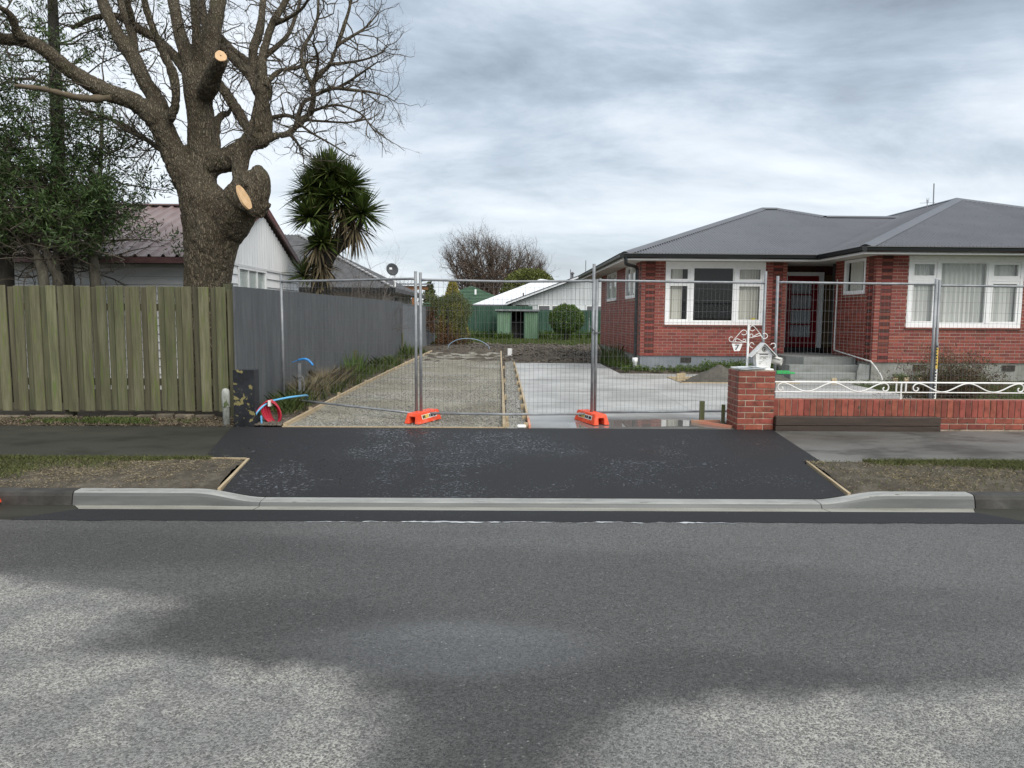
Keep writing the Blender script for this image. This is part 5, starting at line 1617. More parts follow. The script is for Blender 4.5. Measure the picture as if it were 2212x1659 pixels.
MB().bbox((6.95, 18.85, 0.687), (8.0, 19.2, 0.70), 0.003).build('door_mat', M['ink'], st)
# white waste pipe down the wing's side wall
pp = smooth_path([(8.19, 17.55, 2.55), (8.19, 17.55, 1.2), (8.19, 17.54, 0.84), (8.18, 17.45, 0.80), (8.17, 16.6, 0.72), (8.16, 15.82, 0.65), (8.2, 15.74, 0.62), (8.38, 15.68, 0.36), (8.42, 15.66, 0.22)], 4)
MB().tube(pp, 0.016, 7).build('waste_pipe', M['white_old'], house, True)

# roof ------------------------------------------------------------------
PIT = 0.36
EZR = 3.13


def corrugated(name, poly, to3, parent, pitch=0.076, amp=0.017, per=6):
    """sheet over the plan polygon (a across the ribs, b along them)"""
    a0, a1 = min(p[0] for p in poly), max(p[0] for p in poly)
    V = []; F = []
    n_ = int((a1 - a0) / (pitch / per))
    n = len(poly); last = False
    for i in range(n_ + 1):
        a = a0 + 1e-4 + (a1 - a0 - 2e-4) * i / n_
        bs_ = []
        for k in range(n):
            (pa, pb), (qa, qb) = poly[k], poly[(k + 1) % n]
            if (pa - a) * (qa - a) <= 0 and abs(qa - pa) > 1e-9:
                bs_.append(pb + (qb - pb) * (a - pa) / (qa - pa))
        b0, b1 = min(bs_), max(bs_)
        off = amp * math.sin(2 * math.pi * a / pitch)
        V += [to3(a, b0, off), to3(a, b1, off)]
        if i:
            j = len(V)
            F.append((j - 4, j - 2, j - 1, j - 3))
    return obj(name, mesh_np(name, V, F), M['roof_steel'], parent, True)


P1 = (8.03, 22.54); P2 = (8.49, 22.54); R1 = (9.55, 21.48); V1 = (7.67, 17.4); V2 = (11.75, 21.48)
zA = lambda y: EZR + PIT * (y - 17.4)
front = corrugated('roof', [(2.87, 17.38), (7.67, 17.38), V2, R1, P2, P1], lambda a, b, o: (a, b, zA(b) + o), house)
corrugated('roof_slope', [(17.4, 2.87), (22.54, 8.03), (27.0, 2.87)], lambda a, b, o: (b, a, EZR + PIT * (b - 2.89) + o), front)
D1 = (7.67, 15.25); PK = (12.77, 20.35)
zW = lambda x: EZR + PIT * (x - 7.67)
corrugated('roof_slope', [(15.25, 7.65), (17.42, 7.65), (21.5, 11.75), (24.0, 11.75), (24.0, 12.77), (20.35, 12.77)], lambda a, b, o: (b, a, zW(b) + o), front)
corrugated('roof_slope', [(7.67, 15.23), (17.87, 15.23), (12.77, 20.35)], lambda a, b, o: (a, b, EZR + PIT * (b - 15.25) + o), front)
corrugated('roof_slope', [(15.25, 17.89), (24, 17.89), (24, 12.77), (20.35, 12.77)], lambda a, b, o: (b, a, EZR + PIT * (17.87 - b) + o), front)
# back slopes close the volume
MB().add([(2.89, 27, EZR), (8.03, 22.54, zA(22.54)), (8.49, 22.54, zA(22.54)), (9.55, 21.48, zA(21.48)), (11.75, 21.48, zA(21.48)), (12.77, 24, zW(12.77)), (17.87, 24, EZR), (17.87, 27, EZR)],
         [(0, 1, 2, 7)]).build('roof_slope', M['roof_steel'], front)
MB().add([(*R1, zA(21.48)), (*V2, zA(21.48)), (11.75, 24, zA(21.48) - 0.9), (9.55, 24, zA(21.48) - 0.9)], [(0, 1, 2, 3)]).build('roof_slope', M['roof_steel'], front)


def cap(p, q, w=0.17, lift=0.025):
    p, q = Vector(p) + Vector((0, 0, lift)), Vector(q) + Vector((0, 0, lift))
    d = (q - p).normalized(); s = d.cross(Vector((0, 0, 1))).normalized()
    V = []
    for c in (p, q):
        for k, dz in ((-1, -0.055), (-0.5, -0.012), (-0.12, 0.012), (0.12, 0.012), (0.5, -0.012), (1, -0.055)):
            V.append(c + s * (k * w) + Vector((0, 0, dz)))
    F = [(i, i + 1, i + 7, i + 6) for i in range(5)]
    me = bpy.data.meshes.new('ridge_cap'); me.from_pydata(V, [], F); fixn(me)
    obj('ridge_cap', me, M['roof_steel'], front)


z3 = lambda p, f: (p[0], p[1], f)
cap((2.89, 17.4, EZR), (*P1, zA(P1[1]))); cap((*P1, zA(P1[1])), (*P2, zA(P2[1]))); cap((*P2, zA(P2[1])), (*R1, zA(R1[1])))
cap((*R1, zA(R1[1])), (*V2, zA(V2[1]))); cap((7.67, 15.25, EZR), (*PK, zW(PK[0]))); cap((17.87, 15.25, EZR), (*PK, zW(PK[0]))); cap((*PK, zW(PK[0])), (12.77, 24, zW(12.77)))
# roofing screws, rows across the sheets
sv = []; sf = []


def screw(p):
    b = len(sv); r_ = 0.014
    x_, y_, z_ = p
    sv.extend([(x_ - r_, y_, z_), (x_, y_ - r_, z_), (x_ + r_, y_, z_), (x_, y_ + r_, z_), (x_, y_, z_ + 0.016)])
    sf.extend([(b, b + 1, b + 4), (b + 1, b + 2, b + 4), (b + 2, b + 3, b + 4), (b + 3, b, b + 4)])


for row, b in enumerate((17.62, 18.5, 19.4, 20.3, 21.2)):
    x_ = 2.89 + (b - 17.4) + 0.1
    while x_ < min(7.67 + (b - 17.4), 11.7) - 0.05:
        screw((round(x_ / 0.076) * 0.076 + 0.019, b, zA(b) + 0.008)); x_ += 0.304 if row else 0.228
for row, b in enumerate((15.45, 16.3, 17.2, 18.1, 19.0)):
    x_ = 7.67 + (b - 15.25) + 0.1
    while x_ < 17.87 - (b - 15.25):
        screw((round(x_ / 0.076) * 0.076 + 0.019, b, EZR + PIT * (b - 15.25) + 0.008)); x_ += 0.304 if row else 0.228
for row, a in enumerate((7.9, 8.8, 9.7, 10.6, 11.5)):
    y_ = 15.25 + (a - 7.67) + 0.1
    while y_ < 17.4 + (a - 7.67):
        screw((a, round(y_ / 0.076) * 0.076 + 0.019, zW(a) + 0.008)); y_ += 0.304
me = bpy.data.meshes.new('roof_screw'); me.from_pydata(sv, [], sf)
o_ = obj('roof_screw', me, M['gutter_black'], front); o_['kind'] = 'stuff'
# valley tray, gutters, fascia, soffits
MB().beam((7.67, 17.4, EZR + 0.0), (11.75, 21.48, zA(21.48) - 0.0), 0.10, 0.02).build('valley', M['gutter_black'], front)


def gutter(p, q, out):
    p, q, out = Vector(p), Vector(q), Vector(out)
    prof = [(0.0, -0.10), (0.05, -0.115), (0.095, -0.09), (0.105, -0.03), (0.118, -0.012), (0.112, 0.0), (0.0, 0.0)]
    poly = [p + out * a + Vector((0, 0, b)) for a, b in prof]
    MB().prism(poly, p, q).build('gutter', M['gutter_black'], front)


gzv = EZR - 0.012
gutter((2.88, 17.40, gzv), (7.66, 17.40, gzv), (0, -1, 0)); gutter((2.88, 17.30, gzv), (2.88, 27.0, gzv), (-1, 0, 0))
gutter((7.66, 15.25, gzv), (17.87, 15.25, gzv), (0, -1, 0)); gutter((7.66, 15.14, gzv), (7.66, 17.40, gzv), (-1, 0, 0))
so_z = SZ
sf_ = MB()
sf_.box((2.92, 17.44, so_z), (7.69, 19.25, so_z + 0.02)); sf_.box((2.92, 19.252, so_z), (AX0 + 0.09, 27.0, so_z + 0.02)); sf_.box((7.70, 15.29, so_z), (17.8, 17.43, so_z + 0.02)); sf_.box((7.69, 17.44, so_z), (9.6, 19.4, so_z + 0.02))
sf_.build('soffit', M['soffit'], front)
fs = MB()
fs.box((2.885, 17.405, so_z - 0.02), (7.67, 17.437, so_z + 0.10)); fs.box((2.885, 17.439, so_z - 0.02), (2.918, 27, so_z + 0.10)); fs.box((7.665, 15.255, so_z - 0.02), (17.85, 15.287, so_z + 0.10)); fs.box((7.665, 15.289, so_z - 0.02), (7.698, 17.403, so_z + 0.10))
fs.build('fascia', M['white_paint'], front)
# black downpipe at the drive corner
dp = thing('downpipe', (3.28, 17.85, 0.2), 'black round downpipe with white socket at the house corner', 'downpipe')
pp = smooth_path([(2.93, 17.36, 3.03), (2.93, 17.36, 2.93), (2.96, 17.40, 2.865), (3.22, 17.72, 2.83), (3.29, 17.83, 2.78), (3.30, 17.85, 2.66), (3.30, 17.85, 1.6), (3.30, 17.85, 0.52)], 5)
MB().tube(pp, 0.042, 10).build('pipe', M['gutter_black'], dp, True)
MB().lathe([(0.055, 0.1), (0.055, 0.45), (0.066, 0.46), (0.066, 0.565), (0.05, 0.57)], 12, Matrix.Translation((3.30, 17.85, 0))).build('socket', M['white_paint'], dp, True)
# aerial on the wing
ae = thing('roof_aerial', (12.6, 21.2, 4.9), 'thin pole aerial standing behind the wing roof ridge', 'aerial')
MB().tube([(12.63, 21.2, 4.5), (12.60, 21.2, 5.55)], 0.016, 6).build('mast', M['galv'], ae)
ae2 = thing('roof_aerial', (12.3, 21.0, 4.9), 'small branched television aerial beside the tall roof pole', 'aerial')
MB().tube([(12.32, 21.0, 4.6), (12.32, 21.0, 5.05)], 0.012, 5).build('mast', M['galv'], ae2)
MB().tube([(12.1, 21.0, 4.95), (12.55, 21.0, 4.97)], 0.006, 5).build('boom', M['galv'], ae2)
for x_ in (12.29, 12.35): MB().tube([(x_, 21.0, 4.97), (x_ + 0.01, 21.0, 5.10)], 0.006, 5).build('element', M['galv'], ae2)

# ================================================================== brick pillar, low wall, railing
PX0, PX1, PYF, PYB = 2.985, 3.455, 8.97, 9.40
pil = thing('brick_pillar', (3.22, 9.18, 0.15), 'square red brick gate pillar with white painted top', 'pillar')
core = MB().box((PX0 + 0.005, PYF + 0.005, 0.05), (PX1 - 0.005, PYB - 0.005, 0.925)).build('core', M['mortar_front'], pil)
zc = 0.165
fb = {}


def loose_brick(L, D, H, x, y, z, parent, rz=0.0, mat=None):
    key = (round(L, 3), round(D, 3), round(H, 3), (mat or M['brick_wall']).name)
    if key not in fb:
        me = MB().bbox((-L / 2, -D / 2, -H / 2), (L / 2, D / 2, H / 2), 0.004).mesh('brick'); fixn(me); me.materials.append(mat or M['brick_wall']); fb[key] = me
    o_ = bpy.data.objects.new('brick', fb[key])
    return link(o_, parent, Matrix.Translation((x, y, z)) @ Matrix.Rotation(rz, 4, 'Z'))


j = 0.010
for c in range(10):
    z = zc + c * 0.0762 + 0.033
    W = PX1 - PX0; Dp = PYB - PYF
    if c % 2 == 0:
        cuts = [0.105, 0.105 + 0.235, W]
    else:
        cuts = [0.225, W]
    p = 0.0
    for q in cuts:     # front and back rows
        for yy in (PYF + 0.05, PYB - 0.05):
            loose_brick(q - p - (j if q < W else 0), 0.10, 0.066, PX0 + (p + q - (j if q < W else 0)) / 2, yy + prng.uniform(-0.002, 0.002), z, core)
        p = q
    # side rows between
    inner = Dp - 0.20 - 2 * j
    for xx in (PX0 + 0.05, PX1 - 0.05):
        if c % 2: loose_brick(0.10, inner, 0.066, xx, (PYF + PYB) / 2, z, core)
        else:
            loose_brick(0.10, inner / 2 - j / 2, 0.066, xx, (PYF + PYB) / 2 - inner / 4 - j / 4, z, core)
            loose_brick(0.10, inner / 2 - j / 2, 0.066, xx, (PYF + PYB) / 2 + inner / 4 + j / 4, z, core)
MB().bbox((PX0 + 0.02, PYF + 0.02, 0.924), (PX1 - 0.015, PYB - 0.02, 0.948), 0.008).build('cap', M['white_old'], pil)

lw = thing('low_brick_wall', (6, 9.1, 0.15), 'low red brick front wall with upright capping course', 'wall')
wcore = MB().box((3.46, 9.045, 0.02), (11.0, 9.24, 0.548)).build('core', M['mortar_front'], lw)
x_ = 3.465
while x_ < 9.6:
    w = 0.0805 + prng.uniform(-0.002, 0.002)
    loose_brick(0.0715, 0.115, 0.228, x_ + 0.036, 9.092 + prng.uniform(-0.002, 0.002), 0.438, wcore)
    x_ += w
for r_ in range(2):
    x_ = 3.47 if r_ else 3.36
    while x_ < 9.6:
        a = max(x_, 3.47)
        loose_brick(round(x_ + 0.232 - a, 3), 0.11, 0.066, (a + x_ + 0.232) / 2, 9.093, 0.205 + r_ * 0.077, wcore)
        x_ += 0.241
sl_ = thing('timber_sleeper', (4.5, 8.85, 0.16), 'dark wet timber sleeper, lower of two against the brick wall', 'sleeper')
MB().bbox((3.46, 8.91, 0.125), (5.58, 9.025, 0.228), 0.006).build('beam', M['sleeper'], sl_)
sl_ = thing('timber_sleeper', (4.5, 8.85, 0.26), 'dark timber sleeper, upper of two against the brick wall', 'sleeper')
MB().bbox((3.46, 8.905, 0.232), (5.575, 9.022, 0.345), 0.006).build('beam', M['sleeper'], sl_)


def spiral(cx, cz, r0, r1, a0, a1, n=18):
    return [(cx + (r0 + (r1 - r0) * i / n) * math.cos(a0 + (a1 - a0) * i / n), cz + (r0 + (r1 - r0) * i / n) * math.sin(a0 + (a1 - a0) * i / n)) for i in range(n + 1)]


M['rail_white'] = pmat('railing_white', [(0.3, (0.68, 0.67, 0.63)), (0.6, (0.82, 0.82, 0.80))], scale=20, rough=0.5, bump=0.1)
rl = thing('scroll_railing', (6, 9.14, 0.55), 'white wrought iron railing of wavy scrolls on the low brick wall', 'railing')
RY = 9.14
MB().tube([(3.46, RY, 0.768), (9.4, RY, 0.768)], 0.012, 6).build('top_rail', M['rail_white'], rl)
MB().tube([(3.46, RY, 0.640), (9.4, RY, 0.640)], 0.008, 6).build('bottom_rail', M['rail_white'], rl)
for px0 in (3.53, 5.30, 7.07):
    # one panel: spiral, wave, wave, spiral
    L = 1.49
    top, bot = 0.762, 0.646
    amp = (top - bot) / 2; mid = (top + bot) / 2
    pts = []
    c0 = (px0 + 0.055, mid + 0.004)
    pts += spiral(c0[0] + 0.015, mid - 0.012, 0.010, 0.060, R(420), R(92), 26)
    s0 = pts[-1][0]
    s1 = px0 + L - 0.07
    nW = 60
    for i in range(1, nW):
        s_ = i / nW
        xx = s0 + (s1 - s0) * s_
        pts.append((xx, mid + amp * 0.97 * math.cos(2 * math.pi * 2 * s_)))
    pts += spiral(s1 - 0.0, mid - 0.012 + 0.0, 0.066, 0.010, R(88), R(-240), 26)
    MB().tube([(a, RY - 0.004, b) for a, b in pts], 0.0085, 6).build('scroll', M['rail_white'], rl, True)
    for k_, dx in enumerate((1.575, 1.64, 1.70)):
        MB().tube([(px0 + dx, RY, 0.545 if k_ == 1 else 0.643), (px0 + dx, RY, 0.765)], 0.010, 6).build('baluster', M['rail_white'], rl)

# ---------------------------------------------------------------- letterbox
lbx = thing('letterbox', (3.33, 9.2, 0.95), 'weathered white house-shaped letterbox on the brick pillar', 'letterbox')
LX, LY = 3.335, 9.13
TZ = 0.948


def lbm(p):  # small turn so that the gable faces the street, a little to the side
    return Matrix.Translation((LX, LY, TZ)) @ Matrix.Rotation(R(-10), 4, 'Z') @ Vector(p)


wb0, wb1, hb, dp_ = 0.082, 0.103, 0.195, 0.11
vs = [(-wb0, -dp_, 0), (wb0, -dp_, 0), (wb0, dp_, 0), (-wb0, dp_, 0), (-wb1, -dp_, hb), (wb1, -dp_, hb), (wb1, dp_, hb), (-wb1, dp_, hb)]
MB().add([lbm(p) for p in vs], [(0, 3, 2, 1), (4, 5, 6, 7), (0, 1, 5, 4), (1, 2, 6, 5), (2, 3, 7, 6), (3, 0, 4, 7)]).build('body', M['white_old'], lbx)
apex = hb + 0.118
# gable front with the round hole: ring of faces round the hole
hole_c = (0.0, hb + 0.052); hr = 0.030
n_ = 24
ring = []; edge = []
tri = [(-wb1 - 0.002, hb + 0.001), (wb1 + 0.002, hb + 0.001), (0, apex)]
for i in range(n_):
    a = 2 * math.pi * i / n_
    dx, dz = math.cos(a), math.sin(a)
    ring.append((hole_c[0] + hr * dx, hole_c[1] + hr * dz))
    best = 9
    for k in range(3):
        (x1, z1), (x2, z2) = tri[k], tri[(k + 1) % 3]
        den = dx * (z2 - z1) - dz * (x2 - x1)
        if abs(den) < 1e-9: continue
        tt = ((x1 - hole_c[0]) * (z2 - z1) - (z1 - hole_c[1]) * (x2 - x1)) / den
        if 0 < tt < best: best = tt
    edge.append((hole_c[0] + best * dx, hole_c[1] + best * dz))
vs = [lbm((x_, -dp_ - 0.006, z_)) for x_, z_ in ring + edge] + [lbm((x_, -dp_ + 0.03, z_)) for x_, z_ in ring]
fs_ = []
for i in range(n_):
    k = (i + 1) % n_
    fs_ += [(i, k, n_ + k, n_ + i), (i, k, 2 * n_ + k, 2 * n_ + i)]
MB().add(vs, fs_).build('gable', M['white_old'], lbx)
MB().add([lbm(p) for p in ((-wb1, dp_, hb), (wb1, dp_, hb), (0, dp_, apex))], [(0, 1, 2)]).build('gable', M['white_old'], lbx)
for sgn in (-1, 1):
    a = (sgn * 0.008, apex + 0.010); b = (sgn * (wb1 + 0.055), hb - 0.052 + (0.012 if sgn > 0 else 0))
    vs = [lbm((a[0] * 0, -dp_ - 0.045, apex + 0.006)), lbm((b[0], -dp_ - 0.045, b[1])), lbm((b[0], dp_ + 0.03, b[1])), lbm((0, dp_ + 0.03, apex + 0.006))]
    nrm = (vs[1] - vs[0]).cross(vs[3] - vs[0]).normalized() * 0.008
    if nrm.z < 0: nrm = -nrm
    MB().prism(vs, (0, 0, 0), nrm).build('roof', M['white_old'], lbx)
bx = MB(); bx.box((-0.055, -dp_ - 0.0035, hb - 0.016), (0.05, -dp_ - 0.001, hb - 0.007)); bx.v = [tuple(lbm(p)) for p in bx.v]
bx.build('slot', M['ink'], lbx)


def text(body, size, mat, parent, M4, name='lettering', ext=0.0006, bold=0.0):
    cu = bpy.data.curves.new(name, 'FONT'); cu.body = body; cu.size = size; cu.extrude = ext; cu.offset = bold
    cu.align_x = 'CENTER'; cu.align_y = 'CENTER'; cu.resolution_u = 3
    o_ = bpy.data.objects.new(name, cu); col.objects.link(o_)
    dg_ = bpy.context.evaluated_depsgraph_get()
    me = bpy.data.meshes.new_from_object(o_.evaluated_get(dg_))
    bpy.data.objects.remove(o_)
    me.materials.clear(); me.transform(M4)
    return obj(name, me, mat, parent)


face = Matrix.Translation((LX, LY, TZ)) @ Matrix.Rotation(R(-10), 4, 'Z') @ Matrix.Translation((0, -dp_ - 0.003, 0)) @ Matrix.Rotation(R(90), 4, 'X')
st_ = MB(); st_.box((-0.058, -dp_ - 0.0022, 0.118), (0.045, -dp_ - 0.0008, 0.170)); st_.v = [tuple(lbm(p)) for p in st_.v]
st_.build('label_plate', M['sticker_white'], lbx)
text('NO JUNK', 0.017, M['ink'], lbx, face @ Matrix.Translation((0.012, 0.150, 0)), bold=0.0003)
text('MAIL', 0.017, M['ink'], lbx, face @ Matrix.Translation((0.008, 0.134, 0)), bold=0.0003)
ci = [(0.013 * math.cos(a) - 0.036, 0.013 * math.sin(a) + 0.142) for a in np.linspace(0, 2 * math.pi, 20)]
MB().tube([face @ Vector((x_, z_, 0)) for x_, z_ in ci], 0.0013, 4).build('symbol', M['ink'], lbx)
MB().tube([face @ Vector((-0.043, 0.134, 0)), face @ Vector((-0.029, 0.150, 0))], 0.0013, 4).build('symbol', M['ink'], lbx)
for a, b in (((-0.055, 0.086), (-0.022, 0.087)), ((-0.055, 0.064), (-0.035, 0.065)), ((0.060, 0.151), (0.070, 0.148)), ((0.0, 0.112), (0.001, 0.102))):
    MB().tube([face @ Vector((*a, 0)), face @ Vector((*b, 0))], 0.0016, 4).build('scratch', M['ink_grey'], lbx)
# rolled papers in the hole and beside the box
M['paper'] = pmat('newsprint', [(0.35, (0.42, 0.41, 0.38)), (0.6, (0.62, 0.61, 0.57))], scale=40, rough=0.8, bump=0.05)


def roll(M4, r0, turns, L, name, label):
    V = []; F = []
    n2 = int(turns * 18)
    for i in range(n2 + 1):
        a = 2 * math.pi * turns * i / n2
        rr = r0 * (0.30 + 0.70 * i / n2)
        V += [M4 @ Vector((rr * math.cos(a), 0, rr * math.sin(a))), M4 @ Vector((rr * math.cos(a), L, rr * math.sin(a)))]
        if i: F.append((2 * i - 2, 2 * i, 2 * i + 1, 2 * i - 1))
    t_ = obj(name, mesh_np(name, [tuple(v) for v in V], F), M['paper'], None, True)
    md = t_.modifiers.new('s', 'SOLIDIFY'); md.thickness = 0.003
    return tag(t_, label, 'newspaper')


base = Matrix.Translation((LX, LY, TZ)) @ Matrix.Rotation(R(-10), 4, 'Z')
roll(base @ Matrix.Translation((0.004, -dp_ - 0.012, hb + 0.049)), 0.026, 2.2, 0.16, 'rolled_newspaper', 'rolled newspaper in the round hole of the letterbox')
roll(Matrix.Translation((3.545, 9.02, TZ + 0.085)) @ Matrix.Rotation(R(52), 4, 'Z') @ Matrix.Rotation(R(12), 4, 'X'), 0.052, 2.4, 0.24, 'rolled_newspaper', 'loosely rolled newspaper poking out beside the letterbox')
# damp flyers lying on the pillar
M['flyer'] = pmat('flyer_paper', [(0.35, (0.50, 0.58, 0.62)), (0.6, (0.72, 0.73, 0.72))], scale=18, rough=0.6, bump=0.05)
for k_, (x0, y0, L, Wd, rz, z_) in enumerate(((3.15, 9.02, 0.36, 0.14, 4, 0.952), (3.12, 9.06, 0.28, 0.17, -8, 0.963), (3.26, 9.03, 0.26, 0.09, 12, 0.972))):
    V = []; F = []
    mm = Matrix.Translation((x0, y0, z_)) @ Matrix.Rotation(R(rz), 4, 'Z')
    for i in range(9):
        for jx in range(3):
            u_ = i / 8 - 0.5; v_ = jx / 2 - 0.5
            V.append(tuple(mm @ Vector((u_ * L, v_ * Wd, 0.006 * math.sin(5 * u_ + k_ * 2) + 0.010 * max(0, -u_ - 0.2) + 0.004 * v_))))
    for i in range(8):
        for jx in range(2):
            a = i * 3 + jx; F.append((a, a + 3, a + 4, a + 1))
    o_ = obj('paper_flyer', mesh_np('paper_flyer', V, F), M['flyer'], None, True)
    md = o_.modifiers.new('s', 'SOLIDIFY'); md.thickness = 0.002
    tag(o_, ('long damp flyer lying undermost on the white pillar top', 'wide damp flyer lying across the middle of the paper pile', 'small damp flyer lying uppermost on the paper pile')[k_], 'paper', 'flyers on the pillar')

# ---------------------------------------------------------------- number post with scrolls
nps = thing('number_post', (3.155, 9.14, 0.95), 'flaking white post with scroll brackets and house number plate', 'sign post')
NPX, NPY = 3.155, 9.17
MB().bbox((NPX - 0.012, NPY - 0.012, 0.94), (NPX + 0.012, NPY + 0.012, 1.50), 0.003).build('post', M['white_old'], nps)
sc = 9.13 / 1534 / (2212 / 400 / 1.0)      # metres per pixel of the enlarged view


def Q(px_, py_):   # enlarged-view pixel to the plane of the sign
    return (NPX + (px_ - 1335) * 0.000617, NPY, 1.50 - (py_ - 60) * 0.000617)


def scroll(pts, name='scroll', r_=0.0045):
    P = smooth_path([Q(*p) for p in pts], 5)
    MB().tube(P, r_, 5).build(name, M['white_old'], nps, True)


scroll([(1015, 405), (1060, 345), (1130, 255), (1195, 185), (1245, 165), (1290, 190), (1300, 230), (1270, 262), (1225, 265), (1195, 248)])
scroll([(1015, 318), (965, 312), (935, 345), (945, 390), (985, 412), (1100, 418), (1310, 420)])
scroll([(1095, 412), (1065, 400), (1075, 362), (1120, 352), (1200, 390), (1255, 408), (1285, 390), (1280, 362), (1250, 358), (1225, 375)])
scroll([(1355, 320), (1420, 318), (1540, 290), (1610, 285), (1640, 330)])
scroll([(1465, 155), (1430, 180), (1380, 170), (1368, 120), (1395, 80), (1440, 80), (1490, 130), (1560, 210), (1600, 260), (1625, 320)])
scroll([(1375, 300), (1370, 260), (1405, 248), (1435, 270), (1425, 300)])
scroll([(1430, 305), (1490, 270), (1550, 238), (1585, 250), (1585, 280), (1545, 285)])
scroll([(1640, 240), (1690, 230), (1735, 265), (1735, 310), (1700, 335), (1640, 345)])
scroll([(1465, 470), (1440, 435), (1400, 430), (1368, 465), (1385, 510), (1440, 540)])
scroll([(1815, 465), (1850, 440), (1900, 445), (1920, 485), (1905, 525), (1870, 540)])
pl = [Q(990, 452), Q(1218, 452), Q(1165, 602), Q(1048, 608)]
MB().prism([(a, b - 0.008, c) for a, b, c in pl], (0, 0, 0), (0, 0.006, 0)).build('number_plate', M['white_old'], nps)
q7 = Q(1102, 532)
text('7', 0.098, M['ink_grey'], nps, Matrix.Translation((q7[0], q7[1] - 0.0095, q7[2])) @ Matrix.Rotation(R(90), 4, 'X') @ Matrix.Rotation(R(-4), 4, 'Z'), 'numeral', 0.001, 0.003)
for (a, b) in (((1048, 487), (1085, 489)), ((1062, 538), (1082, 538)), ((1062, 562), (1082, 562))):
    pa, pb = Q(*a), Q(*b)
    MB().tube([(pa[0], pa[1] - 0.0095, pa[2]), (pb[0], pb[1] - 0.0095, pb[2])], 0.0018, 4).build('mark', M['ink_grey'], nps)
for sx in (1020, 1190): 
    a, b = Q(sx, 418), Q(sx, 456)
    MB().tube([a, b], 0.002, 4).build('hanger', M['white_old'], nps)

# ================================================================== temporary fence panels
def fence_panel(label, A, B, zb, zt, lean=0.0, feet=True, post_up=(0.10, 0.10), zb2=None, sag=0.0):
    """steel mesh panel between ground points A and B (x, y)"""
    A, B = Vector((*A, 0)), Vector((*B, 0))
    d = (B - A).normalized(); n = Vector((d.y, -d.x, 0))
    zb2 = zb if zb2 is None else zb2
    t_ = thing('mesh_fence_panel', ((A.x + B.x) / 2, (A.y + B.y) / 2, 0.2), label, 'fence panel', 'temporary site fence panels')

    def pt(s_, z_, zb_=None):
        b0 = zb + (zb2 - zb) * s_
        return A + (B - A) * s_ + n * (-lean * (z_ - zb)) + Vector((0, 0, z_))
    L = (B - A).length
    for s_, up in ((0, post_up[0]), (1, post_up[1])):
        b0 = zb + (zb2 - zb) * s_
        MB().tube([pt(s_, b0 - 0.09), pt(s_, zt + up)], 0.0205, 10).build('post', M['galv'], t_, True)
    MB().tube([pt(0.004, zt), pt(0.03, zt + 0.004), pt(0.5, zt - sag), pt(0.97, zt + 0.004), pt(0.996, zt)], [0.020, 0.0165, 0.0165, 0.0165, 0.020], 8).build('rail', M['galv'], t_, True)
    MB().tube([pt(0.004, zb), pt(0.5, (zb + zb2) / 2 - sag), pt(0.996, zb2)], 0.0165, 8).build('rail', M['galv'], t_, True)
    wm = MB()
    nv_ = int(L / 0.0595)
    for i in range(1, nv_):
        s_ = i / nv_
        jz = prng.uniform(-0.003, 0.003)
        b0 = zb + (zb2 - zb) * s_
        wm.tube([pt(s_, b0) + n * 0.002, pt(s_, (zt + b0) / 2) + d * jz + n * prng.uniform(-0.006, 0.006), pt(s_, zt) + n * 0.002], 0.0016, 3, False)
    nh = 11
    for i in range(1, nh + 1):
        f_ = i / (nh + 0.6)
        wm.tube([pt(s_, zb + (zb2 - zb) * s_ + (zt - zb - (zb2 - zb) * s_) * f_) + Vector((0, 0, prng.uniform(-0.003, 0.003))) for s_ in np.linspace(0.008, 0.992, 9)], 0.0016, 3, False)
    o_ = wm.build('wire_mesh', M['wire'], t_); o_['kind'] = 'stuff'
    return t_, pt


fence_panel('mesh fence panel slanting back to the dark grey sheet fence', (-3.30, 10.62), (-1.18, 9.52), 0.335, 2.075, 0.0, zb2=0.275)
pB, ptB = fence_panel('mesh fence panel standing between the two orange feet', (-1.115, 9.50), (1.185, 9.50), 0.285, 2.06, 0.004, post_up=(0.10, 0.23), sag=0.012)
pC, ptC = fence_panel('mesh fence panel between an orange foot and the brick pillar', (1.245, 9.62), (3.62, 9.90), 0.29, 2.075, 0.004, post_up=(0.02, 0.16))
fence_panel('mesh fence panel tilted in front of the red door', (3.92, 10.2), (6.34, 10.42), 0.31, 2.10, 0.02, post_up=(0.09, 0.08))
pE, ptE = fence_panel('mesh fence panel behind the scroll railing in front of the wing window', (6.39, 10.42), (8.8, 10.5), 0.31, 2.08, 0.02, post_up=(0.09, 0.08))
# rubber-strip tie on the gate joint
tie = thing('wire_tie', (1.2, 9.5, 1.39), 'dark tie twisted round the fence posts above an orange foot', 'tie')
for k_ in range(4):
    MB().tube(smooth_path([(1.17, 9.46, 1.45 - 0.015 * k_), (1.19, 9.45, 1.41), (1.22, 9.47, 1.385 - 0.006 * k_), (1.27, 9.55, 1.38), (1.30, 9.6, 1.39)], 4), 0.006, 5).build('strand', M['ink_grey'], tie)
MB().tube(smooth_path([(1.17, 9.46, 1.40), (1.16, 9.45, 1.44), (1.13, 9.45, 1.475)], 4), 0.006, 5).build('strand', M['ink_grey'], tie)
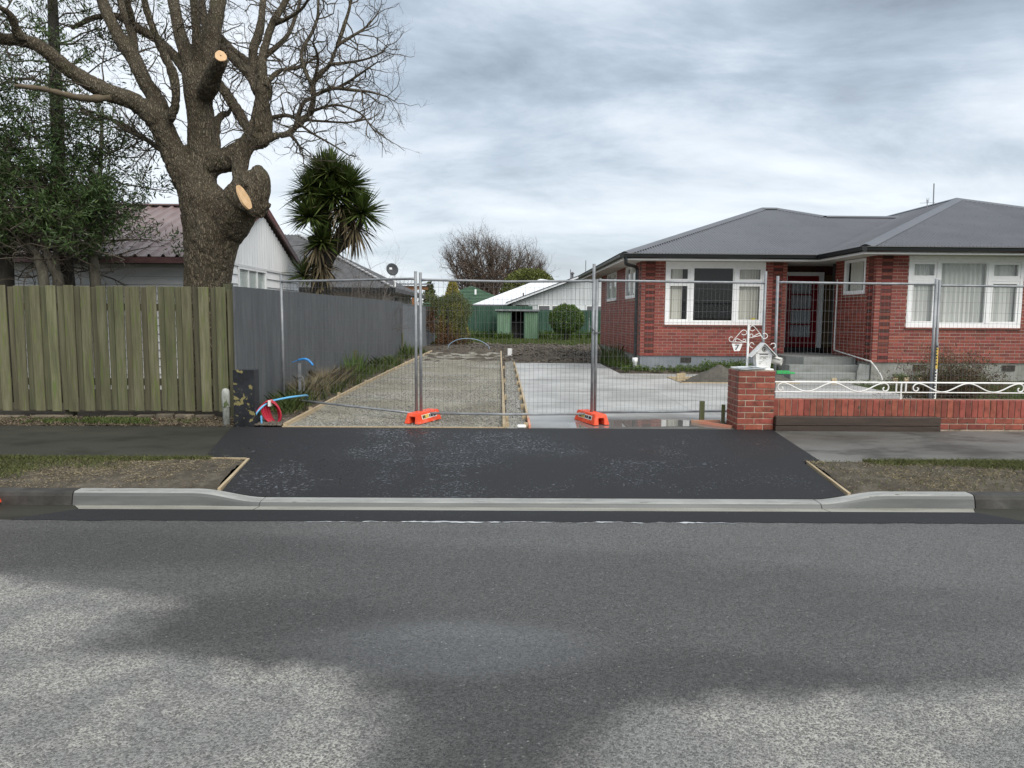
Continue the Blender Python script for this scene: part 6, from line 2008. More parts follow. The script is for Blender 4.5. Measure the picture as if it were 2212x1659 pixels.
# long maker's label down the post beside the wing window
lab = thing('post_label', (6.39, 10.38, 1.0), 'long yellow and white label with black letters down a fence post', 'label')
for a, b, mt in ((0.86, 1.17, 'sticker_yellow'), (0.40, 0.855, 'sticker_white'), (1.175, 1.25, 'galv')):
    p0 = ptE(0, a) + Vector((0.004, -0.0225, 0)); p1 = ptE(0, b) + Vector((0.004, -0.0225, 0))
    MB().beam(p0, p1, 0.030, 0.002, (0, -1, 0)).build('strip', M[mt], lab)
for k_ in range(18):
    zz = 0.43 + k_ * 0.044
    if 0.85 < zz < 0.88: continue
    p0 = ptE(0, zz) + Vector((-0.004, -0.0245, 0)); p1 = ptE(0, zz + 0.026) + Vector((-0.004, -0.0245, 0))
    MB().beam(p0, p1, 0.012 + 0.006 * (k_ % 3), 0.001, (0, -1, 0)).build('letter_mark', M['ink'], lab)


# orange fence feet
def foot(label, cx, cy, rz, side):
    t_ = thing('fence_foot', (cx, cy, 0.16), label, 'fence foot', 'orange plastic feet of the site fence')
    z0 = gz(cx, cy) + 0.012
    m = Matrix.Translation((cx, cy, z0)) @ Matrix.Rotation(R(rz), 4, 'Z')
    L, Wb, Wt, H = 0.30, 0.115, 0.082, 0.135
    # shell with a recessed slot in the front face
    sw, sh, sd = 0.042, 0.088, 0.16
    vs = [(-Wb, -L, 0), (-sw, -L + 0.002, 0), (-sw, -L + 0.016, sh), (sw, -L + 0.016, sh), (sw, -L + 0.002, 0), (Wb, -L, 0), (Wt, -L + 0.03, H), (-Wt, -L + 0.03, H),
          (Wb, L, 0), (-Wb, L, 0), (Wt, L - 0.03, H), (-Wt, L - 0.03, H),
          (-sw, -L + sd, 0), (-sw, -L + sd, sh), (sw, -L + sd, sh), (sw, -L + sd, 0)]
    fs_ = [(0, 1, 2, 7), (7, 2, 3, 6), (6, 3, 4, 5), (5, 8, 10, 6), (0, 7, 11, 9), (8, 9, 11, 10), (7, 6, 10, 11), (1, 12, 13, 2), (2, 13, 14, 3), (3, 14, 15, 4), (12, 15, 14, 13)]
    me = bpy.data.meshes.new('body'); me.from_pydata([tuple(m @ Vector(v)) for v in vs], [], fs_); fixn(me)
    bm = bmesh.new(); bm.from_mesh(me); bmesh.ops.bevel(bm, geom=[e for e in bm.edges if len(e.link_faces) == 2], offset=0.007, segments=2, affect='EDGES'); bm.to_mesh(me); bm.free()
    obj('body', me, M['orange'], t_)
    # label on the long side
    s_ = side
    def sp(u, v, o=0.0015):  # u along the block, v up the slope
        a = Vector((s_ * Wb, -L + u, 0)); b = Vector((s_ * Wt, -L + u, H))
        p = a + (b - a) * v
        nn = Vector((H, 0, Wb - Wt)).normalized(); nn.x *= s_
        return m @ (p + nn * o)
    MB().add([sp(0.10, 0.38), sp(0.49, 0.38), sp(0.49, 0.80), sp(0.10, 0.80)], [(0, 1, 2, 3)]).build('label', M['sticker_white'], t_)
    a, b = (0.115, 0.28) if s_ > 0 else (0.31, 0.475)
    MB().add([sp(a, 0.42, 0.0025), sp(b, 0.42, 0.0025), sp(b, 0.76, 0.0025), sp(a, 0.76, 0.0025)], [(0, 1, 2, 3)]).build('label_patch', M['sticker_yellow'], t_)
    marks = [(0.118, 0.03), (0.155, 0.03), (0.29, 0.03), (0.33, 0.05), (0.40, 0.07)]
    for u, w in marks:
        u2 = u if s_ > 0 else 0.59 - u - w
        MB().add([sp(u2, 0.46, 0.0035), sp(u2 + w, 0.46, 0.0035), sp(u2 + w, 0.72, 0.0035), sp(u2, 0.72, 0.0035)], [(0, 1, 2, 3)]).build('letter_mark', M['ink'], t_)
    return t_


foot('orange plastic fence foot on the gravel drive', -1.085, 9.50, -24, 1)
foot('orange plastic fence foot on the wet concrete slab', 1.185, 9.50, 20, -1)

# ================================================================== form timber, pegs, hoses
fl = thing('form_board', (-2.8, 14, 0.18), 'long pale timber form along the weedy edge of the gravel drive', 'timber form')
pts = [(-2.80, 9.03), (-2.80, 13.6), (-2.81, 18.2), (-2.80, 23), (-2.79, 27.4)]
for a, b in zip(pts[:-1], pts[1:]):
    MB().beam((*a, gz(*a) + 0.005), (b[0], b[1] - 0.01, gz(*b) + 0.005), 0.045, 0.09).build('board', M['pine_new'], fl)
for yy in (10.4, 12.2, 14.6, 17.2, 20.5, 24):
    MB().box((-2.872, yy, 0.05), (-2.826, yy + 0.045, gz(0, yy) + 0.06)).build('peg', M['pine_new'], fl)
fm = thing('form_board', (0, 14, 0.18), 'timber form between the gravel drive and the stony trench', 'timber form')
pts = [(0.005, 9.03), (-0.02, 13), (-0.05, 17.5), (-0.09, 22), (-0.12, 27.2)]
for a, b in zip(pts[:-1], pts[1:]):
    MB().beam((*a, gz(*a) + 0.005), (b[0], b[1] - 0.01, gz(*b) + 0.005), 0.04, 0.10).build('board', M['pine_new'], fm)
for yy in (9.25, 9.75, 12.1, 15.3, 19.2, 23.5):
    MB().box((0.028 - 0.0057 * (yy - 9), yy, 0.05), (0.07 - 0.0057 * (yy - 9), yy + 0.05, gz(0, yy) + 0.04)).build('peg', M['pine_new'], fm)
fr = thing('form_board', (0.33, 14, 0.18), 'timber form with pegs along the edge of the fresh concrete', 'timber form')
for a, b, mt in (((0.335, 9.03), (0.335, 9.9), 'pine_pink'), ((0.335, 9.91), (0.33, 13.3), 'pine_new'), ((0.33, 13.31), (0.315, 17), 'pine_new'), ((0.315, 17.01), (0.30, 21.0), 'pine_new')):
    MB().beam((*a, gz(*a) - 0.01), (*b, gz(*b) - 0.01), 0.028, 0.10).build('board', M[mt], fr)
for yy in (9.12, 9.95, 10.9, 12.0, 13.2, 14.6, 16.2, 18.2, 20.3):
    MB().box((0.262, yy, 0.02), (0.316, yy + 0.05, gz(0, yy) + 0.055)).build('peg', M['pine_new'], fr)
# forms round the sand pit
fp = thing('form_board', (4.8, 15.4, 0.2), 'timber form and pegs around the sand pit before the steps', 'timber form')
for a, b in (((3.755, 14.862, 0.20), (6.24, 14.862, 0.20)), ((3.755, 14.88, 0.20), (3.755, 16.24, 0.20)), ((3.77, 16.238, 0.2), (6.4, 16.238, 0.2))):
    MB().beam(a, b, 0.022, 0.06).build('board', M['pine_new'], fp)
for x_, y_ in ((3.86, 15.75), (3.99, 15.9), (4.95, 14.92), (6.9, 14.8), (8.25, 14.9), (8.55, 15.0), (8.9, 15.1)):
    MB().bbox((x_, y_, 0.1), (x_ + 0.10, y_ + 0.05, 0.34), 0.003).build('peg', M['pine_new'], fp)
ft = thing('form_board', (2.9, 9.4, 0.2), 'short orange marked form with tall pegs beside the brick pillar', 'timber form')
MB().beam((2.55, 9.52, 0.185), (2.965, 9.10, 0.175), 0.025, 0.05).build('board', M['pine_pink'], ft)
MB().bbox((2.67, 9.56, 0.05), (2.735, 9.60, 0.46), 0.003).build('peg', M['paling'], ft)
MB().bbox((2.93, 9.43, 0.05), (2.975, 9.46, 0.43), 0.003).build('peg', M['paling'], ft)
MB().beam((2.55, 9.53, 0.185), (2.95, 9.56, 0.185), 0.02, 0.04).build('board', M['pine_pink'], ft)

# sand heap in the pit
V = []; F = []
nx_, ny_ = 70, 36
for jy in range(ny_ + 1):
    for ix in range(nx_ + 1):
        x_ = 3.78 + 2.6 * ix / nx_; y_ = 14.9 + 1.3 * jy / ny_
        h = 0.0
        for cx, cy, rr, hh in ((4.72, 15.55, 0.72, 0.40), (5.35, 15.6, 0.8, 0.36), (5.95, 15.5, 0.5, 0.22)):
            dd = math.hypot((x_ - cx), (y_ - cy) * 1.25) / rr
            h = max(h, hh * max(0, 1 - dd) ** 0.9 if dd < 1 else 0)
        V.append((x_, y_, 0.165 + h + 0.03 * fbm(x_, y_, 5, 2) + 0.012 * fbm(x_, y_, 22, 4)))
for jy in range(ny_):
    for ix in range(nx_):
        a = jy * (nx_ + 1) + ix; F.append((a, a + 1, a + nx_ + 2, a + nx_ + 1))
o_ = obj('sand_heap', mesh_np('sand_heap', V, F), M['sand'], None, True)
tag(o_, 'low heap of damp grey sand in the pit before the porch steps', 'sand heap')
M['green_plastic'] = flat('green_plastic', (0.05, 0.42, 0.12), 0.45, bump=0)
o_ = MB().bbox((6.02, 15.55, 0.36), (6.42, 15.66, 0.40), 0.006, Matrix.Rotation(0, 4, 'Z')).build('green_float', M['green_plastic'])
MB().bbox((6.02, 15.55, 0.40), (6.30, 15.66, 0.43), 0.006).build('grip', M['green_plastic'], o_)
tag(o_, 'bright green plastic float lying by the concrete steps', 'tool')

# standpipe with blue tape
M['blue'] = flat('blue_plastic', (0.02, 0.24, 0.62), 0.4, bump=0)
M['blue_pale'] = flat('blue_pipe', (0.13, 0.42, 0.68), 0.35, bump=0)
M['red_hose'] = flat('red_hose', (0.42, 0.018, 0.040), 0.4, bump=0)
spp = thing('marker_stake', (-3.22, 11.2, 0.2), 'grey stake tied with bright blue tape by the sheet fence', 'stake')
MB().bbox((-3.245, 11.18, 0.15), (-3.20, 11.21, 0.83), 0.003).build('stake', M['galv'], spp)
MB().tube(smooth_path([(-3.24, 11.17, 0.60), (-3.17, 11.16, 0.62), (-3.15, 11.17, 0.5), (-3.16, 11.17, 0.36)], 4), 0.007, 5).build('wire', M['galv'], spp)
MB().tube(smooth_path([(-3.33, 11.17, 0.845), (-3.22, 11.165, 0.885), (-3.13, 11.16, 0.90), (-3.06, 11.16, 0.87), (-3.0, 11.16, 0.80)], 5), [0.006] * 5 + [0.018] * 5 + [0.022] * 5 + [0.02] * 5 + [0.012], 6).build('tape', M['blue'], spp)
st2 = thing('wooden_stake', (-3.45, 16.4, 0.2), 'short wooden stake standing in weeds against the sheet fence', 'stake')
MB().bbox((-3.47, 16.4, 0.15), (-3.40, 16.44, 0.78), 0.003).build('stake', M['paling'], st2)
# red hose coil and blue pipe at the fence end
hc = thing('hose_coil', (-3.08, 9.3, 0.17), 'coil of red hose standing beside the black gatepost', 'hose')
for k_ in range(10):
    a0 = 0.02 * k_
    hw = 0.035 + 0.0075 * k_
    pts = [(-3.045 + 0.004 * (k_ % 3) + hw * math.cos(a) + 0.035 * math.sin(a - 0.3) * -1, 9.36 - 0.012 * k_ + 0.02 * math.cos(a), 0.315 + (0.145 + 0.006 * (k_ % 3)) * math.sin(a)) for a in np.linspace(0, 2 * math.pi, 25)]
    MB().tube(pts, 0.0095, 6, False).build('loop', M['red_hose'], hc, True)
MB().tube(smooth_path([(-3.24, 9.14, 0.16), (-3.235, 9.15, 0.27), (-3.19, 9.2, 0.37), (-3.12, 9.28, 0.45), (-3.06, 9.3, 0.466)], 5), 0.0095, 6).build('tail', M['red_hose'], hc, True)
MB().box((-3.075, 9.22, 0.40), (-3.045, 9.34, 0.475)).build('strap', M['sticker_white'], hc)
bp = thing('blue_pipe', (-3.1, 9.3, 0.17), 'pale blue water pipe arching over the red hose coil', 'pipe')
MB().tube(smooth_path([(-3.255, 9.13, 0.14), (-3.24, 9.15, 0.25), (-3.18, 9.2, 0.36), (-3.08, 9.3, 0.448), (-2.93, 9.5, 0.478), (-2.83, 9.75, 0.475), (-2.86, 10.3, 0.42), (-3.0, 10.7, 0.30)], 6), 0.0135, 8).build('pipe', M['blue_pale'], bp, True)
MB().tube([(-3.13, 9.13, 0.13), (-3.135, 9.13, 0.29)], 0.012, 7).build('riser', M['blue_pale'], bp)
# arch of pale pipe in the dug soil
M['conduit'] = flat('conduit_pale', (0.30, 0.42, 0.55), 0.5, bump=0)
ar = thing('conduit_arch', (-1.6, 29.5, 0.3), 'thin pale blue conduit arching out of the dug soil', 'pipe')
MB().tube(smooth_path([(-2.35, 29.5, 0.20), (-2.25, 29.5, 0.42), (-1.9, 29.5, 0.60), (-1.5, 29.5, 0.64), (-1.05, 29.5, 0.57), (-0.7, 29.5, 0.38), (-0.6, 29.5, 0.2)], 6), 0.014, 7).build('pipe', M['conduit'], ar, True)
MB().bbox((0.12, 24.9, 0.2), (0.28, 24.95, 0.45), 0.01).build('marker_board', M['white_paint'])
tag(bpy.data.objects['marker_board'], 'small white board standing in the trench by the dug soil', 'marker')
# rake-like bundle leaning on the grey fence
rk = thing('wire_trellis', (-3.58, 24.9, 0.2), 'narrow wire trellis post leaning against the grey fence', 'trellis')
for k_ in range(4):
    MB().tube([(-3.585, 24.62 + 0.22 * k_, 1.86), (-3.57, 24.85 + 0.06 * k_, 0.95)], 0.010, 5).build('wire', M['ink_grey'], rk)
MB().tube([(-3.565, 24.95, 1.0), (-3.55, 24.9, 0.2)], 0.035, 6).build('post', M['paling_dark'], rk)
foot('orange plastic fence foot lying on the road edge by the old kerb', -4.33, 5.6, 0, 1)
# white scrap lying in the trench mouth
o_ = MB().bbox((0.17, 9.06, 0.15), (0.29, 9.14, 0.195), 0.015).build('white_scrap', M['white_old'])
tag(o_, 'small white plastic scrap lying at the mouth of the stony trench', 'scrap')

# ================================================================== cabbage tree
M['cab_leaf'] = pmat('cabbage_leaf', [(0.3, (0.032, 0.052, 0.012)), (0.6, (0.075, 0.105, 0.024)), (0.85, (0.15, 0.175, 0.055))], scale=1.5, rough=0.45, bump=0, rnd=0.35, hue=0.015, trans=0.15)
M['cab_dead'] = pmat('cabbage_dead', [(0.3, (0.065, 0.05, 0.026)), (0.7, (0.15, 0.12, 0.07))], scale=2, rough=0.85, bump=0, rnd=0.35)
ct = thing('cabbage_tree', (-4.6, 17.9, 0.2), 'cabbage tree with spiky sword-leaf heads beyond the grey fence', 'tree')
tr = MB()
for st_ in ([(-4.55, 17.9, 0.1, 0.26), (-4.6, 17.9, 1.6, 0.24), (-4.58, 17.9, 2.6, 0.22), (-4.5, 17.9, 3.3, 0.2), (-4.45, 17.9, 4.2, 0.16), (-4.42, 17.9, 4.9, 0.12)],
            [(-4.5, 17.9, 2.7, 0.16), (-4.2, 17.85, 3.3, 0.14), (-3.9, 17.8, 3.9, 0.12), (-3.85, 17.8, 4.6, 0.10)],
            [(-4.3, 17.9, 3.1, 0.13), (-3.8, 17.8, 3.5, 0.12), (-3.5, 17.7, 3.9, 0.09)],
            [(-4.55, 17.9, 3.0, 0.13), (-4.75, 17.7, 3.5, 0.10)]):
    P = smooth_path(st_, 4); tr.tube(P[:, :3], P[:, 3], 10)
tr.build('trunk', M['dark_trunk'], ct, True)


def rosette(c, n, L, up, spread, V, F, droop=0.5, wd=0.046):
    c = np.array(c)
    for i in range(n):
        a = rng.uniform(0, 2 * math.pi); e = rng.uniform(-0.5, 1.0) ** 1 * 1.25 + up
        d = np.array([math.cos(a) * math.cos(e), math.sin(a) * math.cos(e), math.sin(e)])
        l = L * rng.uniform(0.7, 1.15)
        s = np.cross(d, [0, 0, 1.0]); s /= np.linalg.norm(s) + 1e-6
        s = s * math.cos(rng.uniform(-0.6, 0.6)) + np.cross(s, d) * math.sin(rng.uniform(-0.6, 0.6))
        b = len(V)
        g = rng.uniform(0.02, droop)
        for k, (t_, w) in enumerate(((0.03, 0.6), (0.35, 1.0), (0.7, 0.8), (1.0, 0.06))):
            p = c + d * (l * t_) + np.array([0, 0, -g * l * t_ * t_ * 0.6])
            V += [tuple(p - s * wd * w / 2), tuple(p + s * wd * w / 2)]
            if k: F.append((b + 2 * k - 2, b + 2 * k - 1, b + 2 * k + 1, b + 2 * k))


V = []; F = []; V2 = []; F2 = []
for c, n, L, up in (((-4.45, 17.9, 4.95), 260, 0.78, 0.25), ((-3.85, 17.75, 4.70), 230, 0.74, 0.2), ((-4.72, 17.6, 3.95), 210, 0.72, 0.2), ((-3.5, 17.65, 4.05), 170, 0.72, 0.1),
                    ((-4.15, 17.6, 4.45), 130, 0.7, 0.0), ((-4.45, 17.6, 3.35), 110, 0.62, 0.15), ((-4.75, 17.7, 4.55), 120, 0.7, 0.15), ((-4.95, 17.8, 2.55), 60, 0.6, 0.2), ((-4.2, 17.5, 5.0), 120, 0.65, 0.3)):
    rosette(c, int(n * 2.0), L, up, 1, V, F)
for c, n, L in (((-4.45, 17.9, 4.3), 60, 0.7), ((-4.0, 17.8, 4.2), 120, 0.85), ((-4.6, 17.8, 3.3), 90, 0.7), ((-3.7, 17.8, 3.8), 80, 0.75), ((-4.5, 17.8, 2.8), 110, 0.6), ((-4.55, 17.8, 2.3), 60, 0.5)):
    rosette(c, n, L, -0.95, 1, V2, F2, 0.9)
obj('crown', mesh_np('crown', V, F), M['cab_leaf'], ct)
obj('dead_leaves', mesh_np('dead_leaves', V2, F2), M['cab_dead'], ct)


# ================================================================== bare shrubs beyond the fence
def bare_shrub(label, base, n, L, sp, mat, r0=0.016, up=0.05, depth=3, name='bare_shrub', cat='shrub', wig=0.25, group=None, spread=0.6):
    t_ = thing(name, base, label, cat, group)
    tw_ = Twigs()
    for i in range(n):
        a = rng.uniform(0, 2 * math.pi)
        d = np.array([math.cos(a) * sp[0], math.sin(a) * sp[1], 1.0])
        grow(tw_, (base[0] + rng.normal() * 0.1, base[1] + rng.normal() * 0.1, base[2]), d, L * rng.uniform(0.75, 1.15), r0, depth, up, wig, (3, 5), 3, None, spread)
    tw_.build('crown', mat, t_)
    return t_


M['twig_grey'] = pmat('twig_grey', [(0.3, (0.06, 0.05, 0.042)), (0.7, (0.13, 0.11, 0.09))], scale=4, rough=0.9, bump=0)
bare_shrub('leafless shrub with fine grey twigs between garage and cabbage tree', (-6.3, 21.5, 0.2), 14, 3.0, (0.4, 0.3), M['twig_grey'], 0.024)
bare_shrub('leafless shrub with fine grey twigs beside the neighbour house eave', (-4.6, 23.5, 0.2), 15, 2.5, (0.45, 0.3), M['twig_grey'], 0.022)
bare_shrub('leafless shrub with bare twigs before the satellite dish', (-4.75, 27.0 - 1.0, 0.2), 9, 2.4, (0.25, 0.2), M['twig_grey'], 0.02)

# ================================================================== neighbour house, grey hip roof
M['tile_roof'] = pmat('grey_roof', [(0.3, (0.055, 0.055, 0.057)), (0.7, (0.105, 0.104, 0.105))], scale=3, rough=0.6, bump=0.1)
M['cream_wall'] = pmat('cream_wall', [(0.3, (0.46, 0.43, 0.38)), (0.7, (0.60, 0.57, 0.51))], scale=1.5, rough=0.7, bump=0.05)
nh = thing('neighbour_house', (-9, 31, 0.2), 'low cream house with grey hip roof beyond the grey fence', 'house')
MB().box((-16, 27.6, 0.1), (-4.75, 36.4, 2.55)).build('wall', M['cream_wall'], nh)
ZE = 2.60


def corr2(name, poly, to3, parent, mat, pitch=0.15, amp=0.02, per=4):
    global M
    keep = M['roof_steel']; M['roof_steel'] = mat
    o_ = corrugated(name, poly, to3, parent, pitch, amp, per)
    M['roof_steel'] = keep
    return o_


nr = corr2('roof', [(-4.2, 27.0), (-9.2, 32.0), (-13, 32), (-18, 27)], lambda a, b, o: (a, b, ZE + 0.5 * (b - 27) + o), nh, M['tile_roof'])
corr2('roof_slope', [(27.0, -4.2), (32.0, -9.2), (37.0, -4.2)], lambda a, b, o: (b, a, ZE + 0.5 * (-4.2 - b) + o), nr, M['tile_roof'])
M['ridge_pale'] = flat('ridge_pale', (0.40, 0.40, 0.40), 0.7)
for k_ in range(26):
    s0, s1 = k_ / 26, (k_ + 0.62) / 26
    p = lambda s: (-4.2 - 5 * s, 27 + 5 * s, ZE + 2.5 * s + 0.05)
    MB().beam(p(s0), p(s1), 0.13, 0.04).build('ridge_tile', M['ridge_pale'], nr)
MB().box((-18, 26.9, ZE - 0.17), (-4.1, 27.0, ZE + 0.01)).build('gutter', M['gutter_black'], nr)
MB().box((-4.2, 27.0, ZE - 0.15), (-4.1, 37.0, ZE + 0.01)).build('gutter', M['tile_roof'], nr)
MB().box((-16, 27.002, ZE - 0.12), (-4.22, 27.62, ZE - 0.10)).build('soffit', M['soffit'], nr)
MB().box((-4.8, 27.62, ZE - 0.12), (-4.22, 37, ZE - 0.10)).build('soffit', M['soffit'], nr)
MB().tube([(-5.4, 27.55, 0.2), (-5.4, 27.55, 2.5)], 0.05, 8).build('downpipe', M['white_paint'], nh)
w_ = MB().box((-4.74, 30.6, 1.9), (-4.70, 31.6, 2.4)).build('window', M['white_paint'], nh)
MB().box((-4.695, 30.66, 1.95), (-4.69, 31.54, 2.36)).build('pane', M['ink'], w_)
sd = thing('satellite_dish', (-4.4, 28.4, 2.7), 'grey satellite dish on a white pole at the neighbour roof corner', 'satellite dish')
M['dish'] = flat('dish_grey', (0.15, 0.16, 0.17), 0.5, bump=0)
mm = Matrix.Translation((-4.42, 28.3, 3.38)) @ Matrix.Rotation(R(-72), 4, 'X') @ Matrix.Rotation(R(12), 4, 'Y')
MB().lathe([(0.01, 0.035), (0.10, 0.03), (0.18, 0.018), (0.245, -0.01), (0.25, -0.004), (0.19, 0.024), (0.10, 0.037), (0.01, 0.043)], 28, mm).build('dish', M['dish'], sd, True)
MB().tube([(-4.34, 28.45, 2.7), (-4.34, 28.45, 3.3)], 0.03, 8).build('pole', M['white_paint'], sd)
MB().tube([(-4.42, 28.2, 3.16), (-4.40, 27.95, 3.22), (-4.42, 27.9, 3.36)], 0.012, 5).build('arm', M['galv'], sd)
MB().bbox((-4.47, 27.86, 3.34), (-4.37, 27.94, 3.42), 0.01).build('receiver', M['white_paint'], sd)
pg = thing('pergola', (-4.6, 38.5, 0.2), 'orange brown timber pergola beyond the neighbour house', 'pergola')
M['pergola'] = pmat('pergola_timber', [(0.3, (0.19, 0.075, 0.025)), (0.7, (0.30, 0.13, 0.05))], scale=4, rough=0.7)
MB().box((-5.9, 38.4, 2.95), (-4.1, 38.55, 3.15)).build('beam', M['pergola'], pg)
for x_ in (-5.8, -4.95): MB().box((x_, 38.4, 0.2), (x_ + 0.2, 38.55, 2.94)).build('post', M['pergola'], pg)
ribbed('roof', -6.0, -4.0, 38.2, 3.2, 40.5, 3.35, M['tile_roof'], pg, 0.15, 0.03)

# ================================================================== end of the section: green iron fence and shed
M['green_iron'] = pmat('green_iron', [(0.25, (0.018, 0.050, 0.032)), (0.55, (0.034, 0.085, 0.055)), (0.85, (0.075, 0.15, 0.11))], scale=2.0, stretch=(1.5, 1.5, 0.25), rough=0.55, bump=0.0)
M['green_iron_pale'] = pmat('green_iron_pale', [(0.25, (0.075, 0.14, 0.075)), (0.55, (0.13, 0.22, 0.14)), (0.85, (0.22, 0.32, 0.25))], scale=2.0, stretch=(2, 2, 0.2), rough=0.6, bump=0.0)


def iron_sheet(name, x0, x1, y, z0, z1, mat, parent, pitch=0.11, amp=0.02, along='x'):
    V = []; F = []
    n_ = int((x1 - x0) / (pitch / 4))
    for i in range(n_ + 1):
        x_ = x0 + (x1 - x0) * i / n_
        o = amp * math.sin(2 * math.pi * x_ / pitch)
        if along == 'x': V += [(x_, y + o, z0), (x_, y + o, z1)]
        else: V += [(y + o, x_, z0), (y + o, x_, z1)]
        if i: F.append((2 * i - 2, 2 * i, 2 * i + 1, 2 * i - 1))
    return obj(name, mesh_np(name, V, F), mat, parent, True)


gf = thing('iron_fence', (2, 45.2, 0.2), 'dark green corrugated iron fence across the back yard', 'fence')
xx = -9.0
while xx < 11:
    iron_sheet('sheet', xx, xx + 1.78, 45.2 + (0.012 if int(xx) % 2 else 0), 0.15, (2.20 if xx < 0.4 else 1.97) + prng.uniform(-0.03, 0.03), M['green_iron'], gf, 0.12, 0.022)
    xx += 1.80
sh = thing('garden_shed', (0.8, 43.5, 0.2), 'small pale green corrugated iron shed with dark open doorway', 'shed')
SX0, SX1, SD0, SD1, SY, SYB = -0.43, 2.0, 0.41, 1.19, 42.6, 44.6
iron_sheet('wall', SX0, SD0, SY, 0.2, 1.88, M['green_iron_pale'], sh, 0.12, 0.02)
iron_sheet('wall', SD1, SX1, SY, 0.2, 1.88, M['green_iron_pale'], sh, 0.12, 0.02)
iron_sheet('wall', SY, SYB, SX0, 0.2, 1.88, M['green_iron_pale'], sh, 0.12, 0.02, 'y')
iron_sheet('wall', SY, SYB, SX1, 0.2, 1.88, M['green_iron_pale'], sh, 0.12, 0.02, 'y')
MB().box((SX0, SYB, 0.2), (SX1, SYB + 0.03, 1.88)).build('back_wall', M['room'], sh)
MB().add([(SX0 - 0.12, SY - 0.15, 1.97), (SX1 + 0.1, SY - 0.15, 1.97), (SX1 + 0.1, SYB + 0.1, 1.85), (SX0 - 0.12, SYB + 0.1, 1.85), (SX0 - 0.12, SY - 0.15, 1.87), (SX1 + 0.1, SY - 0.15, 1.87), (SX1 + 0.1, SYB + 0.1, 1.83), (SX0 - 0.12, SYB + 0.1, 1.83)],
         [(0, 1, 2, 3), (4, 7, 6, 5), (0, 4, 5, 1), (1, 5, 6, 2), (2, 6, 7, 3), (3, 7, 4, 0)]).build('roof', M['galv'], sh)
for x_ in (SD0 - 0.03, SD1 - 0.02): MB().box((x_, SY - 0.03, 0.2), (x_ + 0.05, SY + 0.05, 1.87)).build('door_post', M['green_iron'], sh)
MB().box((SD0 + 0.03, 43.8, 0.2), (SD1, 43.85, 1.3)).build('shelf', M['room'], sh)


def leaf_ball(name, label, c, rad, n, mat, cat='shrub', leaf=(0.07, 0.045), trunk=True, flat_=0.0, hollow=0.72, group=None):
    t_ = thing(name, (c[0], c[1], 0.2), label, cat, group)
    u = rng.normal(size=(n, 3)); u /= np.linalg.norm(u, axis=1)[:, None]
    rr = rng.uniform(hollow, 1.0, n) ** 0.8
    lump = np.array([1 + 0.10 * mnoise.noise(Vector((a * 2.2 + c[0], b * 2.2, d * 2.2))) + 0.05 * mnoise.noise(Vector((a * 6, b * 6, d * 6))) for a, b, d in u])
    C = np.array(c) + u * np.array(rad) * (rr * lump)[:, None]
    D = u * 0.6 + rng.normal(size=(n, 3)) * 0.6
    V, F = leaves_np(C, D, leaf[0] * rng.uniform(0.7, 1.3, n), leaf[1] * rng.uniform(0.7, 1.3, n))
    obj('crown', mesh_np('crown', V, F), mat, t_)
    if trunk:
        tb = MB()
        for k_ in range(3):
            a = 2.1 * k_
            tb.tube(smooth_path([(c[0] + 0.1 * math.cos(a), c[1] + 0.1 * math.sin(a), 0.15), (c[0] + 0.15 * math.cos(a), c[1] + 0.15 * math.sin(a), c[2] - rad[2] * 0.6), (c[0] + 0.4 * rad[0] * math.cos(a), c[1] + 0.4 * rad[1] * math.sin(a), c[2] + rad[2] * 0.1)], 4), [0.05] * 9, 6)
        tb.build('trunk', M['dark_trunk'], t_)
    return t_


M['bush_leaf'] = pmat('bush_leaf', [(0.3, (0.045, 0.085, 0.015)), (0.6, (0.095, 0.15, 0.028)), (0.85, (0.17, 0.22, 0.05))], scale=1.3, rough=0.45, bump=0, rnd=0.4, hue=0.015, trans=0.2)
M['hedge_leaf'] = pmat('hedge_leaf', [(0.3, (0.045, 0.058, 0.016)), (0.7, (0.11, 0.125, 0.04))], scale=1.1, rough=0.7, bump=0, rnd=0.4, hue=0.02, trans=0.15)
M['hedge_dead'] = pmat('hedge_dead', [(0.3, (0.06, 0.028, 0.012)), (0.7, (0.145, 0.075, 0.032))], scale=1.3, rough=0.9, bump=0, rnd=0.35)
M['gold_leaf'] = pmat('gold_conifer', [(0.3, (0.19, 0.17, 0.035)), (0.7, (0.42, 0.36, 0.11))], scale=1.5, rough=0.7, bump=0, rnd=0.3, trans=0.2)
M['conifer'] = pmat('round_conifer', [(0.3, (0.05, 0.062, 0.014)), (0.6, (0.13, 0.145, 0.034)), (0.85, (0.24, 0.245, 0.075))], scale=0.5, rough=0.7, bump=0, rnd=0.4, trans=0.15)
leaf_ball('clipped_bush', 'round clipped bright green bush in front of the green fence', (3.55, 41.0, 1.42), (1.02, 0.95, 0.85), 9000, M['bush_leaf'], leaf=(0.085, 0.055), hollow=0.8)
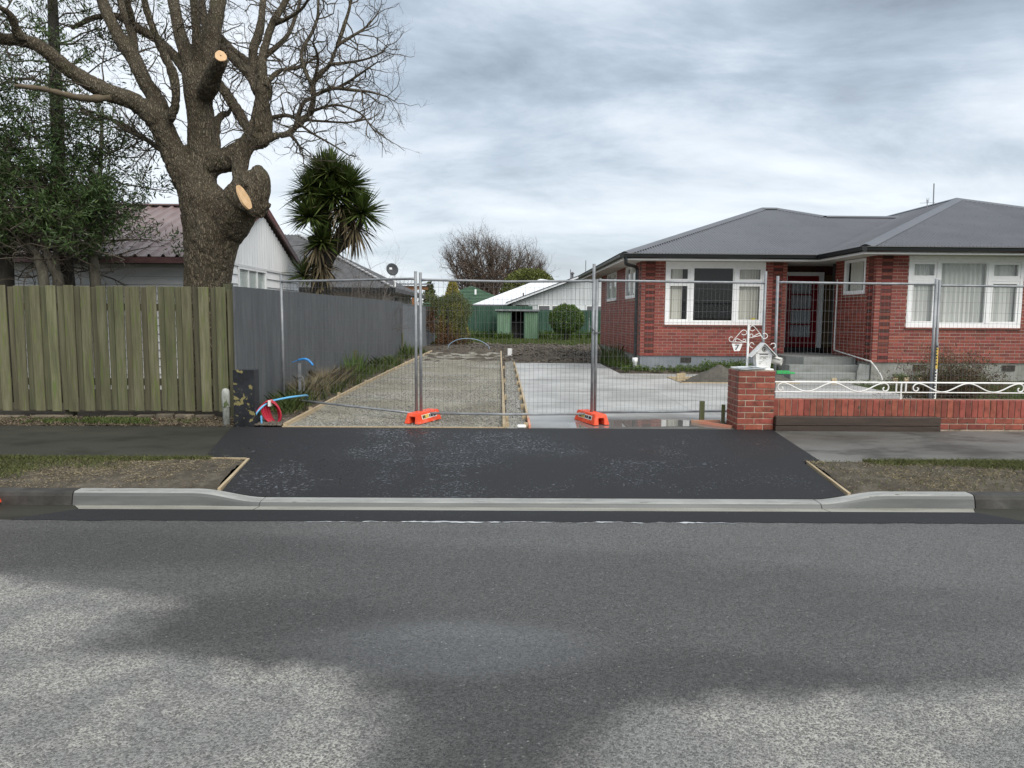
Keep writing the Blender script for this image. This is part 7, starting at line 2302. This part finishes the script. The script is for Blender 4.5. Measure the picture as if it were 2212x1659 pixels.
# half-dead hedge at the end of the grey fence
hg = thing('conifer_hedge', (-2.9, 34, 0.2), 'conifer hedge with dead brown side at the grey fence end', 'hedge')
n = 12000
u = rng.uniform(-1, 1, (n, 3))
sq = np.max(np.abs(u * np.array([1, 1, 1])), axis=1)[:, None]
u = u / sq * rng.uniform(0.72, 1.0, (n, 1))
C = np.array([-2.75, 34.6, 1.35]) + u * np.array([0.95, 1.6, 1.20])
C[:, 0] += 0.14 * np.sin(C[:, 2] * 4) + 0.10 * (2.4 - C[:, 2]) * 0.4 + rng.normal(size=n) * 0.07
C[:, 2] += 0.12 * np.sin(C[:, 0] * 5 + 1) + rng.normal(size=n) * 0.06
C[:, 0] = np.where(C[:, 2] < 0.75, np.maximum(C[:, 0], -3.0 + 0.2 * rng.normal(size=n)), C[:, 0])
dead = (C[:, 2] + 0.9 * (C[:, 0] + 2.75) + 0.25 * rng.normal(size=n)) < 1.25
for msk, mt, nm in ((~dead, 'hedge_leaf', 'foliage'), (dead, 'hedge_dead', 'dead_foliage')):
    k_ = int(msk.sum())
    V, F = leaves_np(C[msk], rng.normal(size=(k_, 3)) + np.array([0, -0.3, 0.2]), 0.12 * rng.uniform(0.6, 1.3, k_), 0.035)
    obj(nm, mesh_np(nm, V, F), M[mt], hg)
MB().tube([(-2.75, 34.6, 0.15), (-2.75, 34.6, 2.0)], 0.08, 7).build('trunk', M['dark_trunk'], hg)
# golden conifer
gc = thing('golden_conifer', (-2.9, 40, 0.2), 'golden yellow conifer with narrow pointed top behind the hedge', 'tree')
n = 6000
hh = rng.uniform(0, 1, n) ** 1.3
aa = rng.uniform(0, 2 * math.pi, n); rr = (0.85 * (1 - hh) ** 0.7 + 0.06) * rng.uniform(0.5, 1, n) ** 0.5
C = np.stack([-2.9 + rr * np.cos(aa), 40 + rr * np.sin(aa), 0.4 + 3.0 * hh], 1)
D = np.stack([np.cos(aa) * 0.5, np.sin(aa) * 0.5, np.ones(n)], 1) + rng.normal(size=(n, 3)) * 0.3
V, F = leaves_np(C, D, 0.16 * rng.uniform(0.7, 1.3, n), 0.05)
obj('crown', mesh_np('crown', V, F), M['gold_leaf'], gc)
MB().tube([(-2.9, 40, 0.15), (-2.9, 40, 2.6)], [0.09, 0.03], 6).build('trunk', M['dark_trunk'], gc)
# small dark far conifer
dc = thing('dark_conifer', (-9.3, 70, 0.2), 'small dark pointed conifer far behind the pergola', 'tree')
n = 2500
hh = rng.uniform(0, 1, n) ** 1.2; aa = rng.uniform(0, 2 * math.pi, n); rr = (0.9 * (1 - hh) ** 0.8 + 0.1) * rng.uniform(0.4, 1, n) ** 0.5
C = np.stack([-7.3 + rr * np.cos(aa), 70 + rr * np.sin(aa), 0.6 + 4.1 * hh], 1)
V, F = leaves_np(C, rng.normal(size=(n, 3)), 0.35, 0.13)
obj('crown', mesh_np('crown', V, F), M['hedge_leaf'], dc)
MB().tube([(-7.3, 70, 0.1), (-7.3, 70, 4.5)], [0.15, 0.05], 6).build('trunk', M['dark_trunk'], dc)

# green tiled roof house
M['green_tile'] = pmat('green_tile', [(0.3, (0.030, 0.075, 0.040)), (0.7, (0.07, 0.13, 0.075))], scale=2, rough=0.6, bump=0.1, rnd=0.1)
gh = thing('green_roof_house', (-2, 63, 0.2), 'distant house with green tiled hip roof behind the hedge', 'house')
MB().box((-6.0, 61, 0.1), (2.0, 69, 2.5)).build('wall', M['cream_wall'], gh)
AP = (-3.0, 65.0, 4.25)
for k_ in range(13):   # tile courses on the two visible slopes
    s0, s1 = k_ / 13, (k_ + 1) / 13
    e0, e1 = (-7.0, 60.5, 2.5), (1.0, 60.5, 2.5)
    L0 = [e0[i] + (AP[i] - e0[i]) * s0 for i in range(3)]; R0 = [e1[i] + (AP[i] - e1[i]) * s0 for i in range(3)]
    L1 = [e0[i] + (AP[i] - e0[i]) * s1 for i in range(3)]; R1_ = [e1[i] + (AP[i] - e1[i]) * s1 for i in range(3)]
    MB().add([(L0[0], L0[1] - 0.03, L0[2] + 0.05), (R0[0], R0[1] - 0.03, R0[2] + 0.05), R1_, L1, (L0[0], L0[1], L0[2] - 0.02), (R0[0], R0[1], R0[2] - 0.02)], [(0, 1, 2, 3), (4, 5, 1, 0)]).build('tile_course', M['green_tile'], gh)
MB().add([(1.0, 60.5, 2.52), AP, (1.0, 69.5, 2.52)], [(0, 1, 2)]).build('roof_slope', M['green_tile'], gh)
MB().bbox((-2.6, 62.2, 3.4), (-2.45, 62.35, 3.85), 0.01).build('vent_pipe', M['white_paint'], gh)

# white hip-roofed house and white gabled house
M['white_roof'] = pmat('white_roof', [(0.3, (0.60, 0.62, 0.64)), (0.7, (0.72, 0.74, 0.76))], scale=0.6, rough=0.5, bump=0)
M['pale_wall'] = pmat('pale_wall', [(0.3, (0.46, 0.48, 0.49)), (0.7, (0.58, 0.60, 0.61))], scale=1.0, stretch=(6, 6, 0.4), rough=0.6, bump=0)
wh = thing('white_roof_house', (2.5, 60, 0.2), 'distant house with broad white hip roof above the green fence', 'house')
MB().box((-1.6, 56, 0.1), (8.0, 66, 2.4)).build('wall', M['cream_wall'], wh)
rf = MB().add([(-2.5, 55, 2.42), (8.6, 55, 2.42), (3.0, 60, 4.68), (4.4, 60, 4.50), (-2.5, 67, 2.42), (8.6, 67, 2.42)], [(0, 1, 3, 2), (0, 2, 4), (1, 5, 3), (4, 2, 3, 5)]).build('roof', M['white_roof'], wh)
MB().beam((-2.5, 54.95, 2.38), (8.6, 54.95, 2.38), 0.1, 0.12).build('gutter', M['ink_grey'], rf)
for x_, h in ((0.5, 0.3), (1.35, 0.25)): MB().tube([(x_ + 0.9, 53.2, 2.5), (x_ + 0.9, 53.2, 3.0 + h)], 0.06, 6).build('vent_pipe', M['ink_grey'], rf)
wg = thing('white_gable_house', (5, 53, 0.2), 'white weatherboard house with wide gable behind the green fence', 'house')
# gable wall, apex far to the side
V = [(0.6, 52, 0.1), (13.5, 52, 0.1), (13.5, 52, 2.5), (7.05, 52, 4.9), (0.6, 52, 2.5)]
MB().prism(V, (0, 0, 0), (0, 9, 0)).build('wall', M['pale_wall'], wg)
vr = MB()
for i in range(44):
    x_ = 0.7 + i * 0.28
    zt = 2.45 + (2.4 * (x_ - 0.6) / 6.45 if x_ < 7.05 else 2.4 * (13.5 - x_) / 6.45)
    vr.box((x_, 51.975, 2.48), (x_ + 0.05, 51.998, zt))
o_ = vr.build('batten', M['pale_wall'], wg); o_['kind'] = 'stuff'
MB().box((0.62, 51.95, 2.39), (13.4, 51.997, 2.47)).build('band', M['pale_wall'], wg)
rg = None
for a, b in (((0.1, 2.36), (7.05, 4.97)), ((14.0, 2.36), (7.05, 4.97))):
    o_ = MB().prism([(a[0], 51.4, a[1]), (b[0], 51.4, b[1]), (b[0], 51.4, b[1] + 0.14), (a[0], 51.4, a[1] + 0.14)], (0, 0, 0), (0, 10, 0)).build('roof' if rg is None else 'roof_slope', M['white_roof'], wg if rg is None else rg)
    rg = rg or o_
    MB().prism([(a[0], 51.36, a[1] + 0.15), (b[0], 51.36, b[1] + 0.15), (b[0], 51.36, b[1] + 0.20), (a[0], 51.36, a[1] + 0.20)], (0, 0, 0), (0, 10.1, 0)).build('barge_cap', M['ink_grey'], rg)
for x0, x1 in ((2.45, 3.35), (3.42, 4.25), (5.95, 6.6), (6.7, 7.4)):
    w_ = MB().box((x0, 51.93, 1.4), (x1, 51.99, 2.38)).build('window', M['white_paint'], wg)
    MB().box((x0 + 0.06, 51.92, 1.46), (x1 - 0.06, 51.929, 2.32)).build('pane', M['ink_grey'], w_)
MB().box((4.3, 51.94, 1.1), (5.9, 51.99, 2.38)).build('panel', M['white_roof'], wg)
MB().box((0.85, 51.93, 1.0), (1.75, 51.99, 2.38)).build('porch_recess', M['room'], wg)
MB().tube([(5.1, 54, 4.0), (5.1, 54, 4.75)], 0.09, 8).build('flue', M['ink_grey'], rg)
MB().lathe([(0.16, 0), (0.16, 0.06), (0.05, 0.16)], 8, Matrix.Translation((5.1, 54, 4.75))).build('flue_cap', M['ink_grey'], rg)
for x_, y_, z_, lab_ in ((5.33, 58, 5.35, 'short thin aerial pole behind the white gable roof'), (6.78, 60, 6.25, 'tall thin aerial pole behind the white gable roof')):
    o_ = thing('aerial_pole', (x_, y_, 3), lab_, 'aerial')
    MB().tube([(x_, y_, 3.0), (x_, y_, z_)], 0.03, 5).build('pole', M['ink_grey'], o_)

# round evergreen and the wind-swept bare tree beyond
leaf_ball('round_tree', 'rounded olive green tree behind the white roofs', (2.6, 75, 4.1), (2.9, 2.5, 2.35), 14000, M['conifer'], 'tree', (0.22, 0.14), True, hollow=0.75)
bg = thing('winter_tree', (-2, 92, 0.2), 'distant leafless fan-shaped tree of many slanting stems', 'tree')
tw_ = Twigs()
M['twig_far'] = pmat('twig_far', [(0.3, (0.085, 0.060, 0.044)), (0.7, (0.15, 0.112, 0.085))], scale=1, rough=0.9, bump=0)
for i in range(19):
    s_ = i / 18
    x0 = -3.6 + 5.6 * s_ + rng.normal() * 0.2
    topx = -7.4 + 12.0 * s_ + rng.normal() * 0.4
    toph = 11.2 - 3.2 * abs(s_ - 0.36) ** 1.3 * 2 + rng.normal() * 0.3
    y0 = 91 + rng.uniform(-1.5, 1.5)
    lean = -1.6
    P = smooth_path([(x0, y0, 0.1, 0.20), (x0 + (topx - x0) * 0.2 - 0.2, y0, toph * 0.3, 0.15), (x0 + (topx - x0) * 0.55, y0, toph * 0.62, 0.10), (topx, y0, toph * 0.9, 0.05)], 5)
    tw_.tube(P[:, :3], P[:, 3], 5)
    for k_ in range(44):
        j_ = int(rng.integers(5, len(P)))
        d = np.array([rng.normal() * 0.7 - 0.25 * (1 - s_) + 0.3 * (s_ > 0.7), rng.normal() * 0.6, 0.8])
        grow(tw_, P[j_, :3], d, rng.uniform(1.2, 2.8), max(0.03, P[j_, 3] * 0.5), 2, 0.10, 0.25, (4, 6), 3, None, 0.55)
tw_.build('crown', M['twig_far'], bg)
for k_, (x_, y_) in enumerate(((-9.5, 80), (-12.5, 84), (13, 88))):
    bare_shrub(('leafless far tree behind the pergola roof', 'leafless far tree behind the satellite dish', 'leafless far tree behind the brick house')[k_], (x_, y_, 0.2), 10, 4.2, (0.5, 0.4), M['twig_far'], 0.06, 0.08, 3, 'far_bare_tree', 'tree')
# loose line of shrubs closing the view under the far tree
hb_ = []
n = 9000
C = np.stack([rng.uniform(-26, 26, n), 78 + rng.uniform(-1, 1, n), rng.uniform(0.2, 1, n) ** 0.8], 1)
C[:, 2] *= 2.6 + 0.9 * np.sin(C[:, 0] * 0.9) + 0.5 * np.sin(C[:, 0] * 2.3)
V, F = leaves_np(C, rng.normal(size=(n, 3)), 0.5, 0.25)
o_ = obj('far_shrubbery', mesh_np('far_shrubbery', V, F), M['hedge_leaf'])
tag(o_, 'dark shrubbery closing the view far behind the houses', 'shrubbery', kind='stuff')

# ================================================================== brown shrub behind the railing
M['brown_twig'] = pmat('brown_shrub', [(0.3, (0.06, 0.038, 0.024)), (0.7, (0.14, 0.085, 0.055))], scale=6, rough=0.9, bump=0, rnd=0.2)
bsr = thing('winter_shrub', (7.2, 11.6, 0.2), 'twiggy reddish brown shrub behind the scroll railing', 'shrub')
tw_ = Twigs(); tips = []
for i in range(120):
    a = rng.uniform(0, 2 * math.pi); s_ = rng.uniform(0.2, 1.3)
    d = np.array([math.cos(a) * s_, math.sin(a) * s_ * 0.7, 1.0])
    grow(tw_, (7.3 + rng.normal() * 0.30, 11.5 + rng.normal() * 0.15, 0.2), d, rng.uniform(0.28, 0.62), 0.008, 2, 0.05, 0.22, (3, 5), 3, tips, 0.5)
tw_.build('stems', M['brown_twig'], bsr)
C = []; D = []
for q, d in tips:
    k_ = 9
    C.append(q + rng.normal(size=(k_, 3)) * 0.03); D.append(d + rng.normal(size=(k_, 3)) * 0.6)
C = np.vstack(C); D = np.vstack(D); n = len(C)
g_ = rng.uniform(size=n) < 0.35
for m_, mt, nm in ((g_, 'hedge_leaf', 'foliage'), (~g_, 'brown_twig', 'seed_heads')):
    V, F = leaves_np(C[m_], D[m_], 0.034 * rng.uniform(0.6, 1.4, int(m_.sum())), 0.012)
    obj(nm, mesh_np(nm, V, F), M[mt], bsr)

# ================================================================== grass, weeds, litter
def stuff(name, V, F, mat, label, cat):
    o_ = obj(name, mesh_np(name, V, F), mat)
    return tag(o_, label, cat, kind='stuff')


def gzv_(P, extra=None):
    return np.array([gz(x, y) + (extra(x, y) if extra else 0) for x, y in P])


# berm beside the paling fence: green at the back and far end, worn to chips near the crossing
def berm_pts(n, x0, x1):
    P = np.stack([rng.uniform(x0, x1, n), rng.uniform(6.05, 7.17, n)], 1)
    return P


P = berm_pts(60000, -6.6, -2.65)
f = np.array([0.5 + 0.5 * fbm(x, y, 1.1, 12) for x, y in P])
keep = (rng.uniform(size=len(P)) < np.clip((-P[:, 0] - 3.95) * 0.75 + (f - 0.5) * 0.9 + 0.1, 0, 1)) | ((P[:, 1] > 6.98 + 0.08 * (f - 0.5)) & (P[:, 0] < -2.95))
keep &= P[:, 1] > 6.17 + 0.1 * rng.uniform(size=len(P))
Pg = P[keep]
Z = gzv_(Pg, berm_b)
V, F = blades_np(np.column_stack([Pg, Z]), 0.035, 0.006, 0.9)
stuff('berm_grass', V, F, M['grass_berm'], 'short mossy grass on the berm beside the dark footpath', 'grass')
P = berm_pts(52000, 3.05, 6.6)
f = np.array([0.5 + 0.5 * fbm(x, y, 1.4, 22) for x, y in P])
keep = (P[:, 1] + rng.normal(size=len(P)) * 0.05 > 6.98 + 0.35 * (f - 0.5) - 0.06 * np.clip(P[:, 0] - 3.6, 0, 2)) & (P[:, 0] > 3.4 + 0.5 * f) & (rng.uniform(size=len(P)) < 0.75)
keep |= (rng.uniform(size=len(P)) < 0.02)
Pg = P[keep]; Z = gzv_(Pg, berm_b)
V, F = blades_np(np.column_stack([Pg, Z]), 0.04, 0.006, 0.9)
stuff('berm_grass', V, F, M['grass_berm'], 'strip of short grass along the grey footpath edge', 'grass')
# wood chips and dead grass on the worn berms
for x0, x1, nn, lab_ in ((-4.6, -2.62, 16000, 'dead grass chips on the worn berm by the mossy grass'), (3.08, 6.6, 24000, 'dead grass chips on the brown berm by the grey footpath')):
    P = berm_pts(nn, x0, x1)
    f = np.array([0.5 + 0.5 * fbm(x, y, 2.2, 31) for x, y in P])
    P = P[rng.uniform(size=nn) < np.clip(0.25 + 1.5 * (f - 0.42), 0.05, 1)]
    n = len(P); Z = gzv_(P, berm_b) + 0.004
    D = rng.normal(size=(n, 3)) * np.array([1, 1, 0.25])
    V, F = leaves_np(np.column_stack([P, Z]), D, 0.022 * rng.uniform(0.5, 1.5, n), 0.006)
    stuff('grass_chips', V, F, M['straw'], lab_, 'dead grass')
# leaf litter and moss under the paling fence
n = 9000
P = np.stack([rng.uniform(-7.5, -3.5, n), 9.03 + 0.6 * rng.uniform(size=n) ** 0.8], 1)
Z = gzv_(P) + 0.01 + 0.06 * np.clip(P[:, 1] - 9.15, 0, 1) * rng.uniform(size=n)
V, F = leaves_np(np.column_stack([P, Z]), rng.normal(size=(n, 3)) * np.array([1, 1, 0.4]), 0.035 * rng.uniform(0.4, 1.5, n), 0.014)
stuff('leaf_litter', V, F, M['litter'], 'dead leaves and twigs scattered under the paling fence', 'leaf litter')
n = 3800
P = np.stack([-6.6 + 2.6 * rng.beta(2, 2, n), 9.1 + 0.4 * rng.uniform(size=n)], 1)
P = P[np.array([fbm(x, y, 2.4, 41) for x, y in P]) > -0.05]
V, F = blades_np(np.column_stack([P, gzv_(P) + 0.02]), 0.04, 0.01, 1.0)
stuff('moss_tuft', V, F, M['grass'], 'patchy moss and small weeds under the paling fence', 'moss')


# weeds along the grey fence
def tufts(centres, per, h, w, lean, rad):
    Q_ = []; H = []
    for (x, y, s_) in centres:
        k_ = int(per * s_)
        a = rng.uniform(0, 2 * math.pi, k_); r_ = rad * s_ * np.sqrt(rng.uniform(size=k_))
        xx, yy = x + r_ * np.cos(a), y + r_ * np.sin(a)
        Q_.append(np.stack([xx, yy, np.array([gz(p, q) + yard_b(p, q) for p, q in zip(xx, yy)])], 1)); H.append(np.full(k_, h * s_))
    Q_ = np.vstack(Q_); H = np.concatenate(H)
    return blades_np(Q_, H, w, lean)


cs = [(rng.uniform(-3.52, -2.98), y, rng.uniform(0.6, 1.25)) for y in np.concatenate([rng.uniform(9.9, 15.5, 60), rng.uniform(15.5, 27, 60)])]
V, F = tufts(cs, 75, 0.26, 0.009, 0.9, 0.16)
stuff('fence_weeds', V, F, M['grass'], 'long grass and weeds growing along the grey fence', 'weeds')
cs = [(rng.uniform(-3.5, -3.1), y, rng.uniform(0.7, 1.3)) for y in rng.uniform(11.4, 14.2, 34)]
V, F = tufts(cs, 90, 0.34, 0.008, 1.0, 0.16)
stuff('dry_fence_grass', V, F, M['straw'], 'straw-coloured dry grass clump along the grey fence', 'dry grass')
n = 5000
P = np.stack([rng.uniform(-3.55, -2.85, n), rng.uniform(9.1, 26.5, n)], 1)
Z = np.array([gz(x, y) + yard_b(x, y) for x, y in P]) + 0.01
V, F = leaves_np(np.column_stack([P, Z]), rng.normal(size=(n, 3)) * np.array([1, 1, 0.5]), 0.06 * rng.uniform(0.5, 1.4, n), 0.012)
stuff('fence_litter', V, F, M['litter'], 'dead stalks and litter on soil by the grey fence', 'litter')
# upright leafy clump by the stake
V, F = tufts([(-3.42, 15.6, 1.2), (-3.38, 16.1, 1.3), (-3.4, 16.7, 1.0), (-3.35, 24.0, 1.1)], 60, 0.45, 0.022, 0.25, 0.14)
stuff('iris_clump', V, F, M['weed'], 'upright green leaf clump by the wooden stake', 'plant')
# leafy weeds against the house foundation
C = []
for (x, y, s_) in [(rng.uniform(5.0, 6.9), rng.uniform(17.45, 17.9), rng.uniform(0.7, 1.2)) for _ in range(46)] + [(rng.uniform(3.0, 4.9), rng.uniform(17.45, 17.95), rng.uniform(0.35, 0.75)) for _ in range(26)] + [(rng.uniform(2.95, 3.35), rng.uniform(17.9, 22), rng.uniform(0.4, 0.9)) for _ in range(30)] + [(rng.uniform(8.4, 10.5), rng.uniform(15.2, 15.7), rng.uniform(0.3, 0.7)) for _ in range(26)]:
    k_ = int(150 * s_)
    u = rng.normal(size=(k_, 3)); u /= np.linalg.norm(u, axis=1)[:, None]
    C.append(np.array([x, y, gz(x, y) + 0.06]) + np.abs(u) * np.sign(u * np.array([1, 1, 0]) + np.array([0, 0, 1])) * np.array([0.22, 0.16, 0.26]) * s_ * rng.uniform(0.4, 1, (k_, 1)))
C = np.vstack(C); n = len(C)
V, F = leaves_np(C, rng.normal(size=(n, 3)) + np.array([0, -0.2, 0.3]), 0.045 * rng.uniform(0.6, 1.4, n), 0.026)
stuff('foundation_weeds', V, F, M['weed'], 'bright green leafy weeds along the brick house foundation', 'weeds')
V, F = tufts([(3.12, 20.0, 1.3), (3.1, 20.7, 1.5), (3.15, 19.2, 1.0), (3.1, 21.6, 1.3), (3.2, 18.6, 0.8)], 70, 0.45, 0.016, 0.5, 0.16)
stuff('flax_clump', V, F, M['grass'], 'strappy green clump by the side wall of the brick house', 'plant')
# back lawn, unmown edge by the shed
n = 42000
P = np.stack([rng.uniform(-4, 9, n), rng.uniform(34.2, 45, n)], 1)
P = P[(P[:, 1] + 0.8 * np.array([fbm(x, y, 0.8, 3) for x, y in P])) > 35.0]
V, F = blades_np(np.column_stack([P, np.full(len(P), 0.17)]), 0.11, 0.022, 0.6)
stuff('back_lawn', V, F, M['grass'], 'green back lawn in front of the green iron fence', 'lawn')
cs = [(x, 44.6 + rng.uniform(-0.4, 0.3), rng.uniform(0.7, 1.5)) for x in np.concatenate([rng.uniform(-3, -0.5, 14), rng.uniform(2.1, 6, 40)])] + [(rng.uniform(-0.8, 0.3), 42.3, rng.uniform(0.6, 1.2)) for _ in range(10)]
V, F = tufts(cs, 40, 0.42, 0.05, 0.6, 0.3)
stuff('fence_foot_plants', V, F, M['weed'], 'leafy plants at the foot of the green iron fence', 'plants')
o_ = obj('lawn', mesh_np('lawn', [(-12, 36, 0.185), (14, 36, 0.185), (14, 52, 0.185), (-12, 52, 0.185)], [(0, 1, 2, 3)]), M['turf']); o_['kind'] = 'structure'
# side lawn by the wing
o_ = obj('lawn', mesh_np('lawn', [(7.32, 9.3, 0.19), (30, 9.3, 0.19), (30, 15.75, 0.205), (8.65, 15.75, 0.205), (7.32, 14.8, 0.205)], [(0, 1, 2, 3, 4)]), M['turf']); o_['kind'] = 'structure'
n = 26000
P = np.stack([rng.uniform(7.3, 13, n), rng.uniform(9.3, 15.7, n)], 1)
V, F = blades_np(np.column_stack([P, np.full(n, 0.185)]), 0.07, 0.010, 0.7)
stuff('side_lawn', V, F, M['grass'], 'green lawn behind the brown shrub and scroll railing', 'lawn')


# loose stones on the gravel and clods in the dug soil
def pebbles(P, Z, s, mat, name, label, cat, flat_=0.6):
    n = len(P)
    base = np.array([(1, 0, 0), (0, 1, 0), (-1, 0, 0), (0, -1, 0), (0, 0, 1), (0, 0, -1)], float)
    fc = np.array([(0, 1, 4), (1, 2, 4), (2, 3, 4), (3, 0, 4), (1, 0, 5), (2, 1, 5), (3, 2, 5), (0, 3, 5)])
    sc_ = rng.uniform(0.6, 1.4, (n, 1, 3)) * np.array([1, 1, flat_]) * np.broadcast_to(s, (n,))[:, None, None]
    a = rng.uniform(0, 2 * math.pi, n)
    B = base[None] * sc_ + rng.normal(size=(n, 6, 3)) * 0.15 * np.broadcast_to(s, (n,))[:, None, None]
    ca, sa = np.cos(a)[:, None], np.sin(a)[:, None]
    X = B[:, :, 0] * ca - B[:, :, 1] * sa; Y_ = B[:, :, 0] * sa + B[:, :, 1] * ca
    V = np.stack([X + P[:, :1], Y_ + P[:, 1:2], B[:, :, 2] + Z[:, None]], 2).reshape(-1, 3)
    F = (fc[None] + 6 * np.arange(n)[:, None, None]).reshape(-1, 3)
    return stuff(name, V, F, mat, label, cat)


M['stone'] = pmat('loose_stone', [(0.3, (0.16, 0.155, 0.135)), (0.7, (0.33, 0.325, 0.295))], scale=3, rough=0.85, bump=0, rnd=0.35)
M['clod'] = pmat('soil_clod', [(0.3, (0.055, 0.045, 0.034)), (0.7, (0.145, 0.125, 0.10))], scale=2, rough=0.95, bump=0, rnd=0.4)
n = 16000
P = np.stack([rng.uniform(-2.76, -0.04, n), 9.05 + 14 * rng.uniform(size=n) ** 2.0], 1)
f = np.array([fbm(x, y, 0.9, 15) for x, y in P])
P = P[f + rng.uniform(-0.3, 0.5, n) > 0.0]
pebbles(P, gzv_(P) + 0.006, 0.010 * rng.uniform(0.5, 1.5, len(P)), M['stone'], 'gravel', 'loose grey stones on the gravel drive', 'gravel')
n = 9000
P = np.stack([rng.uniform(0.03, 0.30, n), 9.1 + 17 * rng.uniform(size=n) ** 1.4], 1)
pebbles(P, gzv_(P) - 0.035, 0.016 * rng.uniform(0.5, 1.5, n), M['stone'], 'trench_stones', 'dark stones and soil filling the narrow trench', 'gravel')
n = 9000
P = np.stack([rng.uniform(-2.7, 7, n), rng.uniform(21.2, 35.5, n)], 1)
f = np.array([fbm(x, y, 0.7, 25) for x, y in P]); P = P[(f + rng.uniform(-0.3, 0.4, n) > 0.0) & ((P[:, 0] < 2.9) | (P[:, 1] > 25.8)) & ((P[:, 1] > 27.5) | (P[:, 0] > -0.05))]
pebbles(P, np.array([gz(x, y) + yard_b(x, y) for x, y in P]) + 0.01, 0.05 * rng.uniform(0.3, 1.7, len(P)) , M['clod'], 'soil_clods', 'clods and stones on the dug-over back yard soil', 'soil')
n = 1600
P = np.stack([rng.uniform(-3.2, -2.85, n), rng.uniform(9.05, 9.6, n)], 1)
pebbles(P, gzv_(P) + 0.02, 0.014 * rng.uniform(0.5, 1.8, n), M['clod'], 'rubble', 'small rubble around the red hose coil', 'rubble')
